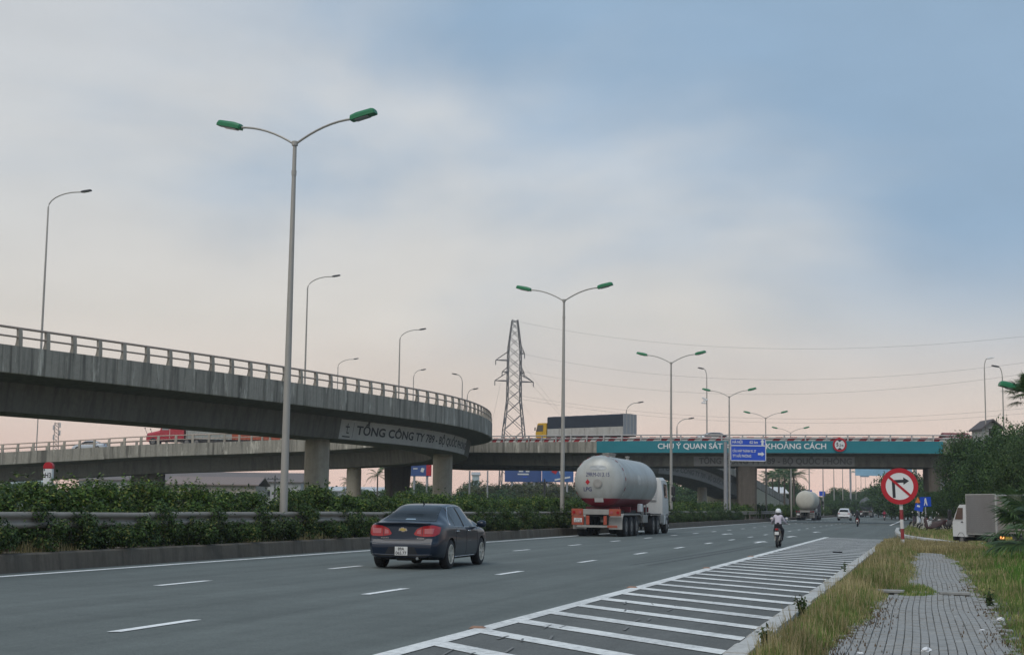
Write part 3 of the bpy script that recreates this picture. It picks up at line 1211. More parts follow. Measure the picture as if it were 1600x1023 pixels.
def double_lamp(label, base, H, yaw, head_mat=GREENL, reach=1.92, rise=.66, parts=True, hl=.82):
    o = thing('street_lamp', label, 'street lamp', base, yaw, 'double-arm lamps along the median')
    MB().tube([(0, 0, 0), (0, 0, H * .5), (0, 0, H)], [.125, .095, .058], 10).build('pole', POLE, o, smooth=True)
    if parts:
        MB().lathe([(.075, H - .95), (.078, H - .80)], 10).build('collar', POLE, o, smooth=30)
        MB().lathe([(.095, H - .03), (.095, H + .10)], 10).build('collar', POLE, o, smooth=30)
        MB().bev((0, 0, .02), (.42, .42, .05), .01).build('base_plate', POLE, o)
    for s_ in (-1, 1):
        p = [q + Vector((0, 0, H)) for q in arm_pts(s_, reach, rise)]
        MB().tube(p, .035, 6).build('arm', POLE, o, smooth=True)
        lamp_head(o, p[-1] - Vector((s_ * .08, 0, 0)), 0 if s_ > 0 else PI, math.radians(13), head_mat, hl)
    return o


LY = -TH - .05
for k_ in range(14):
    al = 40.6 + 34.35 * k_ - (.42 if k_ == 0 else 0)
    lab = 'tall double-arm street lamp with green heads, %s along the median' % ORD[k_]
    double_lamp(lab, rd(-18.15, al, .25), 11.95, LY, GREENL, parts=k_ < 5)


def single_lamp(name, label, foot, top_px, Y, side, mat_=DARKL, reach=1.6, extra=None, group='single-arm lamps on the ramps', r=.085):
    top = at(top_px[0], top_px[1], Y)
    x = top.x - side * reach
    z0 = foot
    o = thing(name, label, 'street lamp', (x, Y, z0), 0, group)
    H = top.z - z0
    pts = [(0, 0, 0), (0, 0, H * .5), (0, 0, H - 1.1)]
    for i in range(1, 8):
        t = i / 7
        pts.append((side * reach * (1 - math.cos(t * PI / 2)) * (.9 if t < 1 else 1.0), 0, H - 1.1 + 1.1 * math.sin(t * PI / 2 * .96)))
    MB().tube(pts, [r, r * .85, r * .65] + [r * .5] * 7, 8).build('pole', POLE, o, smooth=True)
    lamp_head(o, Vector(pts[-1]) - Vector((side * .05, 0, 0)), 0 if side > 0 else PI, math.radians(10), mat_, .72, .28, .13)
    return o


def ramp_lamp(label, px_base, top, lo, hi, side, o_=RW - .2, reach=None, path=RP):
    u = path.find(px_base, o_, 0, lo, hi)
    p = path.pos(u, o_, 0)
    tp = at(top[0], top[1], p.y)
    rc = abs(tp.x - p.x)
    o = single_lamp('ramp_lamp', label, p.z - .0, top, p.y, side, reach=max(.5, rc))
    return o


ramp_lamp('slim lamp with short arm on the near ramp at the far left', 62, (128, 300), 0, 60, 1, RW - .25)
ramp_lamp('slim lamp on the near ramp just right of the nearest median lamp', 475, (520, 432), 0, 100, 1, RW - .25)
ramp_lamp('slim lamp on the ramp bend left of the pylon, tallest there', 622, (656, 515), 60, 110, 1, RW - .25)
single_lamp('ramp_lamp', 'small far lamp whose bent arm tops the near ramp rail', 8.0, (553, 561), 205, 1, reach=2.2)
single_lamp('ramp_lamp', 'small lamp peeking over the ramp rail right of the taller bend lamp', 8.6, (658, 578), 198, 1, reach=1.0)
single_lamp('ramp_lamp', 'small lamp on the ramp bend with its arm turned to the left', 9.4, (714, 585), 186, -1, reach=.7)
single_lamp('ramp_lamp', 'lowest small lamp over the ramp rail next to the pylon', 9.2, (739, 608), 182, 1, reach=.7)
single_lamp('ramp_lamp', 'small lamp with slanting arm rising behind the tarpaulin truck', 8.6, (997, 629), 176, 1, reach=1.4)
single_lamp('ramp_lamp', 'small bent lamp on the overpass left of the camera mast', 8.7, (1076, 654), 176, 1, reach=1.4)
cm = single_lamp('ramp_lamp', 'straight lamp mast with camera boxes standing on the overpass', 8.6, (1099, 576), 174, -1, reach=.4)
ch = cm
for dx, dz, yw in ((-.1, -3.55, .4), (.05, -3.75, -.3), (-.15, -4.05, .1)):
    Hh = at(1099, 576, 174).z - 8.6
    MB().bev((dx - .22, -.1, Hh + dz), (.55, .22, .2), .03, M=Matrix.Rotation(yw, 3, 'Y')).build('camera_box', WHITE, cm)
single_lamp('ramp_lamp', 'far mast behind the right trees with a small white head', 0, (1543, 560), 150, 1, reach=.35, mat_=WHITE)
single_lamp('ramp_lamp', 'dark-headed mast behind the right trees near the house roof', 0, (1560, 573), 140, -1, reach=.35)
# a pole seen through the gap under the near ramp, left edge
single_lamp('ramp_lamp', 'thin pole rising from the far ramp arm at the left edge', 7.2, (72, 560), 204, 1, reach=.7)

# lamp on the right verge: only its green head and arm reach into the frame
hp = at(1562, 600, 47)
vl = thing('street_lamp', 'green lamp head on a long arm reaching in from the right edge', 'street lamp', (hp.x + 3.1, 47, VZ))
jz = hp.z - 1.05
MB().tube([(0, 0, 0), (0, 0, jz * .5), (0, 0, jz - .1)], [.11, .09, .06], 10).build('pole', POLE, vl, smooth=True)
ap = [Vector((0, 0, jz - .12)) + Vector((-2.35 * t, 0, .92 * (1 - (1 - t) ** 1.5))) for t in [i / 8 for i in range(9)]]
MB().tube(ap, .035, 6).build('arm', POLE, vl, smooth=True)
lamp_head(vl, ap[-1] + Vector((.06, 0, 0)), PI, math.radians(14), GREENL, .84, .33, .20)

# ------------------------------------------------------------------ signs
# no right turn
sp_ = G(1411, 856, VZ)
sg = thing('no_right_turn_sign', 'round red-rimmed no right turn sign on a red and white striped post', 'road sign', sp_)
PRED = mat('post_red', (.28, .03, .035), .55, 0, .15, 6, dirt=.3, dirtcol=(.2, .15, .12))
PWH = mat('post_white', (.62, .61, .59), .55, 0, .08, 6, dirt=.25, dirtcol=(.35, .3, .25))
post_top = at(1406, 745, sp_.y) - sp_
zt = post_top.z
nseg = 9
segs = [0, .27, .68, 1.02, 1.36, 1.70, 2.04, zt]
segs = [0, .33, .72, 1.06, 1.42, 1.78, zt]
for i in range(len(segs) - 1):
    t0, t1 = segs[i] / zt, segs[i + 1] / zt
    MB().tube([post_top * t0, post_top * t1], .068, 12).build('post_band', PWH if i % 2 == 0 else PRED, sg, smooth=30)
cc = at(1405.5, 759.3, sp_.y - .1) - sp_
rad = 28.0 / FPX * sp_.y
Ry = Matrix.Rotation(math.radians(-14), 4, 'Z') @ Matrix.Rotation(math.radians(-2.5), 4, 'Y')
SM = Matrix.Translation(cc) @ Ry


def flat(name, poly, y, m_, parent, M=SM, th=.006):
    mb = MB()
    mb.prism(poly, lambda u, v, k: M @ Vector((u, y + th * k, v)))
    return mb.build(name, m_, parent)


def ringpoly(name, r0, r1, y, m_, parent, M=SM, n=48, th=.006):
    mb = MB()
    vs_, fs = [], []
    for i in range(n):
        g = 2 * PI * i / n
        for r, yy in ((r0, y), (r1, y), (r1, y + th), (r0, y + th)):
            vs_.append(M @ Vector((r * math.cos(g), yy, r * math.sin(g))))
    for i in range(n):
        j = (i + 1) % n
        for q in range(4):
            w = (q + 1) % 4
            fs.append((i * 4 + q, i * 4 + w, j * 4 + w, j * 4 + q))
    mb.add(vs_, fs)
    return mb.build(name, m_, parent)


circ = lambda r, n=48: [(r * math.cos(2 * PI * i / n), r * math.sin(2 * PI * i / n)) for i in range(n)]
BACK = mat('sign_back', (.35, .35, .36), .6, .3)
plate = flat('sign_plate', circ(rad * .985), 0, SIGNW, sg, th=.01)
ringpoly('red_rim', rad * .745, rad, -.007, RED, sg)
k = rad
arrow = [(-.40, -.62), (-.24, -.62), (-.24, .20), (.22, .20), (.22, .08), (.53, .28), (.22, .49), (.22, .36), (-.40, .36)]
flat('black_arrow', [(a * k, b * k) for a, b in arrow], -.007, SIGNK, sg)
c45 = math.radians(-44)
bar = [(-.80, -.065), (.80, -.065), (.80, .065), (-.80, .065)]
flat('red_slash', [((a * math.cos(c45) - b * math.sin(c45)) * k, (a * math.sin(c45) + b * math.cos(c45)) * k) for a, b in bar], -.014, RED, sg)

# blue direction sign on a bracket pole in the median
by = 140.0
bp = at(1134, 780, by)
bs = thing('direction_sign', 'blue direction board with white lettering hung on a median pole', 'road sign', (bp.x, by, .25))
ptop = at(1134.5, 690, by).z - .25
SIGNPOLE = mat('sign_pole', (.30, .30, .31), .6, .3, .15, 3)
MB().tube([(0, 0, 0), (0, 0, ptop)], [.20, .17], 12).build('pole', SIGNPOLE, bs, smooth=30)
q0, q1 = at(1141, 684.5, by - .2), at(1197, 720.5, by - .2)
o3 = Vector(bs.location)
bw, bh = q1.x - q0.x, q0.z - q1.z
bc = (q0 + q1) / 2 - o3
bpan = MB()
bpan.bev(bc, (bw, .06, bh), .01)
bpan.build('sign_board', BLUE, bs)
fy = bc.y - .04
WB = SIGNW
for x, z, w, h in ((0, bh * .5 - .04, bw, .07), (0, -bh * .5 + .04, bw, .07), (-bw * .5 + .04, 0, .07, bh), (bw * .5 - .04, 0, .07, bh), (0, bh * .5 - bh * .315, bw, .09)):
    MB().box((bc.x + x, fy, bc.z + z), (w, .02, h)).build('white_border', WB, bs)


def btext(body, x0, x1, zc, h):
    tv = text_fit(body, (x1 - x0) * bw, h, .02)
    return text_part('lettering', tv, lambda x, y: (bc.x + (x0 + x1 - 1) / 2 * bw + x, fy - .012, bc.z + (.5 - zc) * bh + y), WB, bs)


btext('HÀ NỘI', .06, .34, .165, .26)
btext('62 km', .54, .77, .165, .26)
btext('CẦU HỢP THÀNH KL 27', .06, .72, .56, .23)
btext('TT HẢI PHÒNG', .06, .58, .78, .25)


def barrow(cx, cz, rot):
    a = [(-.10, -.30), (.10, -.30), (.10, .05), (.22, .05), (0, .32), (-.22, .05), (-.10, .05)]
    c_, s_ = math.cos(rot), math.sin(rot)
    mb = MB()
    mb.prism([((u * c_ - v * s_), (u * s_ + v * c_)) for u, v in a],
             lambda u, v, k: (bc.x + (cx - .5) * bw + u, fy - .005 - .008 * k, bc.z + (.5 - cz) * bh + v))
    mb.build('white_arrow', WB, bs)


barrow(.90, .17, 0)
barrow(.86, .68, -PI / 2)
for zz in (.33, -.45, .9):
    z = bc.z + zz * bh * .5
    MB().tube([(0, 0, z), (bc.x - bw * .3, .06, z)], .05, 6).build('bracket', SIGNPOLE, bs)
MB().tube([(0, 0, bc.z - 3.2), (.12, .05, bc.z - 1.9), (.6, .05, bc.z - bh * .55)], .05, 6).build('bracket', SIGNPOLE, bs)

# small roadside signs past the side road
def small_sign(name, label, px, py_top, py_bot, w_px, Y, shape, m_, tilt=0.0, extra=None):
    top, bot = at(px, py_top, Y), at(px, py_bot, Y)
    o = thing(name, label, 'road sign', (top.x, Y, VZ))
    zc = (top.z + bot.z) / 2 - VZ
    h = top.z - bot.z
    w = w_px / FPX * Y
    MB().tube([(0, .05, 0), (0, .05, zc + h * .4)], .04, 8).build('post', STEEL, o)
    M = Matrix.Translation((0, 0, zc)) @ Matrix.Rotation(tilt, 4, 'Y')
    if shape == 'box':
        flat('sign_plate', [(-w / 2, -h / 2), (w / 2, -h / 2), (w / 2, h / 2), (-w / 2, h / 2)], 0, m_, o, M, .02)
    else:
        flat('sign_plate', [(-w / 2, -h / 2), (w / 2, -h / 2), (0, h / 2)], 0, m_, o, M, .02)
    if extra:
        for nm, poly, mm in extra:
            flat(nm, [(a * w, b * h) for a, b in poly], -.008, mm, o, M)
    return o


ped = [('pedestrian_symbol', [(-.05, .40), (.05, .40), (.07, .28), (.10, .05), (.16, -.38), (.08, -.38), (0, -.08), (-.10, -.38), (-.17, -.38), (-.08, .02), (-.10, .2), (-.05, .3)], SIGNW)]
small_sign('pedestrian_sign', 'square blue sign with a white walking figure beside the parked motorbikes', 1446, 776, 791, 17, 104, 'box', BLUE, -.05, ped)
small_sign('blue_sign', 'smaller tilted blue sign behind the pedestrian sign', 1436, 787, 798, 13, 112, 'box', BLUE, .25,
           [('white_patch', [(-.3, .05), (.05, .05), (.05, .3), (-.3, .3)], SIGNW)])
small_sign('warning_sign', 'orange triangular warning sign peeking out left of the pedestrian sign', 1434, 776, 785, 9, 116, 'tri', mat('orange_sign', (.6, .2, .03), .5))
small_sign('blue_sign', 'distant blue road sign seen above the far tanker', 1284.5, 767, 774.5, 9, 300, 'box', BLUE)
small_sign('blue_sign', 'distant narrow blue board left of the far tanker', 1265, 765, 776, 7, 280, 'box', BLUE)

# far gantry
gy = 330
g0, g1 = at(1336, 727, gy), at(1425, 736, gy)
gt = thing('sign_gantry', 'far blue gantry board over the road seen under the overpass', 'gantry', (g0.x - 1, gy, 0))
o3 = Vector(gt.location)
MB().bev(((g0 + g1) / 2 - o3), (g1.x - g0.x, .2, g0.z - g1.z + 2.2), .02, M=None).build('sign_board', mat('far_board', (.25, .45, .60), .6, 0, .3, .6), gt)
MB().tube([(0, .3, 0), (0, .3, g0.z + 1)], .22, 8).build('post', STEEL, gt)
MB().tube([(g1.x - o3.x + 1, .3, 0), (g1.x - o3.x + 1, .3, g0.z + 1)], .22, 8).build('post', STEEL, gt)
for py in (737.5,):
    a_, b_ = at(1330, py, gy) - o3, at(1428, py, gy) - o3
    MB().tube([a_, b_], .10, 6).build('truss_bar', STEEL, gt)
s0, s1 = at(1344, 739, gy) - o3, at(1358, 745, gy) - o3
MB().bev((s0 + s1) / 2, (s1.x - s0.x, .15, s0.z - s1.z), .02).build('small_board', mat('far_board2', (.22, .30, .38), .6, 0, .3, 2), gt)
for x in (s0.x + .2, s1.x - .2):
    MB().tube([(x, 0, s0.z - .1), (x, 0, s0.z + 1.2)], .05, 6).build('hanger', STEEL, gt)

# kilometre post in the median
kp = at(76, 738, 34.2)
km = thing('kilometre_post', 'white kilometre post with a red rounded cap reading H3 in the hedge', 'marker post', (kp.x, kp.y, .26))
zt = at(76, 721.5, 34.2).z - .26
w = .205
MB().bev((0, 0, (zt - .15) / 2), (w, .14, zt - .15), .015).build('post', SIGNW, km)
MB().prism([(-w / 2 - .004, 0), (w / 2 + .004, 0)] + [((w / 2 + .004) * math.cos(t * PI / 12), .05 + .10 * math.sin(t * PI / 12)) for t in range(0, 13)],
           lambda u, v, k: (u, (-.073 if k else .073), zt - .15 + v)).build('red_cap', RED, km)
text_part('lettering', text_fit('H3', .14, .115, .02), lambda x, y: (x + .01, -.074, zt - .31 + y), SIGNK, km)
text_part('lettering', text_fit('1', .02, .05, .02), lambda x, y: (x - .075, -.074, zt - .185 + y), SIGNK, km)

# ------------------------------------------------------------------ pylons and wires
LAT = mat('lattice_steel', (.19, .185, .19), .6, .4)


def lattice(label, cx, Y, z0, prof, nseg, name='lattice_pylon', r=.10, arms=(), cat='pylon', rz=.35):
    o = thing(name, label, cat, (cx, Y, z0), rz)
    zs = [p[0] for p in prof]
    ws = [p[1] for p in prof]
    H = zs[-1]
    lev = [0.0]
    while lev[-1] < H - .01:
        w = interp(lev[-1], zs, ws)
        lev.append(min(H, lev[-1] + max(w * .82, .9)))
    mb = MB()
    for sx, sy in ((1, 1), (1, -1), (-1, -1), (-1, 1)):
        mb.tube([(sx * interp(z, zs, ws) / 2, sy * interp(z, zs, ws) / 2, z) for z in lev], r, 4, cap=False)
    mb.build('leg_frame', LAT, o)
    mb = MB()
    cs = ((1, 1), (1, -1), (-1, -1), (-1, 1))
    for a_, b_ in zip(lev[:-1], lev[1:]):
        w0, w1 = interp(a_, zs, ws) / 2, interp(b_, zs, ws) / 2
        for i in range(4):
            c0, c1 = cs[i], cs[(i + 1) % 4]
            mb.tube([(c0[0] * w0, c0[1] * w0, a_), (c1[0] * w1, c1[1] * w1, b_)], r * .6, 3, cap=False)
            mb.tube([(c1[0] * w0, c1[1] * w0, a_), (c0[0] * w1, c0[1] * w1, b_)], r * .6, 3, cap=False)
    mb.build('lattice_bracing', LAT, o)
    for z, l, s_, dz in arms:
        w = interp(z, zs, ws) / 2
        mb = MB()
        tip = Vector((s_ * (w + l), 0, z))
        for yy in (-w, w):
            mb.tube([(s_ * w, yy, z), tip], r * .7, 4, cap=False)
            mb.tube([(s_ * w, yy, z + dz), tip], r * .7, 4, cap=False)
        mb.tube([tip, tip - Vector((0, 0, 1.1))], r * .8, 4)
        mb.build('cross_arm', LAT, o)
    return o


PY = 330
pb = at(802, 700, PY)
H = at(805, 500, PY).z
zz = lambda y: at(804, y, PY).z
pyl = lattice('tall grey lattice power pylon rising behind the overpass', pb.x, PY, 0,
              [(0, 6.0), (zz(690), 5.0), (zz(625), 3.0), (zz(545), 2.8), (H, 1.25)], 20, r=.13,
              arms=((zz(563), 2.8, -1, 2.0), (zz(552), .9, 1, 1.5), (zz(595), 2.9, -1, 2.0), (zz(596), 2.9, 1, 1.8), (zz(581), 1.3, -1, 1.2), (zz(582), .8, 1, 1.2)), rz=.12)
tb = at(87, 700, 420)
tw = lattice('thin telecom lattice mast far behind the left ramp', tb.x, 420, 0, [(0, 2.0), (at(87, 660, 420).z, 1.1)], 12, 'telecom_mast', .07, cat='mast')
for z_, dx in ((at(87, 664, 420).z, .9), (at(87, 668, 420).z, -.9), (at(87, 676, 420).z, .9), (at(87, 683, 420).z, -.8)):
    MB().bev((dx, -.3, z_), (.35, .3, 1.4), .03).build('antenna_panel', mat('antenna', (.5, .5, .5), .6), tw)

WIRE = mat('wire', (.10, .10, .11), .6)


def wire(label, a_, b_, sag, r=.016, n=24):
    a_, b_ = Vector(a_), Vector(b_)
    pts = [a_.lerp(b_, i / n) - Vector((0, 0, sag * 4 * (i / n) * (1 - i / n))) for i in range(n + 1)]
    mb = MB()
    mb.tube([p - a_ for p in pts], r, 4, cap=False)
    o = mb.build('power_line', WIRE, None)
    o.location = a_
    tag(o, label, 'cable', 'power lines strung from the pylon')
    return o


def wpx(px, py, Y):
    return at(px, py, Y)


end_pylon = copy_tree(pyl, (at(1652, 700, 254).x, 254, 0), 1.2, 'second lattice pylon carrying the power lines beyond the right edge', (.8, .8, .78))
for i, (p0, p1, Y1, sg_) in enumerate((((812, 503), (1640, 521), 250, 4.2), ((818, 553), (1640, 561), 250, 4.6), ((820, 581), (1640, 578), 250, 4.6),
                                       ((812, 618), (1640, 634), 260, 3.6), ((812, 623), (1640, 642), 262, 3.6))):
    wire('power line running from the pylon to the right, %s from the top' % ['first', 'second', 'third', 'fourth', 'fifth'][i], wpx(*p0, PY), wpx(*p1, Y1), sg_)
for i, (p0, p1) in enumerate((((828, 597), (1010, 735)), ((818, 570), (985, 730)), ((812, 623), (930, 735)), ((782, 598), (745, 720)))):
    wire('steep power line dropping from the pylon, %s one' % ['first', 'second', 'third', 'fourth'][i], wpx(*p0, PY), wpx(*p1, 380), 3.0)

# ------------------------------------------------------------------ vehicles
CHROME = mat('chrome', (.62, .63, .65), .18, 1.0, .03)
ALLOY = mat('alloy', (.56, .54, .48), .4, .15, .1, 8)
GLASSD = mat('tinted_glass', (.012, .014, .016), .09, 0, .1, 2, spec=.3)
GLASSB = mat('cab_glass', (.05, .045, .04), .1, 0, .1, 2, spec=.7)
TAILR = mat('tail_lamp_red', (.34, .008, .014), .2, 0, .1, 10, coat=.6)
TAILC = mat('tail_lamp_clear', (.40, .10, .11), .2, 0, .1, 10, coat=.6)
PLASTIC = mat('black_plastic', (.022, .022, .024), .55)
PLATEW = mat('plate_white', (.62, .62, .60), .5)
UNDER = mat('underbody', (.02, .02, .02), .9)
STEELW = mat('wheel_steel', (.22, .21, .20), .6, .4, .2, 6, dirt=.5, dirtcol=(.16, .13, .10))


def wheel(parent, x, y, side, r=.33, w=.21, spokes=5, rim_m=ALLOY, hub=.66, dual=False):
    pr = [(r * hub, -w / 2), (r * .9, -w / 2), (r * .975, -w * .42), (r, -w * .25), (r, w * .25), (r * .975, w * .42), (r * .9, w / 2), (r * hub, w / 2), (r * hub, -w / 2)]
    mb = MB()
    mb.lathe(pr[:-1], 32, (x, y, r), 'X', cap=False)
    t = mb.build('wheel', BLACK, parent, smooth=35)
    s_ = side
    rm = MB()
    xo = x + s_ * w / 2
    if spokes:
        rm.lathe([(r * hub * 1.02, -s_ * .10), (r * hub * 1.02, s_ * .004), (r * hub * .93, s_ * .006), (r * hub * .90, -s_ * .03), (r * hub * .86, -s_ * .09)], 32, (xo, y, r), 'X', cap=False)
        for i in range(spokes):
            for dg_ in (-.17, .17):
                g = 2 * PI * i / spokes + .3
                d0 = Vector((0, math.cos(g), math.sin(g)))
                d1 = Vector((0, math.cos(g + dg_ * 1.1), math.sin(g + dg_ * 1.1)))
                c = Vector((xo, y, r))
                a_, b_ = c + d0 * r * .10, c + d1 * r * hub * .93
                tn = Vector((s_, 0, 0)).cross((b_ - a_).normalized()) * r * .045
                fr = Vector((s_ * -.006, 0, 0))
                bk = Vector((s_ * -.05, 0, 0))
                rm.add([a_ - tn + fr, a_ + tn + fr, b_ + tn + fr, b_ - tn + fr, a_ - tn + bk, a_ + tn + bk, b_ + tn + bk, b_ - tn + bk],
                       [(0, 1, 2, 3), (0, 4, 5, 1), (1, 5, 6, 2), (2, 6, 7, 3), (3, 7, 4, 0)])
        rm.lathe([(0.001, s_ * .002), (r * .15, 0), (r * .16, -s_ * .05)], 16, (xo, y, r), 'X')
    else:
        rm.lathe([(r * hub, -s_ * .01), (r * hub * .92, -s_ * .02), (r * hub * .80, -s_ * .10), (r * hub * .45, -s_ * .10), (r * hub * .40, -s_ * .02), (r * hub * .2, s_ * .02), (0.001, s_ * .02)], 24, (xo, y, r), 'X')
        for i in range(8):
            g = 2 * PI * i / 8
            rm.lathe([(.001, -s_ * .075), (.022, -s_ * .075), (.022, -s_ * .10)], 6, (xo, y + math.cos(g) * r * hub * .62, r + math.sin(g) * r * hub * .62), 'X')
    rm.build('rim', rim_m, t, smooth=35)
    # dark drum behind the spokes
    MB().lathe([(.001, 0), (r * hub * .9, 0), (r * hub * .9, -s_ * .04)], 20, (xo - s_ * .10, y, r), 'X').build('drum', UNDER, t)
    return t


def catmull(P, n):
    out = []
    for i in range(len(P) - 1):
        p0, p1, p2, p3 = P[max(i - 1, 0)], P[i], P[i + 1], P[min(i + 2, len(P) - 1)]
        for j in range(n):
            t = j / n
            out.append(tuple(.5 * (2 * b + (c - a) * t + (2 * a - 5 * b + 4 * c - d) * t * t + (3 * b - a - 3 * c + d) * t ** 3) for a, b, c, d in zip(p0, p1, p2, p3)))
    out.append(P[-1])
    return out


def loft_body(sp):
    y0, y1 = sp['y']
    N = sp.get('n', 54)
    rows = []
    for i in range(N + 1):
        t = i / N
        t = .5 - .5 * math.cos(PI * t) if False else t
        y = lerp(y0, y1, t)
        zt = smooth_i(y, *sp['top'])
        zs = smooth_i(y, *sp['belt'])
        w = smooth_i(y, *sp['w'])
        zb = smooth_i(y, *sp['bot'])
        cab = min(1, max(0, (zt - zs - .10) / .30))
        cab = cab * cab * (3 - 2 * cab)
        wr = lerp(w * .80, sp['wr'], cab)
        zr = zt - lerp(.025, .055, cab)
        H = [(0, zb), (w * .72, zb), (w * .93, zb + .05), (w * .985, lerp(zb, zs, .30)), (w, lerp(zb, zs, .58)), (w * .985, lerp(zb, zs, .84)), (w * .955, zs),
             (lerp(w * .90, lerp(w * .955, wr, .5) + .015, cab), lerp(zs + (zr - zs) * .6, zs + (zr - zs) * .5, cab)), (wr, zr), (wr * .80, zt - .012), (wr * .4, zt - .002), (0, zt)]
        H = catmull(H, 3)
        row = []
        for x, z in H:
            yy = y
            fr = min(1, max(0, (y - y0) / sp.get('rblend', .5)))
            ff = min(1, max(0, (y1 - y) / sp.get('fblend', .5)))
            yy += (1 - fr) ** 1.5 * smooth_i(z, *sp['rear']) - (1 - ff) ** 1.5 * smooth_i(z, *sp['front'])
            row.append((x, yy, z))
        rows.append(row + [(-x, y_, z) for x, y_, z in row[-2:0:-1]])
    k = (len(rows[0]) + 2) // 2
    mb = MB()
    mb.grid(rows, closed=True)
    n = len(rows[0])
    for r, fl in ((0, 1), (len(rows) - 1, 0)):
        b = r * n
        for i in range(k - 1):
            R0, R1 = b + i, b + i + 1
            L0 = b + (n - i) % n
            L1 = b + (n - i - 1)
            f = [R0, R1, L1, L0]
            f2 = []
            for q in f:
                if q not in f2:
                    f2.append(q)
            if len(f2) > 2:
                mb.f.append(tuple(f2 if fl else f2[::-1]))
                mb.m.append(0)
    return mb


def boolean_cut(me, cutters):
    a_ = bpy.data.objects.new('a', me)
    COL.objects.link(a_)
    tmp = []
    for c in cutters:
        cme = c.mesh('c', UNDER)
        o = bpy.data.objects.new('c', cme)
        COL.objects.link(o)
        tmp.append(o)
        md = a_.modifiers.new('b', 'BOOLEAN')
        md.operation, md.object, md.solver = 'DIFFERENCE', o, 'EXACT'
    bpy.context.view_layer.update()
    dg = bpy.context.evaluated_depsgraph_get()
    r = bpy.data.meshes.new_from_object(a_.evaluated_get(dg))
    for o in tmp + [a_]:
        bpy.data.objects.remove(o)
    return r


def patch(name, bvh, bottom, top, rows, dirn, m_, parent, off=.006, start=3.0, n=16, mirror=False, thick=0.0):
    """grid between two polylines, dropped onto the body along dirn"""
    d = Vector(dirn).normalized()
    b2, t2 = resample(bottom, n), resample(top, n)
    G_ = []
    for j in range(rows + 1):
        r = []
        for i in range(n + 1):
            p = Vector(b2[i]).lerp(Vector(t2[i]), j / rows)
            h = bvh.ray_cast(p - d * start, d)
            q = (h[0] + h[1] * (off if h[1].dot(d) < 0 else -off)) if h[0] is not None else p
            r.append(q)
        G_.append(r)
    objs = []
    for s_ in ((1, -1) if mirror else (1,)):
        mb = MB()
        mb.grid([[(q.x * s_, q.y, q.z) for q in r] for r in G_])
        objs.append(mb.build(name, m_, parent, smooth='all'))
    return objs


def resample(P, n):
    P = [Vector(p) for p in P]
    s = [0.0]
    for a_, b_ in zip(P, P[1:]):
        s.append(s[-1] + (b_ - a_).length)
    out = []
    for i in range(n + 1):
        u = s[-1] * i / n
        k_ = max(q for q in range(len(s) - 1) if s[q] <= u + 1e-9)
        t = (u - s[k_]) / max(1e-9, s[k_ + 1] - s[k_])
        out.append(P[k_].lerp(P[k_ + 1], min(1, t)))
    return out


def strip_on(name, bvh, pts, dirn, m_, parent, r=.008, off=.004, n=24, mirror=False, nn=5):
    d = Vector(dirn).normalized()
    P = []
    for p in resample(pts, n):
        h = bvh.ray_cast(p - d * 3, d)
        P.append(h[0] + h[1] * (off if h[1].dot(d) < 0 else -off) if h[0] is not None else p)
    for s_ in ((1, -1) if mirror else (1,)):
        MB().tube([(q.x * s_, q.y, q.z) for q in P], r, nn).build(name, m_, parent, smooth='all')


SEDAN = dict(y=(-2.27, 2.33), n=58, wr=.555,
             top=([-2.27, -2.14, -1.95, -1.72, -1.2, -.72, -.25, .15, .5, 1.0, 1.42, 1.7, 2.05, 2.25, 2.33],
                  [1.025, 1.055, 1.062, 1.075, 1.305, 1.44, 1.477, 1.475, 1.445, 1.20, .995, .94, .86, .76, .66]),
             belt=([-2.27, -1.8, -1.0, 0, 1.0, 1.6, 2.1, 2.33], [.93, .965, .955, .93, .90, .86, .76, .60]),
             w=([-2.27, -2.16, -1.95, -1.6, -1.0, 1.0, 1.6, 1.95, 2.18, 2.33], [.70, .79, .855, .89, .897, .897, .888, .85, .77, .62]),
             bot=([-2.27, -1.9, -1.7, 1.7, 2.0, 2.33], [.27, .24, .20, .20, .22, .26]),
             rear=([.2, .32, .55, .60, .66, .80, .95, 1.02, 1.1], [.05, .015, .0, .03, .075, .10, .11, .075, .07]),
             front=([.2, .5, .7, 1.0], [.04, 0, .05, .1]), rblend=.45, fblend=.4)


def make_car(label, spec, loc, heading, paint, wheels, full=True, glass=GLASSD, name='car', plate=None, cat='car', cnames=None, spokes=5, rw=.33, tail=TAILR, winspec=None):
    root = thing(name, label, cat, loc, -heading)
    mb = loft_body(spec)
    me0 = mb.mesh('body', [paint, UNDER], smooth=38)
    bvh = BVHTree.FromPolygons([Vector(v) for v in mb.v], mb.f)
    cuts = []
    for y in wheels:
        c = MB()
        c.lathe([(rw * 1.13, -1.5), (rw * 1.13, 1.5)], 40, (0, y, rw * 1.02), 'X')
        cuts.append(c)
    me = boolean_cut(me0, cuts)
    for p in me.polygons:
        p.use_smooth = True
    try:
        me.set_sharp_from_angle(angle=math.radians(38))
    except Exception:
        pass
    link('body', me, root)
    W_ = spec['w'][1][4]
    # inner arch liners keep the cut closed
    core = MB()
    core.box((0, (spec['y'][0] + spec['y'][1]) / 2, .42), (W_ * 1.25, spec['y'][1] - spec['y'][0] - .5, .40))
    core.build('underbody', UNDER, root)
    for y in wheels:
        for s_ in (1, -1):
            wheel(root, s_ * (W_ - .115), y, s_, rw, .21, spokes)
    return root, bvh


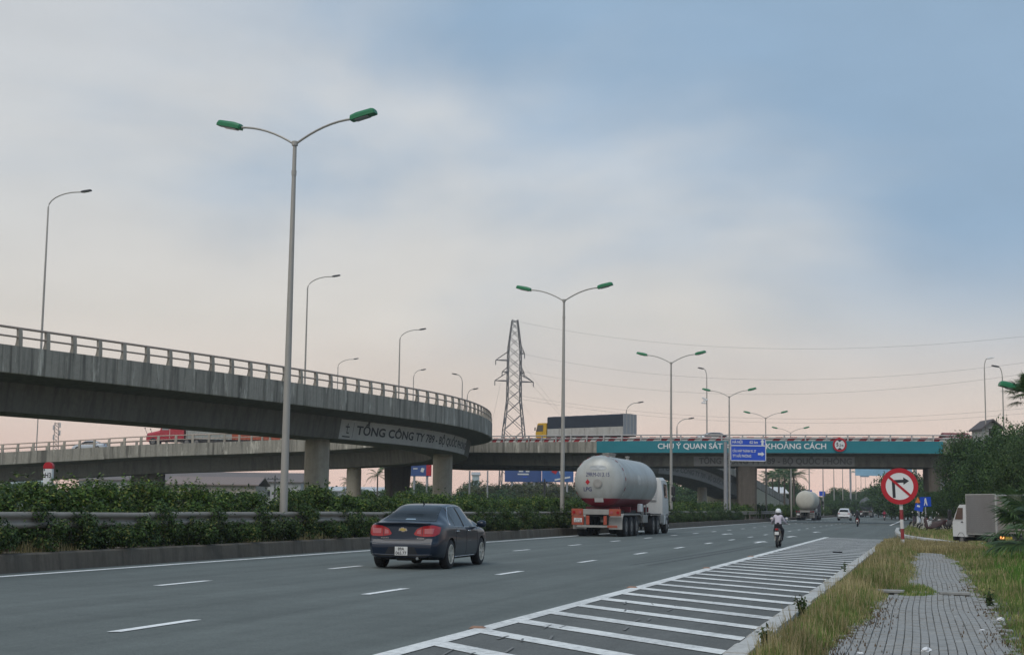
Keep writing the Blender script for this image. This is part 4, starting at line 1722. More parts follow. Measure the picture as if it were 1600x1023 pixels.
def sedan_windows(root, bvh, sp, ys, glass, trim=True):
    """ys: key numbers (rear glass base y, roof rear y, roof front y, cowl y, belt z, roof z)"""
    yb, yr, yf, yc, zb, zr = ys
    zt = lambda y: smooth_i(y, *sp['top'])
    # side glass outline in (y, z)
    lo = [(0, yb + .42, zb + .02), (0, yb + .8, zb - .005), (0, (yb + yc) / 2, zb - .015), (0, yc - .42, zb - .02), (0, yc - .10, zb - .01)]
    hi = [(0, yb + .46, zb + .06), (0, yb + .72, zb + .22), (0, yr + .05, zr - .06), (0, (yr + yf) / 2, zr - .035), (0, yf, zr - .06), (0, yc - .35, zb + .17), (0, yc - .08, zb + .005)]
    patch('side_window', bvh, lo, hi, 6, (-1, 0, 0), glass, root, mirror=True, n=26)
    pl = [(0, p[1], p[2]) for p in lo]
    if trim:
        strip_on('window_trim', bvh, [(0, p[1] - .0, p[2]) for p in lo[:1]] + [(0, p[1], p[2] + .012) for p in hi], (-1, 0, 0), CHROME, root, .010, mirror=True, n=40)
        strip_on('window_trim', bvh, [(0, p[1], p[2] - .006) for p in lo], (-1, 0, 0), CHROME, root, .009, mirror=True, n=30)
    ym = (yb + yc) / 2 - .02
    for y_, dy, w in ((ym, .05, .019), (yb + .80, .10, .009)):
        strip_on('window_pillar', bvh, [(0, y_, zb - .01), (0, y_ + dy, zr - .06)], (-1, 0, 0), PLASTIC, root, w, off=.002, mirror=True, n=10)
    # rear and front glass
    wz = sp['wr']
    patch('rear_window', bvh, [(-.63, yb + .04, 1), (0, yb + .015, 1), (.63, yb + .04, 1)], [(-.505, yr - .10, 1), (0, yr - .075, 1), (.505, yr - .10, 1)], 8, (0, 0, -1), glass, root, n=18, start=2)
    patch('windscreen', bvh, [(-.66, yc - .03, 1), (0, yc + .02, 1), (.66, yc - .03, 1)], [(-.50, yf + .10, 1), (0, yf + .08, 1), (.50, yf + .10, 1)], 8, (0, 0, -1), glass, root, n=18, start=2)


# --- dark sedan in the middle lane
CARP = mat('dark_blue_paint', (.006, .0135, .029), .3, .0, .08, 2, coat=.4, spec=.25)
p = rd(-11.42, 33.82)
car, bv = make_car('dark blue sedan driving away in the middle lane', SEDAN, p, TH - .03, CARP, (-1.30, 1.385))
sedan_windows(car, bv, SEDAN, (-1.72, -.72, .5, 1.42, .955, 1.44), GLASSD)
# tail lamps: outer block wraps the corner, inner block on the boot lid
for s_ in (1, -1):
    def tl(name, pts_lo, pts_hi, m_, off):
        # rays converge on a pivot inside the car so the patch wraps the corner
        piv = Vector((s_ * .35, -1.75, 0))
        rows, G_ = 5, []
        lo_, hi_ = resample([Vector((a_, 0, b_)) for a_, b_ in pts_lo], 14), resample([Vector((a_, 0, b_)) for a_, b_ in pts_hi], 14)
        for j in range(rows + 1):
            r = []
            for i in range(15):
                q = lo_[i].lerp(hi_[i], j / rows)
                az = q.x
                d = Vector((-s_ * math.sin(az), math.cos(az), 0))
                o_ = Vector((piv.x, piv.y, q.z)) - d * 2
                h = bv.ray_cast(o_, d)
                r.append(h[0] - d * off if h[0] is not None else o_ + d * 2)
            G_.append(r)
        MB().grid(G_).build(name, m_, car, smooth='all')
    tl('tail_lamp', [(.26, .735), (.5, .735), (.75, .745), (1.02, .80)], [(.26, .960), (.5, .98), (.75, .99), (1.20, .945)], TAILR, .010)
    tl('tail_lamp_lens', [(.36, .80), (.70, .80)], [(.36, .91), (.78, .92)], TAILC, .016)
    tl('tail_lamp', [(-.14, .765), (.235, .737)], [(-.20, .80), (-.04, .90), (.235, .955)], TAILR, .010)
    tl('tail_lamp_lens', [(-.04, .80), (.18, .79)], [(-.01, .87), (.18, .90)], TAILC, .016)
back = (0, 1, 0)
strip_on('boot_seam', bv, [(-.60, 0, 1.0), (-.58, 0, .70), (-.44, 0, .645), (.44, 0, .645), (.58, 0, .70), (.60, 0, 1.0)], back, UNDER, car, .006, .0, 40)
strip_on('spoiler_lip', bv, [(-.64, 0, 1.012), (0, 0, 1.03), (.64, 0, 1.012)], back, CARP, car, .020, .006, 24)
strip_on('bumper_crease', bv, [(-.80, 0, .60), (-.4, 0, .575), (.4, 0, .575), (.80, 0, .60)], back, mat('crease', (.10, .12, .15), .2, .6, .05, coat=.5), car, .009, .002, 30)
strip_on('bumper_trim', bv, [(-.70, 0, .335), (-.3, 0, .325), (.3, 0, .325), (.70, 0, .335)], back, mat('crease2', (.07, .08, .10), .3, .4, .05), car, .010, .002, 30)
patch('lower_valance', bv, [(-.62, 0, .285), (.62, 0, .285)], [(-.66, 0, .325), (.66, 0, .325)], 2, back, PLASTIC, car, .004, n=12)
patch('plate_recess', bv, [(-.40, 0, .315), (.40, 0, .315)], [(-.30, 0, .50), (.30, 0, .50)], 3, back, mat('recess', (.012, .014, .018), .5), car, .003, n=8)
yb = bv.ray_cast(Vector((0, -4, .41)), Vector((0, 1, 0)))[0].y
MB().bev((0, yb - .014, .408), (.30, .012, .195), .006).build('number_plate', PLATEW, car)
text_part('lettering', text_fit('89A', .15, .070, .02), lambda x, y: (x, yb - .0225, .455 + y), SIGNK, car)
text_part('lettering', text_fit('065.77', .26, .070, .02), lambda x, y: (x, yb - .0225, .362 + y), SIGNK, car)
# gold cross emblem with chrome edge
yb = bv.ray_cast(Vector((0, -4, .885)), Vector((0, 1, 0)))[0].y
cross = [(-.10, -.028), (-.028, -.028), (-.035, -.046), (.035, -.046), (.042, -.028), (.10, -.028), (.082, .028), (.028, .028), (.022, .046), (-.048, .046), (-.042, .028), (-.082, .028)]
MB().prism([(a_ * 1.05, b_ * 1.1) for a_, b_ in cross], lambda u, v, k: (u, yb - .004 - .012 * k, .885 + v)).build('emblem_rim', CHROME, car)
MB().prism([(a_ * .78, b_ * .72) for a_, b_ in cross], lambda u, v, k: (u, yb - .014 - .008 * k, .885 + v)).build('emblem', mat('emblem_gold', (.55, .42, .13), .3, .5), car)
for x, w in ((-.42, .19), (.42, .17)):
    yq = bv.ray_cast(Vector((x, -4, .70)), Vector((0, 1, 0)))[0].y
    for i in range(5):
        MB().box((x + (i - 2) * w / 5, yq - .004, .70), (w / 5 * .68, .006, .022)).build('badge_letter', CHROME, car)
# door seams, handles, mirrors, sill, roof edge
side = (-1, 0, 0)
for y_, dy in ((.98, .0), (-.02, .03), (-.98, .12)):
    strip_on('door_seam', bv, [(0, y_, .27), (0, y_ + dy * .3, .55), (0, y_ + dy, .93)], side, UNDER, car, .005, .0, 14, True)
for y_ in (-.78, .22):
    strip_on('door_handle', bv, [(0, y_ - .10, .845), (0, y_ + .10, .845)], side, CHROME, car, .017, .016, 6, True)
strip_on('side_sill', bv, [(0, -.88, .265), (0, .95, .265)], side, CHROME, car, .012, .004, 14, True)
for s_ in (1, -1):
    mb = MB()
    mb.lathe([(.001, -.12), (.06, -.11), (.088, -.05), (.092, .02), (.075, .08), (.001, .11)], 14, (s_ * 1.0, .98, 1.0), 'X')
    mb.build('door_mirror', CARP, car, smooth='all')
    MB().tube([(s_ * .86, 1.0, .95), (s_ * .93, .99, .985)], .03, 6).build('mirror_arm', PLASTIC, car)
MB().tube([(.38, -2.28, .25), (.38, -1.8, .27)], .035, 8).build('exhaust_pipe', CHROME, car)
MB().bev((.05, -1.9, .24), (.5, .3, .10), .03).build('rear_silencer', PLASTIC, car)
patch('rear_window_tag', bv, [(-.13, -1.62, 1), (.13, -1.62, 1)], [(-.10, -1.57, 1), (.10, -1.57, 1)], 1, (0, 0, -1), mat('sticker', (.30, .40, .48), .5), car, .010, n=3, start=2)
MB().tube([(0, -.60, 1.46), (0, -.70, 1.53)], [.02, .006], 6).build('roof_antenna', PLASTIC, car)

# --- generic far cars
SUV = dict(y=(-2.25, 2.3), n=40, wr=.60, top=([-2.25, -2.1, -1.75, -1.2, 0, .5, 1.1, 1.35, 2.0, 2.3], [1.05, 1.22, 1.52, 1.66, 1.69, 1.66, 1.30, 1.12, 1.0, .80]),
           belt=([-2.25, -1, 1, 2.3], [1.02, 1.03, .98, .78]), w=([-2.25, -2.1, -1.8, -1.2, 0, 1.2, 1.9, 2.3], [.74, .84, .90, .92, .92, .92, .88, .70]),
           bot=([-2.25, -1.8, 1.8, 2.3], [.34, .27, .27, .34]), rear=([.2, .5, .75, 1.1, 1.6], [.04, 0, .06, .08, .10]), front=([.2, .5, .8, 1.0], [.05, 0, .06, .1]), rblend=.4, fblend=.4)
WCAR = mat('white_car_paint', (.66, .67, .68), .3, 0, .04, 2, coat=.6)
SCAR = mat('silver_car_paint', (.36, .38, .40), .35, .5, .05, 2, coat=.5)


def far_car(label, spec, loc, hd, paint, glass=GLASSD, key=None):
    root, b2 = make_car(label, spec, loc, hd, paint, (-1.35, 1.40), rw=.34)
    if spec is SUV:
        patch('side_window', b2, [(0, -1.75, 1.06), (0, 0, 1.04), (0, 1.15, 1.02)], [(0, -1.45, 1.50), (0, 0, 1.58), (0, .45, 1.54), (0, 1.12, 1.06)], 4, (-1, 0, 0), glass, root, mirror=True, n=16)
        patch('rear_window', b2, [(-.66, 0, 1.14), (.66, 0, 1.14)], [(-.55, 0, 1.52), (.55, 0, 1.52)], 6, (0, 1, 0), glass, root, n=12)
        patch('windscreen', b2, [(-.64, 1.22, 1), (.64, 1.22, 1)], [(-.52, .62, 1), (.52, .62, 1)], 6, (0, 0, -1), glass, root, n=12, start=2)
        for s_ in (1, -1):
            patch('tail_lamp', b2, [(s_ * .50, 0, .90), (s_ * .80, 0, .88)], [(s_ * .48, 0, .98), (s_ * .80, 0, 1.04)], 3, (0, 1, 0), TAILR, root, .008, n=6)
        patch('bumper', b2, [(-.70, 0, .38), (.70, 0, .38)], [(-.74, 0, .55), (.74, 0, .55)], 3, (0, 1, 0), PLASTIC, root, .006, n=10)
        yq = b2.ray_cast(Vector((0, -4, .75)), Vector((0, 1, 0)))[0].y
        MB().bev((0, yq - .012, .78), (.36, .012, .13), .004).build('number_plate', PLATEW, root)
    else:
        sedan_windows(root, b2, spec, (-1.72, -.72, .5, 1.42, .955, 1.44), glass, False)
        for s_ in (1, -1):
            patch('tail_lamp', b2, [(s_ * .42, 0, .76), (s_ * .68, 0, .75)], [(s_ * .42, 0, .93), (s_ * .68, 0, .95)], 3, (0, 1, 0), TAILR, root, .008, n=6)
        yq = b2.ray_cast(Vector((0, -4, .42)), Vector((0, 1, 0)))[0].y
        MB().bev((0, yq - .012, .42), (.36, .012, .13), .004).build('number_plate', PLATEW, root)
    return root


far_car('white sport utility car driving away under the overpass', SUV, G(1320, 812.6), TH, WCAR)
far_car('distant white saloon right of the far dark truck', SEDAN, G(1364.5, 805.8), TH, WCAR)
far_car('distant dark saloon beside the distant white saloon', SEDAN, G(1378.5, 805.5), TH + .1, mat('far_dark_paint', (.05, .06, .08), .35, .2, .05, 2, coat=.4))


def on_path(path, px, o, lo=0, hi=None, slab=.38):
    u = path.find(px, o, 0, lo, hi)
    p = path.pos(u, o, -slab + .012)
    q = path.pos(u + .5, o, 0) - path.pos(u - .5, o, 0)
    return p, math.atan2(q.x, q.y)


p, hd = on_path(RP, 141, RW - 3.0, RP.L * .6)
far_car('white car crossing the far ramp arm at the left', SEDAN, p, hd, mat('white_car_paint2', (.56, .60, .64), .3, 0, .04, 2, coat=.6)).rotation_euler.x = math.radians(-2)
p, hd = on_path(MP, 1118, 3.0, slab=.35)
far_car('silver car half hidden behind the overpass rail above the direction sign', SEDAN, p, hd, SCAR)

# --- LPG tankers
TANKP = mat('tank_silver', (.42, .435, .42), .42, .25, .10, 1.3, dirt=.75, dirtcol=(.24, .23, .19))
TANKR = mat('tank_red', (.23, .02, .035), .5, 0, .2, 2, dirt=.45, dirtcol=(.16, .09, .08))
TANKC = mat('tank_cream', (.52, .50, .43), .6, 0, .10, 1.3, dirt=.5, dirtcol=(.34, .30, .24))
ORNG = mat('orange_frame', (.36, .06, .028), .6, 0, .2, 3, dirt=.6, dirtcol=(.2, .10, .07))
GREYF = mat('grey_frame', (.30, .29, .27), .65, .1, .15, 3, dirt=.4, dirtcol=(.17, .14, .11))
CHASS = mat('chassis_dark', (.045, .042, .042), .75, .1, .3, 3, dirt=.4, dirtcol=(.10, .08, .06))
NAVY = mat('navy_text', (.03, .035, .14), .6)


def two_tone(upper, lower, z):
    """painted in two colours, the lower one up to height z on the tank"""
    if upper is lower:
        return upper
    m = upper.copy()
    t = m.node_tree
    b = t.nodes['Principled BSDF']
    old = b.inputs['Base Color'].links[0].from_socket
    c = t.nodes.new('ShaderNodeTexCoord')
    s_ = t.nodes.new('ShaderNodeSeparateXYZ')
    t.links.new(c.outputs['Object'], s_.inputs[0])
    n = t.nodes.new('ShaderNodeTexNoise')
    n.inputs['Scale'].default_value = 3.0
    t.links.new(c.outputs['Object'], n.inputs['Vector'])
    a = t.nodes.new('ShaderNodeMath')
    a.operation = 'MULTIPLY_ADD'
    t.links.new(n.outputs[0], a.inputs[0])
    a.inputs[1].default_value = .05
    t.links.new(s_.outputs['Z'], a.inputs[2])
    r = t.nodes.new('ShaderNodeMapRange')
    r.inputs['From Min'].default_value, r.inputs['From Max'].default_value = z, z + .03
    t.links.new(a.outputs[0], r.inputs['Value'])
    x = t.nodes.new('ShaderNodeMixRGB')
    t.links.new(r.outputs[0], x.inputs[0])
    x.inputs[1].default_value = (.23, .02, .035, 1)
    t.links.new(old, x.inputs[2])
    t.links.new(x.outputs[0], b.inputs['Base Color'])
    return m


def make_tanker(label, loc, heading, tank_m, low_m, cab_m, frame_m, marks=True, L_=15.2):
    o = thing('tanker_truck', label, 'tanker truck', loc, -heading)
    R_, zc, y0, y1, dome = 1.28, 2.70, .30, 10.3, .62
    dm = lambda rho: y0 + dome * (1 - math.sqrt(max(0, 1 - (rho / R_) ** 2.3)))
    prof = [(R_ * math.sin(a_ * PI / 24), 0) for a_ in range(0, 13)]
    prof = [(max(.001, r), dm(r)) for r, _ in prof]
    prof += [(R_, y0 + dome + .06), (R_ + .012, y0 + dome + .07), (R_ + .012, y0 + dome + .16), (R_, y0 + dome + .17), (R_, 4.0), (R_, 7.0), (R_, y1 - dome)]
    prof += [(max(.001, R_ * math.cos(a_ * PI / 16)), y1 - dome + dome * math.sin(a_ * PI / 16)) for a_ in range(1, 9)]
    mb = MB()
    n = 48
    mb.lathe(prof, n, (0, 0, zc), 'Y')
    tank = mb.build('tank', two_tone(tank_m, low_m, 1.88), o, smooth=40)
    on = lambda x, z, e=.012: (x, dm(math.hypot(x, z - zc)) - e, z)
    # top fittings
    MB().lathe([(.28, 0), (.28, .16), (.33, .17), (.33, .22), (.001, .24)], 18, (0, 2.9, zc + R_ - .04)).build('manhole', GREYF, tank, smooth=35)
    for y_ in (2.2, 3.6, 7.2):
        MB().lathe([(.09, 0), (.09, .14), (.13, .15), (.13, .20), (.001, .21)], 12, (.12, y_, zc + R_ - .03)).build('valve', GREYF, tank, smooth=35)
    if marks:
        MK = mat('reflector_red', (.30, .02, .03), .4)
        for i in range(22):
            g = math.radians(-28 + i * (236 / 21))
            c = Vector((math.cos(g) * (R_ + .016), y0 + dome + .03, zc + math.sin(g) * (R_ + .016)))
            t = Vector((-math.sin(g), 0, math.cos(g)))
            nrm = Vector((math.cos(g), 0, math.sin(g)))
            a_ = .085
            q = [c - t * a_ + Vector((0, -.035, 0)), c + t * a_ + Vector((0, -.035, 0)), c + t * a_ + Vector((0, .035, 0)), c - t * a_ + Vector((0, .035, 0))]
            MB().add(q + [p_ + nrm * .012 for p_ in q], [(0, 1, 2, 3), (4, 7, 6, 5), (0, 4, 5, 1), (1, 5, 6, 2), (2, 6, 7, 3), (3, 7, 4, 0)]).build('reflector', MK if i % 2 else PLATEW, tank)
        text_part('lettering', text_fit('29RM-013.15', 1.18, .21, .008), lambda x, y: on(x + .0, 3.02 + y), NAVY, tank)
        text_part('lettering', text_fit('LPG', .42, .20, .012), lambda x, y: on(x - .50, 2.30 + y), NAVY, tank)
        MB().add([on(-.50, 2.52), on(-.38, 2.66), on(-.50, 2.80), on(-.62, 2.66)], [(0, 1, 2, 3)]).build('hazard_diamond', RED, tank)
        OV = mat('oval_plate', (.30, .32, .33), .5, .4)
        ov = MB()
        pts = [on(.44 * math.cos(t * PI / 12), 3.36 + .13 * math.sin(t * PI / 12), .016) for t in range(24)]
        ov.add([on(0, 3.36, .018)] + pts, [(0, i + 1, (i + 1) % 24 + 1) for i in range(24)])
        ov.build('oval_plate', OV, tank)
        MB().lathe([(.12, .0), (.21, .0), (.22, -.05), (.19, -.06), (.10, -.05), (.001, -.05)], 24, (.02, dm(.1) - .0, 2.60), 'Y').build('inspection_flange', GREYF, tank, smooth=30)
        q = [on(-.17, 1.68), on(.27, 1.68), on(.27, 1.88), on(-.17, 1.88)]
        MB().add([(a_, b_ - .012, c) for a_, b_, c in q], [(0, 1, 2, 3)]).build('white_placard', PLATEW, tank)
        # worn pale disc on the right flank
        dsc = MB()
        pts = [(R_ * math.cos(.12 + .20 * math.sin(t * PI / 12)) + .006, 4.6 + .42 * math.cos(t * PI / 12), zc + R_ * math.sin(.12 + .20 * math.sin(t * PI / 12))) for t in range(24)]
        dsc.add([(R_ + .012, 4.6, zc + R_ * math.sin(.12))] + pts, [(0, i + 1, (i + 1) % 24 + 1) for i in range(24)])
        dsc.build('pale_disc', mat('pale_disc', (.55, .54, .50), .6), tank)
    # chassis and saddle
    for s_ in (1, -1):
        MB().bev((s_ * .48, 5.3, 1.12), (.14, 10.2, .34), .02).build('chassis_beam', CHASS, o)
    for y_ in (1.6, 4.4, 7.6, 9.4):
        MB().bev((0, y_, 1.33), (1.7, .16, .28), .02).build('tank_saddle', low_m, o)
    # rear frame
    MB().bev((-.94, .08, 1.18), (.58, .14, .34), .015).build('rear_frame', frame_m, o)
    MB().bev((.94, .08, 1.18), (.58, .14, .34), .015).build('rear_frame', frame_m, o)
    MB().bev((0, .08, 1.20), (1.30, .13, .26), .015).build('centre_panel', GREYF, o)
    MB().bev((-.92, .08, .78), (.60, .10, .44), .015).build('plate_board', frame_m, o)
    MB().bev((.45, .10, .80), (.16, .10, .44), .01).build('frame_upright', frame_m, o)
    MB().bev((-.42, .10, .80), (.16, .10, .44), .01).build('frame_upright', frame_m, o)
    MB().bev((.08, .06, .50), (2.1, .10, .11), .01).build('under_run_bar', GREYF if marks else CHASS, o)
    MB().bev((.82, .04, .50), (.5, .10, .12), .01).build('bar_end', frame_m, o)
    MB().bev((-.90, .02, .80), (.40, .015, .20), .004).build('number_plate', PLATEW, o)
    if marks:
        text_part('lettering', text_fit('29RM', .22, .06, .01), lambda x, y: (x - .9, .008, .845 + y), SIGNK, o)
        text_part('lettering', text_fit('013.15', .32, .07, .01), lambda x, y: (x - .9, .008, .755 + y), SIGNK, o)
    for x in (-1.10, -.78, .78, 1.10):
        MB().lathe([(.001, -.03), (.075, -.03), (.075, .02)], 14, (x, .005, 1.18), 'Y').build('tail_lamp', TAILR if abs(x) > 1 else TAILC, o)
    # fenders and mud flaps
    for s_ in (1, -1):
        fd = MB()
        prf = []
        for i in range(13):
            t = i / 12
            prf.append((s_ * .62, .40 + 5.1 * t, 1.12))
        arc = [(.40, .45), (.42, .80), (.55, 1.02), (.85, 1.13), (5.0, 1.13), (5.35, 1.02), (5.5, .75)]
        fd.grid([[(s_ * x, y_, z) for x in (.58, 1.24)] for y_, z in arc])
        fd.grid([[(s_ * 1.24, y_, z), (s_ * 1.24, y_, z - .07)] for y_, z in arc])
        fd.build('mudguard', GREYF, o)
        MB().bev((s_ * .90, .40, .66), (.68, .02, .60), .004).build('mud_flap', mat('flap', (.36, .35, .33), .75, 0, .2, 3, dirt=.5, dirtcol=(.2, .17, .13)), o)
        for y_ in (1.5, 2.85, 4.2):
            wheel(o, s_ * 1.0, y_, s_, .50, .46, 0, STEELW, .55)
        for y_ in (9.0, 10.35):
            wheel(o, s_ * 1.0, y_, s_, .50, .46, 0, STEELW, .55)
        wheel(o, s_ * 1.08, 13.2, s_, .50, .30, 0, STEELW, .55)
        MB().bev((s_ * 1.05, 6.6, .85), (.36, 1.3, .42), .03).build('tool_box', GREYF, o)
        MB().bev((s_ * 1.0, 11.6, .82), (.50, 1.1, .55), .06).build('fuel_tank', GREYF, o)
        MB().tube([(s_ * .8, 7.6, .25), (s_ * .8, 7.6, 1.1)], .06, 8).build('landing_leg', CHASS, o)
        MB().bev((s_ * 1.02, 9.7, 1.10), (.52, 2.6, .05), .01).build('mudguard', CHASS, o)
    MB().bev((1.15, 5.4, 1.42), (.22, .45, .42), .03).build('control_box', WHITE, o)
    for y_ in (6.2, 6.6, 7.4):
        MB().tube([(1.1, y_, .9), (1.1, y_, 1.6)], .035, 6).build('pipe', GREYF, o)
    # cab-over tractor
    cs = [(11.95, .98, 1.0, 3.02), (12.0, 1.18, .95, 3.14), (13.2, 1.22, .75, 3.16), (13.75, 1.21, .55, 3.0), (14.05, 1.17, .50, 2.35), (14.15, 1.12, .55, 1.6)]
    cab = MB()
    rows = []
    for y_, w, zb, zt in cs:
        rows.append([(-w * .96, y_, zb), (w * .96, y_, zb), (w, y_, zb + .12), (w, y_, lerp(zb, zt, .55)), (w * .93, y_, zt - .16), (w * .80, y_, zt), (-w * .80, y_, zt), (-w * .93, y_, zt - .16), (-w, y_, lerp(zb, zt, .55)), (-w, y_, zb + .12)])
    cab.grid(rows, closed=True)
    cab.add(rows[0], [tuple(range(10))])
    cab.add(rows[-1], [tuple(range(10))[::-1]])
    cab.build('cab', cab_m, o, smooth=30)
    MB().bev((0, 11.92, 2.3), (1.7, .05, 1.0), .02).build('rear_panel', mat('cab_rear', (.50, .50, .49), .6, 0, .1, 3), o)
    for z in (1.9, 2.05, 2.2, 2.35, 2.5, 2.65):
        MB().box((0, 11.88, z), (1.6, .03, .05)).build('rear_rib', DWHITE, o)
    for s_ in (1, -1):
        w = MB()
        w.add([(s_ * 1.215, 12.4, 2.05), (s_ * 1.215, 13.35, 1.98), (s_ * 1.17, 13.35, 2.75), (s_ * 1.165, 12.4, 2.80)], [(0, 1, 2, 3)])
        for i in range(4):
            v = w.v[i]
            w.v[i] = (v[0] + s_ * .012, v[1], v[2])
        w.build('side_window', GLASSB, o)
        MB().tube([(s_ * 1.2, 13.7, 2.8), (s_ * 1.48, 13.9, 2.75), (s_ * 1.48, 13.9, 1.8), (s_ * 1.2, 13.8, 1.75)], .02, 6).build('mirror_arm', PLASTIC, o)
        MB().bev((s_ * 1.48, 13.88, 2.42), (.24, .10, .52), .04).build('mirror', PLASTIC, o)
        MB().bev((s_ * 1.48, 13.88, 1.95), (.22, .10, .26), .04).build('mirror', PLASTIC, o)
        MB().bev((s_ * 1.14, 12.7, .75), (.18, 1.0, .5), .04).build('side_skirt', cab_m, o)
        MB().grid([[(s_ * x, 13.2 + .60 * math.cos(t), .5 + .60 * math.sin(t)) for x in (.85, 1.25)] for t in [PI * i / 8 for i in range(9)]]).build('wheel_arch', PLASTIC, o)
    MB().add([(-1.0, 14.10, 1.95), (1.0, 14.10, 1.95), (.98, 13.80, 2.92), (-.98, 13.80, 2.92)], [(0, 1, 2, 3)]).build('windscreen', GLASSB, o)
    MB().bev((0, 14.15, .55), (2.3, .25, .45), .05).build('front_bumper', cab_m, o)
    MB().bev((0, 11.3, 1.0), (1.0, 3.4, .3), .03).build('tractor_frame', CHASS, o)
    return o


tk = make_tanker('silver LPG tanker truck with red belly in the left lane', rd(-15.5, 71.0), TH + .004, TANKP, TANKR, DWHITE, ORNG)
pt = G(1265, 811)
make_tanker('cream dusty tanker truck farther ahead, seen past the overpass pier', rd(-15.55, 203), TH, TANKC, TANKC,
            mat('cab_dark', (.06, .06, .07), .5), CHASS, False)
make_tanker('dark distant tanker truck right of the white sport utility car', rd(-11.9, 318), TH, mat('far_dark_tank', (.09, .10, .11), .6, .1), mat('far_dark_tank', (.09, .10, .11), .6, .1), mat('cab_dark2', (.16, .16, .17), .5), CHASS, False)

# --- yellow tarpaulin truck on the overpass (drives to the left)
YEL = mat('yellow_cab', (.62, .36, .012), .5, 0, .12, 2, dirt=.25, dirtcol=(.25, .18, .08))
TARP = mat('navy_tarp', (.022, .030, .045), .75, 0, .25, 1.5)
ALPAN = mat('aluminium_panel', (.46, .45, .42), .6, .1, .15, 3, dirt=.5, dirtcol=(.25, .22, .18))


def truck_cab(o, y0, y1, w, z0, z1, m_, glass=GLASSB, slope=.25):
    cab = MB()
    prof = [(y0, z0), (y1, z0), (y1 + .02, lerp(z0, z1, .45)), (y1 - slope, z1 - .12), (y1 - slope - .15, z1), (y0 + .05, z1), (y0, z1 - .08)]
    cab.prism(prof, lambda u, v, k: ((w / 2) * (1 if k else -1) * (1 - .06 * max(0, (v - lerp(z0, z1, .5)) / (z1 - z0))), u, v))
    cab.build('cab', m_, o, smooth=20)
    for s_ in (1, -1):
        yy0, yy1 = lerp(y0, y1, .30), y1 - slope * .75
        MB().add([(s_ * (w / 2 + .012), yy0, lerp(z0, z1, .54)), (s_ * (w / 2 + .012), yy1 + .12, lerp(z0, z1, .54)), (s_ * (w / 2 - .01), yy1 - .12, lerp(z0, z1, .90)), (s_ * (w / 2 - .01), yy0, lerp(z0, z1, .90))],
                 [(0, 1, 2, 3)]).build('side_window', glass, o)
        MB().bev((s_ * (w / 2 + .15), y1 - .02, lerp(z0, z1, .68)), (.16, .10, .42), .03).build('mirror', PLASTIC, o)
        MB().bev((s_ * (w / 2 + .005), lerp(y0, y1, .35), lerp(z0, z1, .46)), (.03, .16, .04), .01).build('door_handle', PLASTIC, o)
        MB().bev((s_ * w * .36, y1 + .02, lerp(z0, z1, .14)), (.34, .06, .16), .03).build('headlight', PLATEW, o)
    MB().add([(-w * .45, y1 + .035, lerp(z0, z1, .50)), (w * .45, y1 + .035, lerp(z0, z1, .50)), (w * .42, y1 - slope + .03, lerp(z0, z1, .92)), (-w * .42, y1 - slope + .03, lerp(z0, z1, .92))], [(0, 1, 2, 3)]).build('windscreen', glass, o)
    MB().bev((0, y1 + .03, z0 - .02), (w * .96, .16, .30), .05).build('front_bumper', PLASTIC, o)


p, hd = on_path(MP, 914, 6.2, slab=.35)
yt = thing('box_truck', 'yellow truck with a navy tarpaulin over silver side panels on the overpass', 'truck', p, -(hd + PI))
LT = 13.9
truck_cab(yt, LT / 2 - 1.75, LT / 2, 2.4, .75, 2.95, YEL)
MB().bev((0, LT / 2 - 2.1, 3.0), (2.0, .5, .9), .1).build('roof_fairing', TARP, yt)
bl0, bl1 = -LT / 2, LT / 2 - 1.95
nb = 6
for s_ in (1, -1):
    for i in range(nb):
        a_, b_ = lerp(bl0, bl1, i / nb) + .03, lerp(bl0, bl1, (i + 1) / nb) - .03
        MB().bev((s_ * 1.20, (a_ + b_) / 2, 1.72), (.06, b_ - a_, .98), .015).build('side_panel', ALPAN, yt)
        MB().bev((s_ * 1.20, b_ + .03, 1.75), (.09, .06, 1.05), .01).build('panel_stake', GREYF, yt)
MB().bev((0, (bl0 + bl1) / 2, 1.15), (2.4, bl1 - bl0, .12), .02).build('load_bed', CHASS, yt)
tm = MB()
rows = []
for i in range(14):
    y_ = lerp(bl0, bl1, i / 13)
    sg_ = .02 * (i % 2)
    rows.append([(1.235 + sg_ * .3, y_, 2.2), (1.24, y_, 2.8), (1.235, y_, 3.55), (1.1, y_, 3.68 - sg_), (0, y_, 3.72 - sg_), (-1.1, y_, 3.68 - sg_), (-1.235, y_, 3.55), (-1.24, y_, 2.8), (-1.235, y_, 2.2)])
tm.grid(rows)
tm.add(rows[0], [tuple(range(9))])
tm.add(rows[-1], [tuple(range(9))[::-1]])
tm.build('tarpaulin', TARP, yt, smooth=40)
MB().bev((0, bl0 - .03, 2.45), (2.44, .06, 2.45), .01).build('tailgate', mat('tailgate_grey', (.30, .31, .32), .6, .1, .1, 3), yt)
for x in (-.62, 0, .62):
    MB().box((x, bl0 - .075, 2.45), (.07, .03, 2.4)).build('tailgate_bar', ALPAN, yt)
for s_ in (1, -1):
    for y_ in (-3.6, -2.4, LT / 2 - 1.0, LT / 2 - 2.9):
        wheel(yt, s_ * 1.0, y_, s_, .5, .38, 0, STEELW, .55)
MB().bev((0, -.4, .85), (.9, LT - 1.0, .3), .02).build('chassis_beam', CHASS, yt)

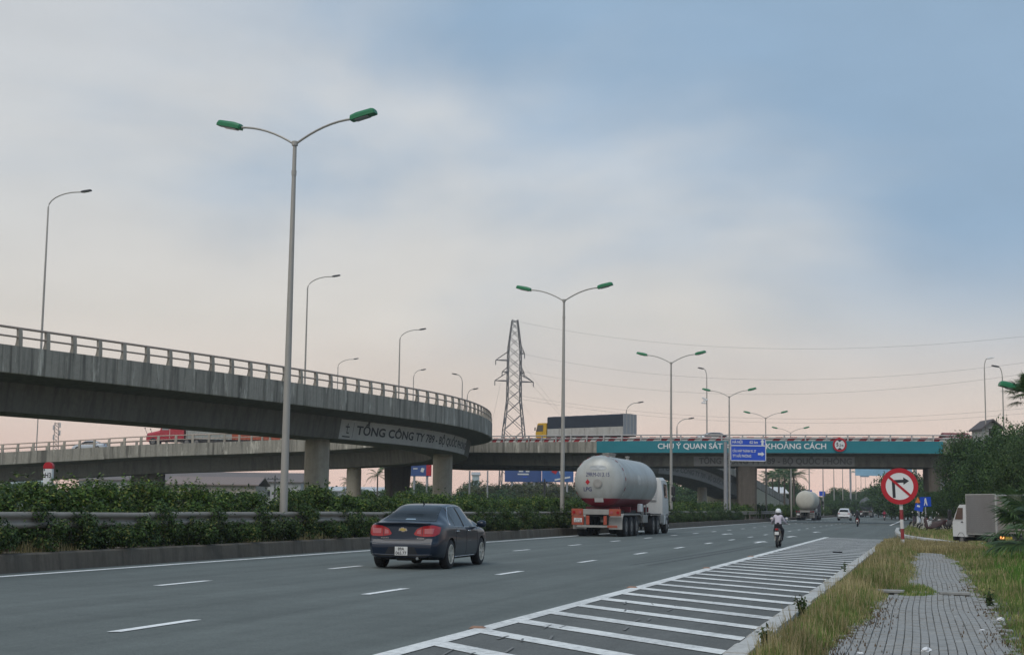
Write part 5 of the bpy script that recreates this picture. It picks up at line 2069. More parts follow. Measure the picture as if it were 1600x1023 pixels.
# --- red tractor with two containers on the far ramp arm (drives to the left)
REDC = mat('red_cab', (.42, .015, .035), .4, 0, .12, 2, coat=.3, dirt=.2, dirtcol=(.2, .06, .05))
CONG = mat('container_grey', (.34, .35, .32), .65, 0, .12, 2, dirt=.3)
CONO = mat('container_orange', (.42, .095, .045), .65, 0, .15, 2, dirt=.3)
p, hd = on_path(RP, 330, RW - 3.1, RP.L * .55)
rt = thing('container_truck', 'red long-nosed tractor with grey and orange containers on the far ramp arm', 'truck', p, -hd)
fr = 8.6
# bonnet, cab and sleeper
mb = MB()
rows = []
for y_, w, zb, zt in ((fr - .0, .85, .55, 1.45), (fr - .15, .98, .50, 1.62), (fr - 1.6, 1.02, .55, 1.95), (fr - 1.9, 1.05, .55, 2.05)):
    rows.append([(-w, y_, zb), (w, y_, zb), (w, y_, zt - .25), (w * .75, y_, zt), (-w * .75, y_, zt), (-w, y_, zt - .25)])
mb.grid(rows, closed=True)
mb.add(rows[0], [tuple(range(6))])
mb.build('bonnet', REDC, rt, smooth=30)
MB().prism([(fr - 1.9, .6), (fr - 1.95, 2.1), (fr - 2.45, 2.95), (fr - 3.3, 3.15), (fr - 3.3, .6)], lambda u, v, k: (1.15 * (1 if k else -1), u, v)).build('cab', REDC, rt)
MB().prism([(fr - 3.32, .8), (fr - 3.32, 3.35), (fr - 3.6, 3.85), (fr - 5.2, 3.9), (fr - 5.2, .8)], lambda u, v, k: (1.24 * (1 if k else -1), u, v)).build('sleeper', REDC, rt)
for s_ in (1, -1):
    MB().add([(s_ * 1.165, fr - 2.15, 2.05), (s_ * 1.165, fr - 3.1, 2.05), (s_ * 1.165, fr - 3.1, 2.85), (s_ * 1.165, fr - 2.5, 2.80)], [(0, 1, 2, 3)]).build('side_window', mat('pale_window', (.30, .33, .33), .2), rt)
    MB().bev((s_ * 1.255, fr - 4.2, 2.72), (.03, .62, .62), .01).build('emblem_panel', PLASTIC, rt)
    MB().lathe([(.001, s_ * .03), (.24, s_ * .03), (.24, 0)], 20, (s_ * 1.262, fr - 4.2, 2.72), 'X').build('emblem_disc', PLATEW, rt)
    MB().tube([(s_ * 1.1, fr - .2, 1.5), (s_ * 1.15, fr + .1, 2.2)], .03, 6).build('mirror_arm', PLASTIC, rt)
    MB().bev((s_ * 1.15, fr + .1, 2.25), (.12, .12, .2), .03).build('mirror', PLASTIC, rt)
    MB().tube([(s_ * 1.1, fr - 3.28, .9), (s_ * 1.1, fr - 3.28, 4.2)], .08, 8).build('exhaust_stack', CHROME, rt)
    for y_, w_ in ((fr - 1.0, .3), (fr - 5.6, .5), (fr - 6.9, .5), (-9.6, .5), (-10.9, .5)):
        wheel(rt, s_ * 1.0, y_, s_, .5, w_, 0, STEELW, .55)


def container(parent, y0, y1, m_, z0=.85, h=2.59):
    mb = MB()
    n = int((y1 - y0) / .14)
    rows = []
    for i in range(n + 1):
        y_ = lerp(y0, y1, i / n)
        d = .035 if (i // 2) % 2 else 0
        rows.append([(1.22 - d, y_, z0 + .12), (1.22 - d, y_, z0 + h - .1), (1.22, y_, z0 + h), (-1.22, y_, z0 + h), (-1.22 + d, y_, z0 + h - .1), (-1.22 + d, y_, z0 + .12), (-1.22, y_, z0), (1.22, y_, z0)])
    mb.grid(rows, closed=True)
    mb.add(rows[0], [tuple(range(8))])
    mb.add(rows[-1], [tuple(range(8))[::-1]])
    c = mb.build('container', m_, parent)
    for y_ in (y0, y1):
        for s_ in (1, -1):
            MB().bev((s_ * 1.19, y_, z0 + h / 2), (.13, .13, h + .02), .01).build('corner_post', m_, c)
    return c


container(rt, fr - 11.6, fr - 5.55, CONG)
container(rt, fr - 21.0, fr - 11.72, CONO)
MB().bev((0, -3.0, .68), (2.3, 20.0, .30), .02).build('chassis_beam', CHASS, rt)

# --- small white box truck at the mouth of the side road
wf, wr_ = G(1498, 853), G(1557, 857.5)
hd = math.radians(-11)
c0 = (wf + wr_) / 2
right = Vector((math.cos(hd), -math.sin(hd), 0))
cpos = c0 + right * .70
mt = thing('small_box_truck', 'small white truck with a ribbed grey cargo box at the side road', 'truck', (cpos.x, cpos.y, -.003), -hd)
RIB = mat('ribbed_box', (.35, .34, .335), .6, .15, .08, 2, dirt=.35, dirtcol=(.25, .2, .17))
truck_cab(mt, .72, 1.95, 1.44, .42, 1.74, WHITE, mat('warm_glass', (.14, .09, .07), .15), .42)
bx0, bx1, bz0, bz1, bwd = -1.75, .66, .56, 2.14, 1.56
MB().bev((0, (bx0 + bx1) / 2, (bz0 + bz1) / 2), (bwd, bx1 - bx0, bz1 - bz0), .01).build('cargo_box', RIB, mt)
nr = 20
for s_ in (1, -1):
    rb = MB()
    for i in range(nr):
        z = lerp(bz0 + .05, bz1 - .06, i / (nr - 1))
        rb.box((s_ * (bwd / 2 + .02), (bx0 + bx1) / 2, z), (.04, bx1 - bx0 - .10, .034))
    o = rb.build('side_ribs', RIB, mt)
    o['kind'] = 'stuff'
    for y_ in (bx0 + .03, bx1 - .03):
        MB().bev((s_ * (bwd / 2 + .012), y_, (bz0 + bz1) / 2), (.035, .06, bz1 - bz0 + .02), .006).build('corner_post', ALPAN, mt)
    for z in (bz0 - .01, bz1 + .005):
        MB().bev((s_ * (bwd / 2 + .012), (bx0 + bx1) / 2, z), (.04, bx1 - bx0, .05), .006).build('edge_rail', ALPAN, mt)
    for y_ in (-1.05, 1.25):
        wheel(mt, s_ * .62, y_, s_, .27, .17, 0, STEELW, .6)
    MB().grid([[(s_ * x, 1.25 + .33 * math.cos(t), .27 + .33 * math.sin(t)) for x in (.40, .735)] for t in [PI * i / 10 for i in range(11)]]).build('wheel_arch', PLASTIC, mt)
MB().bev((0, bx0 - .012, (bz0 + bz1) / 2), (bwd - .1, .02, bz1 - bz0 - .1), .004).build('rear_door', mat('rear_door', (.27, .235, .21), .65, .1, .1, 2, dirt=.3), mt)
MB().bev((0, bx0 - .026, (bz0 + bz1) / 2), (.04, .02, bz1 - bz0 - .1), .004).build('door_bar', ALPAN, mt)
MB().bev((0, -.2, .46), (.8, 3.0, .14), .02).build('chassis_beam', CHASS, mt)
MB().bev((0, bx0 + .02, .44), (1.45, .10, .10), .01).build('rear_bumper', CHASS, mt)
LIT = mat('lit_tail_lamp', (.7, .25, .08), .4, emit=(1.0, .36, .10), es=2.0)
for s_, mm in ((-1, LIT), (1, TAILR)):
    MB().bev((s_ * .58, bx0 - .03, .45), (.16, .05, .09), .01).build('tail_lamp', mm, mt)
MB().bev((-.30, bx0 - .035, .44), (.32, .01, .10), .003).build('number_plate', mat('plate_yellow', (.55, .40, .05), .5), mt)

# ------------------------------------------------------------------ scooters, motorbikes and riders
def make_scooter(label, loc, heading, body_m, cat='motorbike', lean=0.0, plate=True, group=None, name='motor_scooter', scale=.86):
    o = thing(name, label, cat, loc, -heading, group)
    o.scale = (scale,) * 3
    o.rotation_euler.y = lean
    for y_ in (-.62, .64):
        mb = MB()
        mb.lathe([(.19, -.05), (.25, -.055), (.28, -.03), (.285, 0), (.28, .03), (.25, .055), (.19, .05)], 24, (0, y_, .285), 'X', cap=False)
        w_ = mb.build('wheel', BLACK, o, smooth=35)
        rm = MB()
        rm.lathe([(.195, -.03), (.195, .03), (.18, .03), (.18, -.03), (.195, -.03)], 20, (0, y_, .285), 'X', cap=False)
        for i in range(5):
            g = 2 * PI * i / 5
            rm.tube([(0, y_, .285), (0, y_ + .185 * math.cos(g), .285 + .185 * math.sin(g))], .018, 4)
        rm.build('rim', ALLOY, w_)
    # body shell: tail, seat hump, floor, leg shield
    rows = []
    for y_, w, zb, zt in ((-.80, .045, .72, .80), (-.72, .09, .58, .84), (-.50, .145, .46, .80), (-.2, .15, .36, .76), (.05, .13, .28, .70), (.16, .12, .26, .46), (.32, .13, .26, .40), (.40, .17, .28, .80), (.48, .15, .34, .98), (.56, .10, .45, 1.02), (.60, .05, .6, .98)):
        rows.append([(-w * .8, y_, zb), (w * .8, y_, zb), (w, y_, lerp(zb, zt, .5)), (w * .8, y_, zt), (-w * .8, y_, zt), (-w, y_, lerp(zb, zt, .5))])
    mb = MB()
    mb.grid(rows, closed=True)
    mb.add(rows[0], [tuple(range(6))])
    mb.add(rows[-1], [tuple(range(6))[::-1]])
    mb.build('body_shell', body_m, o, smooth=45)
    rows = []
    for y_, w, zt in ((-.66, .08, .835), (-.5, .125, .845), (-.2, .135, .80), (.02, .10, .785), (.12, .06, .74)):
        rows.append([(-w, y_, zt - .07), (w, y_, zt - .07), (w * .9, y_, zt), (-w * .9, y_, zt)])
    mb = MB()
    mb.grid(rows, closed=True)
    mb.build('seat', PLASTIC, o, smooth=50)
    MB().bev((0, -.815, .80), (.15, .04, .075), .015).build('tail_lamp', TAILR, o)
    MB().tube([(0, -.66, .30), (0, -.76, .55), (0, -.70, .74)], .035, 6).build('rear_fender', PLASTIC, o)
    MB().bev((0, -.82, .625), (.185, .012, .14), .004).build('number_plate', PLATEW, o)
    MB().grid([[(x, .64 + .33 * math.cos(t), .285 + .33 * math.sin(t)) for x in (-.07, 0, .07)] for t in [.3 + 2.2 * i / 7 for i in range(8)]]).build('front_fender', body_m, o, smooth='all')
    for s_ in (1, -1):
        MB().tube([(s_ * .075, .64, .285), (s_ * .075, .52, .75)], .022, 6).build('fork_tube', ALLOY, o)
        MB().tube([(s_ * .08, -.62, .30), (s_ * .10, -.48, .64)], .025, 6).build('shock_absorber', ALLOY, o)
        MB().tube([(0, .46, .98), (s_ * .16, .44, 1.04), (s_ * .34, .36, 1.03)], .017, 6).build('handlebar', PLASTIC, o)
        MB().tube([(s_ * .22, .42, 1.05), (s_ * .30, .42, 1.22)], .008, 5).build('mirror_arm', PLASTIC, o)
        MB().lathe([(.001, -.02), (.06, -.018), (.08, 0), (.06, .012), (.001, .014)], 14, (s_ * .32, .42, 1.25), 'Y').build('mirror', mat('mirror_glass', (.62, .64, .66), .1, .9), o)
    MB().tube([(.12, -.1, .27), (.16, -.45, .30), (.17, -.85, .40)], [.03, .05, .055], 8).build('exhaust_pipe', PLASTIC, o, smooth=True)
    MB().lathe([(.001, .02), (.07, .01), (.085, -.04)], 14, (0, .60, .93), 'Y').build('headlight', PLATEW, o)
    return o


SKIN = mat('skin', (.42, .25, .17), .6)


def make_person(label, loc, heading, mats, helmet_m, hair=True, hair_len=.16, scale=.86):
    """rider: pelvis on the seat, hands on the grips; one continuous skinned body, coloured by bone"""
    V = [(0, -.14, .90), (0, -.14, 1.04), (0, -.09, 1.20), (0, -.04, 1.34), (0, -.01, 1.44), (0, .02, 1.53), (0, .03, 1.63),           # 0-6 spine, neck, head
         (.15, -.05, 1.37), (.26, .06, 1.16), (.325, .29, 1.05), (.33, .37, 1.04),                                                  # 7-10 right arm
         (-.15, -.05, 1.37), (-.26, .06, 1.16), (-.325, .29, 1.05), (-.33, .37, 1.04),                                              # 11-14
         (.09, -.08, .87), (.18, .27, .74), (.145, .18, .36), (.15, .31, .31),                                                      # 15-18 right leg
         (-.09, -.08, .87), (-.18, .27, .74), (-.145, .18, .36), (-.15, .31, .31), (0, .115, 1.55)]                                 # 19-22, nose 23
    Rr = [(.16, .14), (.145, .115), (.165, .12), (.14, .10), (.055, .055), (.085, .095), (.075, .085),
          (.075, .07), (.056, .056), (.038, .036), (.034, .026), (.075, .07), (.056, .056), (.038, .036), (.034, .026),
          (.105, .10), (.075, .075), (.052, .052), (.045, .035), (.105, .10), (.075, .075), (.052, .052), (.045, .035), (.018, .02)]
    E_ = [(0, 1), (1, 2), (2, 3), (3, 4), (4, 5), (5, 6), (3, 7), (7, 8), (8, 9), (9, 10), (3, 11), (11, 12), (12, 13), (13, 14), (0, 15), (15, 16), (16, 17), (17, 18), (0, 19), (19, 20), (20, 21), (21, 22), (5, 23)]
    zone = {0: 1, 1: 0, 2: 0, 3: 0, 4: 2, 5: 2, 6: 0, 7: 0, 8: 0, 9: 2, 10: 0, 11: 0, 12: 0, 13: 2, 14: 1, 15: 1, 16: 1, 17: 3, 18: 1, 19: 1, 20: 1, 21: 3, 22: 2}
    # fingers: short chains closing over the grips
    for s_ in (1, -1):
        root_i = 10 if s_ > 0 else 14
        for f_ in range(4):
            i0 = len(V)
            bx = s_ * (.30 + .02 * f_)
            V += [(bx, .40, 1.055), (bx, .415, 1.02 - .004 * f_)]
            Rr += [(.010, .010), (.008, .008)]
            E_ += [(root_i, i0), (i0, i0 + 1)]
            zone[len(E_) - 2] = zone[len(E_) - 1] = 2
        i0 = len(V)
        V += [(s_ * .285, .36, 1.03)]
        Rr += [(.011, .011)]
        E_ += [(root_i, i0)]
        zone[len(E_) - 1] = 2
    me = bpy.data.meshes.new('p')
    me.from_pydata(V, E_, [])
    ob = bpy.data.objects.new('p', me)
    COL.objects.link(ob)
    ob.modifiers.new('s', 'SKIN')
    for i, r in enumerate(Rr):
        me.skin_vertices[0].data[i].radius = r
        me.skin_vertices[0].data[i].use_root = (i == 0)
    sb = ob.modifiers.new('u', 'SUBSURF')
    sb.levels = sb.render_levels = 2
    bpy.context.view_layer.update()
    dg = bpy.context.evaluated_depsgraph_get()
    bme = bpy.data.meshes.new_from_object(ob.evaluated_get(dg))
    bpy.data.objects.remove(ob)
    bme.name = 'person'
    bme.materials.clear()
    for m_ in mats:
        bme.materials.append(m_)
    Va = [Vector(v) for v in V]
    for p_ in bme.polygons:
        c = p_.center
        best, bi = 9, 0
        for i, (a_, b_) in enumerate(E_):
            d = Va[b_] - Va[a_]
            t = min(1, max(0, (c - Va[a_]).dot(d) / max(1e-9, d.length_squared)))
            q = (c - Va[a_] - d * t).length
            if q < best:
                best, bi = q, i
        p_.material_index = zone[bi]
        p_.use_smooth = True
    o = link('person', bme, None, loc, -heading, (scale,) * 3)
    tag(o, label, 'person')
    hm = MB()
    prof = [(.001, .135), (.05, .130), (.09, .105), (.118, .06), (.128, .01), (.126, -.03), (.118, -.055)]
    hm.lathe(prof, 20)
    hm.v = [(x, y * 1.14 + .02, z + 1.585) for x, y, z in hm.v]
    hm.build('helmet', helmet_m, o, smooth='all')
    if hair:
        MB().lathe([(.001, .05), (.09, .03), (.102, -.04), (.085, -hair_len * .7), (.04, -hair_len), (.001, -hair_len - .01)], 14, (0, -.03, 1.50)).build('hair', mat('black_hair', (.012, .011, .011), .6), o, smooth='all')
    for s_ in (1, -1):
        MB().lathe([(.001, .006), (.012, .004), (.014, -.01)], 8, (s_ * .035, .118, 1.57), 'Y').build('eye', SIGNK, o)
    MB().bev((0, .108, 1.505), (.05, .014, .012), .004).build('mouth', mat('lips', (.30, .12, .10), .6), o)
    return o


SHIRT = mat('pale_lilac_shirt', (.50, .46, .52), .85, 0, .15, 8)
TROUS = mat('dark_trousers', (.02, .02, .025), .85)
SHOE = mat('sandal', (.05, .045, .04), .7)
BAREL = mat('bare_leg', (.42, .27, .20), .6)
sp0 = G(1216.5, 854.3)
make_scooter('black scooter ridden along the white hatch line by a white-helmeted rider', sp0, TH, mat('scooter_black', (.03, .025, .028), .35, .1, .1, 6, coat=.4))
make_person('person in a pale lilac shirt and white helmet riding a scooter away', sp0, TH, [SHIRT, TROUS, SKIN, SHOE], mat('white_helmet', (.72, .73, .74), .3))
BLK = mat('black_jacket', (.018, .018, .022), .85)
sp1 = G(1340, 822.3)
sr = mat('scooter_red', (.25, .02, .03), .35, 0, .1, 6, coat=.4)
make_scooter('red scooter ridden away by a person in black', sp1, TH, sr)
make_person('person in black jacket and dark helmet riding a scooter under the overpass', sp1, TH, [BLK, TROUS, SKIN, SHOE], mat('dark_helmet', (.05, .05, .055), .35))
sp2 = G(1382, 812.8)
make_scooter('bright red scooter farther along the right lane', sp2, TH, mat('scooter_bright', (.45, .02, .06), .35, 0, .1, 6, coat=.4))
make_person('person in a red top on the bright red scooter far ahead', sp2, TH, [mat('red_top', (.32, .03, .06), .85), TROUS, SKIN, SHOE], mat('maroon_helmet', (.14, .03, .04), .35))
sp3 = G(1397, 809.3)
make_scooter('most distant dark scooter near the right kerb', sp3, TH, mat('scooter_dark', (.04, .045, .06), .4))
make_person('person in dark blue on the most distant scooter near the right kerb', sp3, TH, [mat('dark_blue_top', (.03, .05, .11), .85), TROUS, SKIN, SHOE], mat('blue_helmet', (.06, .08, .16), .35))

# parked motorbikes on the second verge
bk = [('dark red motorbike parked nearest, front wheel to the left, on the far verge', (1458, 95), -1.25, mat('bike_maroon', (.035, .012, .014), .4, 0, .1, 6, coat=.3)),
      ('black motorbike parked behind the nearest dark red one', (1474, 99), -1.1, mat('bike_black', (.02, .02, .022), .4, 0, .1, 6, coat=.3)),
      ('silver motorbike parked in the middle of the verge row', (1452, 103), -.95, mat('bike_silver', (.42, .43, .44), .4, .3, .1, 6)),
      ('white motorbike parked under the pedestrian sign', (1443, 107), -.75, mat('bike_white', (.55, .55, .56), .4, 0, .1, 6)),
      ('blue-grey motorbike parked towards the bushes', (1466, 106), -1.3, mat('bike_grey', (.13, .16, .18), .4, 0, .1, 6)),
      ('dark motorbike parked at the road end of the row', (1434, 112), -.5, mat('bike_dark', (.05, .03, .035), .4, 0, .1, 6))]
for lab, q, h_, m_ in bk:
    make_scooter(lab, Vector((at(q[0], 800, q[1]).x, q[1], VZ)), h_, m_, lean=.14, group='motorbikes parked on the verge', name='parked_motorbike', scale=1.0)

# ------------------------------------------------------------------ vegetation
LEAFH = leaf_mat('hedge_leaf', (.010, .030, .008), (.105, .182, .030), .25, (.26, .28, .06), .07)
LEAFL = leaf_mat('low_shrub_leaf', (.009, .025, .008), (.080, .138, .030), .25, (.19, .19, .05), .05)
LEAFT = leaf_mat('tree_leaf', (.010, .034, .012), (.090, .160, .042), .25)
LEAFB = leaf_mat('tree_leaf_bright', (.028, .060, .018), (.085, .135, .038), .25)
LEAFP = leaf_mat('palm_leaf', (.026, .062, .022), (.11, .18, .06), .25)
LEAFO = leaf_mat('olive_leaf', (.035, .045, .016), (.10, .11, .04), .22)
BARK = mat('bark', (.10, .08, .06), .95, 0, .3, 5, bump=.8)
GREENB = leaf_mat('grass_blade', (.085, .135, .030), (.215, .30, .075), .35, (.42, .35, .17), .16)
DRYB = leaf_mat('dry_grass_blade', (.17, .16, .06), (.37, .30, .135), .35, (.46, .38, .21), .35)
LUSH = leaf_mat('lush_grass_blade', (.045, .13, .015), (.12, .27, .035), .3)


def leaf_quads(C, size, rng, up=.35, asp=.5, out=None):
    n = len(C)
    nrm = rng.normal(size=(n, 3))
    if out is not None:
        nrm = nrm * .5 + out * 1.05
    nrm[:, 2] += up
    nrm /= np.linalg.norm(nrm, axis=1, keepdims=True)
    r = rng.normal(size=(n, 3))
    u = np.cross(nrm, r)
    u /= np.linalg.norm(u, axis=1, keepdims=True)
    v = np.cross(nrm, u)
    s = (size * rng.uniform(.65, 1.35, size=(n, 1)))
    P = np.empty((n, 4, 3))
    P[:, 0] = C - u * s * .5
    P[:, 1] = C + v * s * asp * .5 + u * s * .05
    P[:, 2] = C + u * s * .5 - nrm * s * .12
    P[:, 3] = C - v * s * asp * .5 + u * s * .05
    return P


def clump_points(rng, clumps, n, shell=.55):
    """clumps: list of (centre, radii); points mostly in the outer shell of each clump"""
    vol = np.array([c[1][0] * c[1][1] * c[1][2] for c in clumps]) ** .67
    cnt = rng.multinomial(n, vol / vol.sum())
    C, O = [], []
    for (c, r), k_ in zip(clumps, cnt):
        d = rng.normal(size=(k_, 3))
        d /= np.linalg.norm(d, axis=1, keepdims=True)
        rad = (shell + (1 - shell) * rng.random((k_, 1)) ** .6) * (1 + .10 * rng.normal(size=(k_, 1)))
        C.append(np.array(c) + d * rad * np.array(r))
        O.append(d)
    return np.concatenate(C), np.concatenate(O)


def shrub_mesh(seed, w, d, z0, z1, n, size, m_, tops=6):
    rng = np.random.default_rng(seed)
    cl = []
    h = z1 - z0
    # leafy heads set over the outside of the bush, with gaps between them
    for i in range(30):
        v = rng.normal(size=3)
        v /= np.linalg.norm(v)
        c = (v[0] * w * .38, v[1] * d * .36, z0 + h * (.50 + .36 * v[2]))
        s_ = rng.uniform(.10, .17)
        cl.append((c, (w * s_, w * s_, w * s_ * .8)))
    C, O = clump_points(rng, cl, int(n * .86), .62)
    q, oq = clump_points(rng, [((0, 0, z0 + h * .45), (w * .36, d * .34, h * .40))], n - int(n * .86), .5)
    C, O = np.concatenate([C, q]), np.concatenate([O, oq])
    O[:, 2] += .3
    for i in range(tops):       # shoots standing above the trimmed top
        x, y = rng.uniform(-.45, .45) * w, rng.uniform(-.4, .4) * d
        k_ = 16
        t = rng.random(k_)
        zt = z1 + rng.uniform(-.05, .20)
        q = np.stack([x + rng.normal(size=k_) * .035, y + rng.normal(size=k_) * .035, lerp(z1 - .28, zt, t)], 1)
        C = np.concatenate([C, q])
        O = np.concatenate([O, np.tile([[0, 0, 1.0]], (k_, 1))])
    keep = C[:, 2] > z0 - .02
    return quads_mesh('hedge_shrub', leaf_quads(C[keep], size, rng, .35, .55, O[keep]), m_)


def stem_mesh(h):
    mb = MB()
    for a_ in range(5):
        g = a_ * 1.25
        mb.tube([(0, 0, 0), (.10 * math.cos(g), .10 * math.sin(g), h * .4), (.3 * math.cos(g), .3 * math.sin(g), h)], [.025, .018, .008], 5)
    return mb.mesh('stem', BARK)


hs = [shrub_mesh(10 + i, 1.75, 1.55, .02, 1.62, 4600, .085, LEAFH) for i in range(5)]
ls = [shrub_mesh(30 + i, 1.55, 1.05,   .02, .80, 3200, .075, LEAFL, 4) for i in range(5)]
lt = [shrub_mesh(50 + i, 1.5, 1.05, .02, 1.18, 3200, .075, LEAFL, 4) for i in range(3)]
hsf = [shrub_mesh(70 + i, 2.6, 1.6, .02, 1.62, 2600, .15, LEAFH, 8) for i in range(3)]
stem = stem_mesh(.7)
rs = random.Random(3)


def shrub(me, pos, rz, sc, label, group, name='hedge_shrub'):
    o = link(name, me, None, pos, rz, sc)
    tag(o, label, 'shrub', group)
    s_ = link('stem', stem, o)
    return o


a = 13.0
while a < 118:
    shrub(hs[rs.randrange(5)], rd(-19.05 + rs.uniform(-.18, .18), a, .26), rs.uniform(0, 6.28), (rs.uniform(.95, 1.15), rs.uniform(.95, 1.15), rs.uniform(.93, 1.12)),
          'dark green shrub in the clipped hedge row behind the guardrail', 'hedge shrubs behind the guardrail')
    a += rs.uniform(1.02, 1.28)
while a < 420:
    shrub(hsf[rs.randrange(3)], rd(-19.05 + rs.uniform(-.2, .2), a, .26), rs.uniform(0, 6.28), (1, 1, rs.uniform(.93, 1.12)),
          'distant dark shrub of the median hedge beyond the near row', 'distant hedge shrubs')
    a += rs.uniform(2.1, 2.6)
a = 13.0
while a < 150:
    tall = rs.random() < .45
    me = lt[rs.randrange(3)] if tall else ls[rs.randrange(5)]
    shrub(me, rd(-18.02 + rs.uniform(-.05, .12) - (0 if not tall else -.02), a, .26), rs.uniform(-.4, .4), (rs.uniform(.8, 1.1), rs.uniform(.85, 1.05), rs.uniform(.85, 1.1)),
          'low leafy shrub growing in front of the median guardrail', 'low shrubs before the guardrail', 'low_shrub')
    a += rs.uniform(1.15, 1.75) if rs.random() < .88 else rs.uniform(2.0, 2.5)


def tree_meshes(seed, H, crown_w, crown_h, n, size, m_, nclump=16, trunk_r=.16, droop=0.0):
    rng = np.random.default_rng(seed)
    zc = H - crown_h / 2
    cl, tips = [], []
    for i in range(nclump):
        g = rng.uniform(0, 2 * PI)
        f = rng.uniform(.15, .85)
        zz_ = rng.uniform(-.95, .92)
        rad_ = math.sqrt(max(.05, 1 - (zz_ * .85) ** 2))
        c = (crown_w / 2 * f * rad_ * math.cos(g), crown_w / 2 * f * rad_ * math.sin(g), zc + zz_ * crown_h * .42)
        s_ = rng.uniform(.17, .30)
        cl.append((c, (crown_w * s_, crown_w * s_, crown_h * s_ * .72)))
        tips.append(c)
    C, O = clump_points(rng, cl, n, .45)
    # stray sprigs break up the outline
    k_ = n // 14
    d = rng.normal(size=(k_, 3))
    d /= np.linalg.norm(d, axis=1, keepdims=True)
    q = np.array([0, 0, zc]) + d * np.array([crown_w * .5, crown_w * .5, crown_h * .5]) * rng.uniform(.92, 1.12, size=(k_, 1))
    C = np.concatenate([C, q])
    O = np.concatenate([O, d])
    crown = quads_mesh('crown', leaf_quads(C, size, rng, .3, .5, O * .6), m_)
    tb_ = MB()
    tb_.tube([(0, 0, -.2), (.05, .03, H * .25), (0, .06, H * .5), (.02, 0, H * .75)], [trunk_r * 1.25, trunk_r, trunk_r * .75, trunk_r * .35], 8)
    for c in tips[:9]:
        b0 = Vector((0, .03, H * rng.uniform(.25, .55)))
        tb_.tube([b0, b0.lerp(Vector(c), .5) + Vector((0, 0, -.2)), Vector(c)], [trunk_r * .5, trunk_r * .32, trunk_r * .12], 5)
    return crown, tb_.mesh('trunk', BARK, smooth=40)


def tree(meshes, label, loc, rz, sc, group=None, name='tree', cat='tree'):
    o = thing(name, label, cat, loc, rz, group)
    o.scale = sc if isinstance(sc, tuple) else (sc,) * 3
    link('crown', meshes[0], o)
    link('trunk', meshes[1], o)
    return o


def tree_px(meshes, H, label, px, ytop, Y, rz=0.0, wide=1.0, group=None, name='tree'):
    t = at(px, ytop, Y)
    s_ = t.z / H
    return tree(meshes, label, (t.x, Y, 0), rz, (s_ * wide, s_ * wide, s_), group, name)


T = [tree_meshes(100 + i, 8.0, 6.2, 6.4, 24000, .19, LEAFT, 30) for i in range(4)]
TB = [tree_meshes(120 + i, 8.0, 6.4, 6.6, 20000, .20, LEAFB, 26) for i in range(2)]
TF = [tree_meshes(140 + i, 8.0, 9.5, 6.8, 5200, .52, LEAFT, 18) for i in range(4)]
TO = [tree_meshes(160 + i, 8.0, 10.0, 6.5, 4600, .52, LEAFO, 18) for i in range(2)]
TS = tree_meshes(180, 8.0, 3.4, 5.0, 3600, .30, LEAFT, 12, .1)

# right-hand tree mass
for i, (m_, px, yt_, Y, w_, lab) in enumerate((
        (T[0], 1548, 684, 96, 1.0, 'large dark tree over the overpass end, directly below the house roof'),
        (T[1], 1508, 680, 116, .78, 'dark tree whose sprays hang in front of the overpass right end'),
        (T[2], 1596, 664, 88, 1.0, 'tall dark tree at the right edge above the cargo box'),
        (TB[0], 1588, 690, 76, .85, 'brighter green leafy tree at the right edge behind the small truck'),
        (T[3], 1528, 716, 100, .80, 'dense dark tree rising behind the small truck box'),
        (TB[1], 1640, 668, 80, 1.0, 'leafy tree just reaching in from the right frame edge'),
        (T[1], 1482, 757, 138, .95, 'low dark tree left of the small truck, under the overpass end'),
        (T[2], 1560, 735, 90, 1.0, 'broad dark bush tree directly behind the cargo box'),
        (T[0], 1452, 768, 152, .8, 'small tree beneath the right overpass pier'))):
    tree_px(m_, 8.0, lab, px, yt_, Y, i * 1.7, w_, 'trees massed on the right verge')
tree_px(TS, 8.0, 'thin leafy top with hanging sprays poking above the right trees', 1566, 650, 95, .4, .45, None, 'slender_tree')

# background trees seen under the bridges
NTH = ['first', 'second', 'third', 'fourth', 'fifth', 'sixth', 'seventh', 'eighth', 'ninth', 'tenth', 'eleventh', 'twelfth']


def far_trees(spec, meshes, label, group):
    order = sorted(range(len(spec)), key=lambda k_: spec[k_][0])
    for i, (px, yt_, Y, w_) in enumerate(spec):
        tree_px(meshes[i % len(meshes)], 8.0, '%s, %s from left' % (label, NTH[order.index(i)]), px, yt_, Y, i * 2.1, w_, group)


far_trees([(1292, 770, 340, .8), (1306, 762, 360, .8), (1318, 763, 420, .9), (1336, 768, 440, 1.0), (1352, 761, 430, 1.0), (1367, 759, 400, .9), (1376, 762, 360, .9), (1302, 781, 300, 1.0), (1330, 778, 330, 1.2), (1352, 775, 330, 1.2), (1372, 776, 300, 1.2)],
          TF, 'hazy tree in the far row closing the road ahead', 'far trees ahead')
far_trees([(1404, 728, 230, .75), (1392, 741, 250, .8), (1417, 736, 235, .85)], TF, 'tall hazy tree behind the no right turn sign', 'tall trees behind the sign')
far_trees([(1398, 764, 260, 1.1), (1428, 752, 200, .9), (1412, 772, 220, 1.2), (1436, 774, 190, 1.2)], TF, 'lower hazy tree along the right kerb past the overpass', 'lower trees past the overpass')
far_trees([(1058, 738, 330, .8), (1085, 748, 320, .9), (1112, 752, 330, 1.0), (1140, 758, 340, 1.0), (1066, 762, 270, 1.2), (1118, 766, 280, 1.2), (1158, 768, 300, 1.2)], TF,
          'dark tree standing behind the descending ramp', 'trees behind the descending ramp')
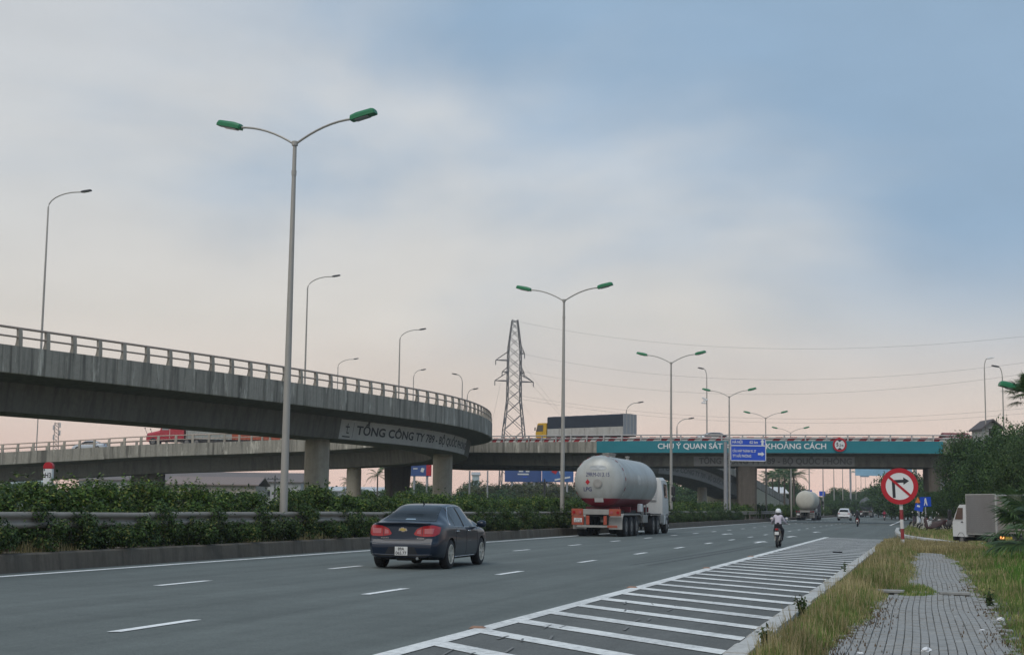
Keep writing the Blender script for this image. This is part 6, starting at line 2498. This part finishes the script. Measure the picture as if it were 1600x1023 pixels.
far_trees([(905, 752, 330, .9), (925, 748, 360, .9), (885, 768, 280, 1.1), (1010, 752, 340, 1.0), (985, 748, 340, 1.0), (955, 750, 350, 1.0), (1035, 752, 300, .9)], TF,
          'tree behind the tanker and the hedge', 'trees behind the tanker')
far_trees([(742, 762, 270, 1.6), (765, 757, 280, 1.6), (790, 764, 270, 1.6), (824, 758, 280, 1.6), (855, 760, 270, 1.6), (725, 768, 250, 1.5), (805, 756, 330, 1.4), (875, 756, 320, 1.4), (748, 750, 340, 1.2), (840, 752, 345, 1.2)], TO + TF[:1],
          'olive scrub tree under the overpass left of the tanker', 'scrub trees under the overpass')
far_trees([(612, 757, 330, .9), (655, 752, 300, .9), (570, 764, 320, 1.0), (638, 762, 300, 1.0), (668, 758, 280, .8), (520, 768, 330, 1.0)], TF, 'tree beyond the ramp piers', 'trees beyond the ramp piers')
far_trees([(12, 748, 300, .9), (40, 752, 320, .9), (155, 740, 420, .8), (322, 742, 430, .6)], TF, 'distant tree at the far left behind the ramp', 'distant left trees')
far_trees([(1230, 764, 300, 1.1), (1212, 770, 320, 1.0), (1250, 772, 310, .9), (1275, 776, 320, .9), (1203, 752, 310, .7), (1218, 748, 315, .7), (1233, 750, 312, .7)], TF, 'tree behind the foot of the descending ramp', 'trees at the ramp foot')


def frond(n=26, L_=2.6, droop=.9, w=.5, rng=None):
    """feather frond along +x: midrib plus paired leaflets"""
    qs = []
    for i in range(n):
        t = (i + 1) / n
        x, z = L_ * t * (1 - .12 * t), L_ * (.42 * t - droop * t * t * .75)
        lw = w * math.sin(PI * min(1, .12 + .86 * t)) ** .7
        for s_ in (1, -1):
            d = rng.uniform(-.05, .05)
            b0, b1 = (x - .03, 0, z), (x + .05, 0, z)
            tip = (x + lw * .55, s_ * lw, z - lw * (.35 + d))
            qs.append([b0, b1, tip, (tip[0] - .03, tip[1], tip[2])])
    for i in range(6):
        t0, t1 = i / 6, (i + 1) / 6
        f_ = lambda t: (L_ * t * (1 - .12 * t), 0, L_ * (.42 * t - droop * t * t * .75))
        p0, p1 = f_(t0), f_(t1)
        qs.append([(p0[0], -.02, p0[2]), (p0[0], .02, p0[2]), (p1[0], .02, p1[2]), (p1[0], -.02, p1[2])])
    return np.array(qs)


def palm_meshes(seed, H, L_, n=17):
    rng = np.random.default_rng(seed)
    Q = []
    for i in range(n):
        g = i * 2.4 + rng.uniform(-.2, .2)
        el = rng.uniform(-.5, .9)
        q = frond(22, L_ * rng.uniform(.85, 1.1), rng.uniform(.6, 1.0), L_ * .17, rng).reshape(-1, 3)
        ca, sa = math.cos(-el), math.sin(-el)
        q = np.stack([q[:, 0] * ca + q[:, 2] * sa, q[:, 1], -q[:, 0] * sa + q[:, 2] * ca], 1)
        cg, sg_ = math.cos(g), math.sin(g)
        q = np.stack([q[:, 0] * cg - q[:, 1] * sg_, q[:, 0] * sg_ + q[:, 1] * cg, q[:, 2] + H], 1)
        Q.append(q.reshape(-1, 4, 3))
    crown = quads_mesh('crown', np.concatenate(Q), LEAFP)
    tk_ = MB()
    tk_.tube([(0, 0, -.1), (.06, 0, H * .5), (0, 0, H)], [H * .028, H * .021, H * .018], 10)
    return crown, tk_.mesh('trunk', BARK, smooth=40)


def fan_meshes(seed, H, R_, n=22):
    """fan palm: radiating blades on stalks"""
    rng = np.random.default_rng(seed)
    Q = []
    for i in range(n):
        g = i * 2.4 + rng.uniform(-.25, .25)
        el = rng.uniform(-.35, 1.25)
        st_ = R_ * rng.uniform(.45, .62)
        base = np.array([math.cos(g) * math.cos(el), math.sin(g) * math.cos(el), math.sin(el)])
        side_ = np.array([-math.sin(g), math.cos(g), 0])
        upv = np.cross(base, side_)
        c = base * st_ + np.array([0, 0, H])
        Q.append([np.array([0, 0, H]) - side_ * .015, np.array([0, 0, H]) + side_ * .015, c + side_ * .012, c - side_ * .012])
        nb_ = 26
        for k_ in range(nb_):
            a_ = lerp(-1.75, 1.75, k_ / (nb_ - 1))
            d = base * math.cos(a_) + side_ * math.sin(a_)
            ln = R_ * .52 * (1 - .12 * abs(a_)) * rng.uniform(.9, 1.05)
            pw = np.cross(d, upv)
            mid = c + d * ln * .6
            tip = c + d * ln + np.array([0, 0, -.22 * ln * rng.uniform(.4, 1.4)])
            Q.append([c, mid - pw * R_ * .016, tip, mid + pw * R_ * .016])
    crown = quads_mesh('crown', np.array(Q), LEAFP)
    tk_ = MB()
    tk_.tube([(0, 0, -.1), (.02, 0, H * .5), (0, 0, H)], [.13, .12, .10], 10)
    return crown, tk_.mesh('trunk', BARK, smooth=40)


PM = [palm_meshes(i, 7.0, 3.0) for i in range(3)]
for lab, px, yt_, Y, s_ in (('coconut palm seen between the ramp piers, tallest there', 590, 742, 260, 1.0),
                            ('smaller palm left of the taller one between the ramp piers', 545, 752, 255, 1.0),
                            ('feathery palm right of the clump behind the ramp foot', 1240, 742, 250, 1.25)):
    t = at(px, yt_, Y)
    tree(PM[int(px) % 3], lab, (t.x, Y, 0), px * .3, (s_ * t.z / 7,) * 2 + (t.z / 7,), None, 'palm_tree', 'palm tree')
for i, (px, yt_, Y) in enumerate(((1198, 752, 270), (1207, 746, 280), (1217, 742, 275), (1226, 744, 268), (1234, 747, 280))):
    t = at(px, yt_, Y)
    tree(PM[i % 3], 'palm in the dense clump behind the descending ramp, %s from left' % NTH[i], (t.x, Y, 0), i, (t.z / 7 * 1.1,) * 2 + (t.z / 7,), 'clump of palms', 'palm_tree', 'palm tree')
f1 = fan_meshes(5, .62, 1.55, 30)
t = at(1634, 800, 40)
tree(f1, 'low fan palm with spiky fronds in front of the small truck at the right edge', (t.x, 40, VZ), .4, 1.25, None, 'fan_palm', 'palm tree')
t = at(1606, 800, 47)
tree(fan_meshes(8, .5, 1.3, 24), 'second low fan palm partly behind the nearer one at the right edge', (t.x, 48, VZ), 1.4, 1.0, None, 'fan_palm', 'palm tree')
t = at(1616, 620, 44)
tree(fan_meshes(9, t.z - .1, .95, 34), 'tall fan palm whose fronds enter at the upper right edge', (t.x, 44, VZ), 2.0, 1.0, None, 'fan_palm', 'palm tree')

# ---- grass of the verges: single blades, uncounted
def blades(rng, lat, al, h, w, z, lean=.45):
    n = len(lat)
    x = lat * CT + al * ST
    y = -lat * ST + al * CT
    g = rng.uniform(0, 2 * PI, n)
    tx, ty = np.cos(g), np.sin(g)
    ln = lean * rng.random(n) * h
    g2 = rng.uniform(0, 2 * PI, n)
    P = np.empty((n, 4, 3))
    P[:, 0] = np.stack([x - tx * w, y - ty * w, np.full(n, z)], 1)
    P[:, 1] = np.stack([x + tx * w, y + ty * w, np.full(n, z)], 1)
    P[:, 2] = np.stack([x + tx * w * .25 + np.cos(g2) * ln, y + ty * w * .25 + np.sin(g2) * ln, z + h], 1)
    P[:, 3] = np.stack([x - tx * w * .25 + np.cos(g2) * ln, y - ty * w * .25 + np.sin(g2) * ln, z + h], 1)
    return P


def vnoise(x, y, s=0):
    return (np.sin(x * 1.7 + s + 1.3 * np.sin(y * .9 + s)) + np.sin(y * 1.1 - s * 2 + 1.7 * np.sin(x * .8)) + np.sin((x + y) * 2.9 + s)) / 3


def grass_field(name, label, n, lat0, lat1, a0, a1, hmul, m_, seed, mask=None, pw=1.7, z=VZ, wmul=1.0):
    rng = np.random.default_rng(seed)
    # density falls with distance; blades widen to match
    t = rng.random(n)
    al = (a0 ** (1 - pw) + t * (a1 ** (1 - pw) - a0 ** (1 - pw))) ** (1 / (1 - pw))
    lat = rng.uniform(lat0, lat1, n)
    h = hmul(lat, al, rng)
    keep = (h > .015)
    if mask is not None:
        keep &= mask(lat, al, rng)
    lat, al, h = lat[keep], al[keep], h[keep]
    w = (.0026 + .00020 * al) * rng.uniform(.6, 1.4, len(al)) * wmul
    me = quads_mesh(name, blades(rng, lat, al, h, w, z), m_)
    o = link(name, me)
    tag(o, label, 'grass', kind='stuff')
    return o


LX = [8, 15, 17, 20, 23, 25, 27, 30, 34, 42, 48, 52]
LL = np.array([-.95, -.92, -.80, -.66, -.62, -.60, -.30, -.22, -.20, -.32, -.25, .05])
LR = np.array([.84, .80, .78, .80, .88, .84, .66, .70, .74, .70, .48, .2])


def edgeL(al):
    return np.interp(al, LX, LL)


def edgeR(al):
    return np.interp(al, LX, LR)


def h_left(lat, al, rng):
    e = edgeL(al) + .10 * vnoise(lat * 3, al * 1.3, 2)
    d = np.minimum(e - lat, (lat + 1.56) * 1.4)
    k_ = np.clip(d / .35, 0, 1)
    return (.035 + .13 * k_) * (.4 + .9 * rng.random(len(lat))) * (1 + .45 * vnoise(lat * 2, al * .8, 5)) * (d > -.05)


def h_right(lat, al, rng):
    e = edgeR(al) + .12 * vnoise(lat * 3, al * 1.1, 7)
    d = lat - e
    k_ = np.clip(d / .7, 0, 1)
    return (.03 + .12 * k_) * (.4 + .9 * rng.random(len(lat))) * (1 + .45 * vnoise(lat * 1.5, al * .7, 9)) * (d > -.04)


def dry(th, s):
    return lambda lat, al, rng: vnoise(lat * 1.3, al * .55, s) + .5 * rng.normal(size=len(lat)) > th


grass_field('grass', 'green grass filling the strip between kerb and brick path', 60000, -1.62, .3, 12.5, 66, h_left, GREENB, 21)
grass_field('dry_grass', 'straw-coloured dry grass mixed into the kerb strip', 34000, -1.62, .3, 12.5, 66, lambda a_, b_, c_: h_left(a_, b_, c_) * 1.7, DRYB, 22, dry(.15, 3), wmul=.8)
grass_field('grass', 'green grass right of the brick path', 85000, -.1, 5.5, 13, 62, h_right, GREENB, 23)
grass_field('dry_grass', 'dry tan grass patch right of the brick path', 30000, -.1, 5.0, 17, 62, lambda a_, b_, c_: h_right(a_, b_, c_) * 1.2, DRYB, 24,
            lambda lat, al, rng: (vnoise(lat * .8, al * .3, 1) + .35 * rng.normal(size=len(lat)) + .02 * (al - 30) > .25) & (lat < 2.4), wmul=.8)
grass_field('grass', 'fresh bright green grass at the right frame edge', 22000, 1.6, 6.0, 26, 60, lambda a_, b_, c_: h_right(a_, b_, c_) * 1.25, LUSH, 25, dry(-.1, 4))
# end of the path: tongue of grass around the sign and tuft across the slab joint
grass_field('grass', 'tuft of grass growing out of the joint across the path', 3500, -.55, .22, 24.5, 27.3,
            lambda a_, b_, c_: np.clip(1 - ((a_ + .16) / .40) ** 2 - ((b_ - 25.9) / 1.25) ** 2, 0, 1) * .16 * (.6 + .6 * c_.random(len(a_))), GREENB, 26)
grass_field('grass', 'rough grass around the foot of the no right turn sign', 26000, -1.6, 2.0, 50, 66.5, lambda a_, b_, c_: .20 * (.5 + .8 * c_.random(len(a_))) * (b_ < 64.5 - np.clip(a_ + 1.0, 0, 9) * 1.35), DRYB, 27)


def inside(poly):
    P = np.array([[p.x, p.y] for p in poly])

    def f(x, y):
        r = np.zeros(len(x), bool)
        j = len(P) - 1
        for i in range(len(P)):
            c = ((P[i, 1] > y) != (P[j, 1] > y)) & (x < (P[j, 0] - P[i, 0]) * (y - P[i, 1]) / (P[j, 1] - P[i, 1] + 1e-9) + P[i, 0])
            r ^= c
            j = i
        return r
    return f


inf = inside(fv)
LITTERB = leaf_mat('dead_leaf', (.05, .035, .02), (.17, .115, .065), .1)
grass_field('leaf_litter', 'brown dead leaves and soil crumbs along the left edge of the path', 2600, -1.25, -.35, 13.2, 24, lambda a_, b_, c_: .022 * c_.random(len(a_)) + .016, LITTERB, 41,
            lambda lat, al, rng: rng.random(len(lat)) < np.exp(-np.abs(lat - edgeL(al) - .02) / .16), 1.7, VZ + .024, 1.4)
grass_field('leaf_litter', 'brown dead leaves and soil crumbs along the right edge of the path', 1800, .3, 1.3, 13.2, 30, lambda a_, b_, c_: .022 * c_.random(len(a_)) + .016, LITTERB, 42,
            lambda lat, al, rng: rng.random(len(lat)) < np.exp(-np.abs(lat - edgeR(al) + .02) / .12), 1.7, VZ + .024, 1.4)
grass_field('grass', 'rough mixed grass on the verge with the parked motorbikes', 34000, -1.3, 9.0, 66, 135, lambda a_, b_, c_: .20 * (.5 + .8 * c_.random(len(a_))), DRYB, 28,
            lambda lat, al, rng: inf(lat * CT + al * ST, -lat * ST + al * CT), 1.2)
grass_field('grass', 'green undergrowth on the verge with the parked motorbikes', 26000, -1.3, 9.0, 66, 140, lambda a_, b_, c_: .24 * (.5 + .8 * c_.random(len(a_))), GREENB, 29,
            lambda lat, al, rng: inf(lat * CT + al * ST, -lat * ST + al * CT), 1.2)
# dry weeds on the median edge
grass_field('dry_grass', 'dry weeds sprouting along the top of the median kerb wall', 7000, -18.0, -17.62, 22, 130,
            lambda a_, b_, c_: .34 * np.clip(vnoise(a_ * 2, b_ * .45, 6) + .1, 0, 1) * (.4 + .8 * c_.random(len(a_))), DRYB, 30, None, 1.5, .26)


# taller weeds leaning over the kerb
def weed(label, px, py, h, n, seed):
    p = G(px, py, VZ)
    rng = np.random.default_rng(seed)
    C, stems = [], MB()
    for i in range(n):
        g = rng.uniform(0, 2 * PI)
        top = Vector((math.cos(g) * h * .3 * rng.random(), math.sin(g) * h * .3 * rng.random(), h * rng.uniform(.7, 1.1)))
        stems.tube([(0, 0, 0), top * .5, top], [.006, .005, .003], 4)
        for k_ in range(14):
            C.append(np.array(top) * rng.uniform(.2, 1.0) + rng.normal(size=3) * .022)
    o = thing('weed', label, 'plant', (p.x, p.y, VZ))
    stems.build('stem', MATS['bark'], o)
    link('leaf', quads_mesh('leaf', leaf_quads(np.array(C), .065, rng, .3, .35), LEAFB), o)
    o.children[-1]['kind'] = 'stuff'


weed('tall leafy weed leaning over the kerb, nearest to the camera', 1252, 966, .27, 9, 1)
weed('bunch of leafy weeds on the kerb edge beside the plastic bag', 1196, 1018, .20, 12, 2)
weed('slim dark weed growing from the kerb joint farther up', 1319, 896, .26, 3, 3)
weed('dark broad weed at the right margin of the path', 1546, 950, .22, 9, 4)

# ---- litter
BAG = mat('plastic_bag', (.70, .71, .72), .4, 0, .05, 6)


def litter(label, px, py, s_, seed, flatk=.6):
    p = G(px, py, VZ + .03)
    rng = random.Random(seed)
    bm = bmesh.new()
    bmesh.ops.create_icosphere(bm, subdivisions=3, radius=1)
    ph = [rng.uniform(0, 6) for _ in range(6)]
    for v in bm.verts:
        c = v.co.copy()
        k_ = 1 + .22 * math.sin(c.x * 4 + ph[0]) * math.sin(c.y * 5 + ph[1]) + .14 * math.sin(c.z * 7 + c.x * 6 + ph[2]) + .08 * math.sin(c.y * 13 + ph[3])
        v.co = Vector((c.x * k_ * s_, c.y * k_ * s_ * .8, max(-.02, (c.z * k_ + .5) * s_ * flatk)))
    me = bpy.data.meshes.new('litter')
    bm.to_mesh(me)
    bm.free()
    me.materials.append(BAG)
    o = link('plastic_litter', me, None, p, rng.uniform(0, 6))
    tag(o, label, 'litter', 'litter on the verge')


litter('crumpled white plastic bag in the grass beside the kerb', 1226, 1010, .085, 1, .9)
litter('white scrap on the bottom edge of the brick path', 1448, 1018, .05, 2)
litter('pale plastic scrap in the grass right of the path', 1564, 969, .045, 3)
litter('tiny white scrap lying on the right side of the path', 1535, 984, .028, 4, .3)
litter('small white scrap at the bottom left of the path', 1344, 1021, .03, 5, .4)
rub = MB()
rub.bev((0, 0, .02), (.34, .12, .04), .015, M=Matrix.Rotation(.6, 3, 'Z'))
rub.bev((.12, .06, .025), (.12, .10, .05), .015)
o = rub.build('road_debris', PLASTIC, None)
o.location = G(1308, 864)
o.location.z = .02
tag(o, 'small dark scrap lying on the hatched paint', 'litter')

# ------------------------------------------------------------------ buildings and boards behind
def shed(name, label, px0, px1, y_eave, y_ridge, Y, depth, wall_m, roof_m, ridge_along=True, cat='building', wins=0):
    a_, b_ = at(px0, y_eave, Y), at(px1, y_eave, Y)
    zr = at((px0 + px1) / 2, y_ridge, Y + depth / 2).z
    ze = (a_.z + b_.z) / 2
    w = b_.x - a_.x
    o = thing(name, label, cat, ((a_.x + b_.x) / 2, Y, 0))
    MB().box((0, depth / 2, ze / 2), (w, depth, ze)).build('wall', wall_m, o)
    rf = MB()
    e = .5
    rf.add([(-w / 2 - e, -e, ze + .02), (w / 2 + e, -e, ze + .02), (w / 2 + e, depth / 2, zr), (-w / 2 - e, depth / 2, zr), (w / 2 + e, depth + e, ze + .02), (-w / 2 - e, depth + e, ze + .02),
            (-w / 2 - e, -e, ze + .2), (w / 2 + e, -e, ze + .2), (w / 2 + e, depth / 2, zr + .2), (-w / 2 - e, depth / 2, zr + .2), (w / 2 + e, depth + e, ze + .2), (-w / 2 - e, depth + e, ze + .2)],
           [(0, 1, 2, 3), (3, 2, 4, 5), (6, 9, 8, 7), (9, 11, 10, 8), (0, 6, 7, 1), (4, 10, 11, 5), (1, 7, 8, 2), (2, 8, 10, 4), (0, 3, 9, 6), (3, 5, 11, 9)])
    rf.build('roof', roof_m, o)
    for i in range(wins):
        x = lerp(-w / 2 + 1.5, w / 2 - 1.5, (i + .5) / wins)
        f = MB().bev((x, -.04, ze * .6), (1.4, .1, 1.2), .02)
        wo_ = f.build('window', mat('far_window_frame', (.5, .5, .5), .6), o)
        MB().box((x, -.10, ze * .6), (1.2, .03, 1.0)).build('pane', GLASSD, wo_)
    return o


WALLG = mat('far_wall', (.40, .40, .40), .85, 0, .1, .5, dirt=.3)
ROOFG = mat('far_roof_brown', (.15, .125, .115), .8, 0, .15, .6)
ROOFB = mat('far_roof_blue', (.06, .14, .30), .6, 0, .15, .6)
shed('warehouse', 'long low grey warehouse behind the hedge on the left', 123, 470, 752, 738, 300, 26, WALLG, ROOFG, wins=12)
shed('warehouse', 'brown roofed shed in front of the grey warehouse right of the ramp pier', 262, 400, 758, 746, 250, 12, mat('far_wall_tan', (.34, .30, .26), .85, 0, .1, .5), mat('far_roof_tan', (.22, .17, .15), .8), wins=5)
shed('small_building', 'low building with a blue roof beside the nearest lamp post', 428, 482, 748, 740, 320, 10, WALLG, ROOFB, wins=2)
shed('small_building', 'white walled low building behind the ramp piers', 490, 700, 768, 762, 340, 10, mat('far_white', (.55, .56, .57), .8), mat('far_roof_white', (.5, .52, .54), .7), wins=6)
shed('small_building', 'pale glasshouse block at the far left edge', -10, 60, 756, 748, 330, 10, mat('far_pale', (.40, .47, .47), .7), mat('far_roof_pale', (.40, .46, .46), .7), wins=4)
shed('small_building', 'white sloping roofed shed behind the ramp foot', 1204, 1228, 771, 762, 290, 10, mat('far_white2', (.58, .58, .57), .8), mat('far_roof_white2', (.6, .6, .6), .7), wins=1)
shed('small_building', 'pale office block among the trees left of the overpass lamp', 738, 748, 742, 738, 600, 12, mat('far_pale2', (.38, .45, .48), .7), WALLG, wins=1)
shed('house', 'red roofed building behind the right end of the overpass', 1488, 1520, 690, 678, 240, 8, mat('house_wall2', (.40, .34, .30), .8), mat('red_roof', (.20, .05, .05), .8), wins=2)
# house with its gable towards the road
hy = 150
e0, e1, rg = at(1531, 673, hy), at(1569, 671, hy), at(1550, 656, hy)
hs_ = thing('house', 'house gable with a dark roof showing above the right trees', 'building', ((e0.x + e1.x) / 2, hy, 0))
hw, ze, zr = (e1.x - e0.x) / 2, (e0.z + e1.z) / 2, rg.z
MB().prism([(-hw * .8, 0), (hw * .8, 0), (hw * .8, ze + .35), (0, zr - .25), (-hw * .8, ze + .35)], lambda u, v, k: (u, 3.4 * k, v)).build('wall', mat('house_wall', (.48, .47, .45), .8), hs_)
for s_ in (1, -1):
    MB().prism([(s_ * hw, ze), (s_ * hw, ze + .16), (0, zr + .1), (0, zr - .10)], lambda u, v, k: (u, -.5 + 4.2 * k, v)).build('roof', mat('house_roof', (.09, .08, .08), .8), hs_)
wdo = MB().bev((0, -.03, ze - .2), (.9, .08, .9), .02).build('window', mat('far_window_frame', (.5, .5, .5), .6), hs_)
MB().box((0, -.09, ze - .2), (.75, .03, .75)).build('pane', GLASSD, wdo)
# tent-like white roof and billboards
def billboard(label, px0, px1, y0, y1, Y, m_, shapes=()):
    a_, b_ = at(px0, y0, Y), at(px1, y1, Y)
    w, h = b_.x - a_.x, a_.z - b_.z
    o = thing('billboard', label, 'billboard', ((a_.x + b_.x) / 2, Y, 0))
    zc_ = (a_.z + b_.z) / 2
    MB().bev((0, 0, zc_), (w, .3, h), .03).build('board', m_, o)
    for x in (-w * .3, w * .3):
        MB().tube([(x, .3, 0), (x, .3, zc_)], .22, 8).build('post', STEEL, o)
    for i, (cx, cz, ww, hh, mm, rot) in enumerate(shapes):
        MB().bev((cx * w, -.17, zc_ + cz * h), (ww * w, .03, hh * h), .01, M=Matrix.Rotation(rot, 3, 'Y')).build('printed_shape', mm, o)
    return o


BB = mat('board_blue', (.03, .07, .22), .6, 0, .25, .5)
billboard('wide dark blue billboard with pale lettering under the overpass', 789, 846, 722, 753, 300, BB,
          [(-.06, .05, .12, .07, PLATEW, 0), (.12, .05, .10, .07, PLATEW, 0), (.0, -.10, .30, .07, PLATEW, 0), (.05, -.24, .12, .05, BLUE, 0)])
billboard('blue billboard with red and white shapes right of the darker one', 847, 896, 722, 753, 298, mat('board_blue2', (.03, .10, .30), .6, 0, .25, .5),
          [(-.1, .05, .16, .22, RED, .5), (.1, .0, .10, .25, PLATEW, -.4), (.18, .12, .10, .16, RED, .3), (.15, -.32, .5, .08, PLATEW, -.2)])
billboard('blue and red billboard between the ramp piers', 641, 674, 722, 744, 280, BB, [(.38, 0, .24, .9, RED, 0), (-.25, .05, .2, .08, PLATEW, 0), (.08, -.05, .14, .3, PLATEW, .3)])
# utility poles with cross arms
for i, (px, yt_, Y, lab) in enumerate(((851, 748, 210, 'dark utility pole with a cross arm left of the tanker'), (734, 735, 215, 'grey utility pole right of the ramp pier'),
                                       (762, 735, 230, 'second grey utility pole under the overpass'), (868, 738, 380, 'far utility pole with spread arms against the pink sky'),
                                       (912, 755, 150, 'pale post frame beside the second median lamp'), (430, 742, 205, 'blue tinted utility pole with cross arm behind the nearest lamp'))):
    t = at(px, yt_, Y)
    o = thing('utility_pole', lab, 'utility pole', (t.x, Y, 0))
    MB().tube([(0, 0, 0), (0, 0, t.z)], [.16, .11], 8).build('pole', SIGNPOLE if i != 0 else DARKL, o, smooth=True)
    if i in (0, 3, 5, 4):
        MB().bev((0, -.1, t.z - .55), (2.2 if i != 4 else 1.4, .10, .12), .01).build('cross_arm', DARKL if i == 0 else SIGNPOLE, o)
        for x in (-.9, -.3, .3, .9):
            MB().lathe([(.05, 0), (.06, .1), (.02, .16)], 8, (x * (1 if i != 4 else .6), -.1, t.z - .49)).build('insulator', DARKL, o)
# stair railing beside the right pier
r0, r1 = at(1470, 748, 150), at(1497, 768, 142)
st = thing('stair_railing', 'pale metal stair railing sloping down beside the right overpass pier', 'railing', (r0.x, r0.y, 0))
o3 = Vector(st.location)
for dz in (0, -.35, -1.0):
    MB().tube([r0 - o3 + Vector((0, 0, dz)), r1 - o3 + Vector((0, 0, dz))], .035, 6).build('rail_bar', STEEL, st)
for i in range(7):
    q = r0.lerp(r1, i / 6) - o3
    MB().tube([q, q - Vector((0, 0, 1.1))], .03, 6).build('baluster', STEEL, st)
stp = MB()
for i in range(9):
    q = r0.lerp(r1, i / 8) - o3
    stp.box(q + Vector((.2, .5, -1.2)), (.45, 1.2, .18))
stp.build('stair_flight', CONCD, st)
pl_ = r0.lerp(r1, .5) - o3
MB().box(Vector((pl_.x, pl_.y + .6, (pl_.z - 1.3) / 2)), (.4, .8, pl_.z - 1.3)).build('support_wall', CONCD, st)

# ------------------------------------------------------------------ haze
hb = MB()
hb.box((100, 300, 30), (1100, 900, 62.4))
hz_ = hb.build('haze', [], None)
hz_.data.materials.clear()
hm_ = bpy.data.materials.new('haze')
hm_.use_nodes = True
hn = hm_.node_tree
hn.nodes.clear()
pv = hn.nodes.new('ShaderNodeVolumePrincipled')
pv.inputs['Color'].default_value = (.80, .86, .92, 1)
pv.inputs['Density'].default_value = .00030
pv.inputs['Anisotropy'].default_value = .2
ho = hn.nodes.new('ShaderNodeOutputMaterial')
hn.links.new(pv.outputs[0], ho.inputs['Volume'])
hz_.data.materials.append(hm_)
hz_['kind'] = 'stuff'
hz_['label'] = 'thin pale haze over the whole road'
hz_['category'] = 'haze'
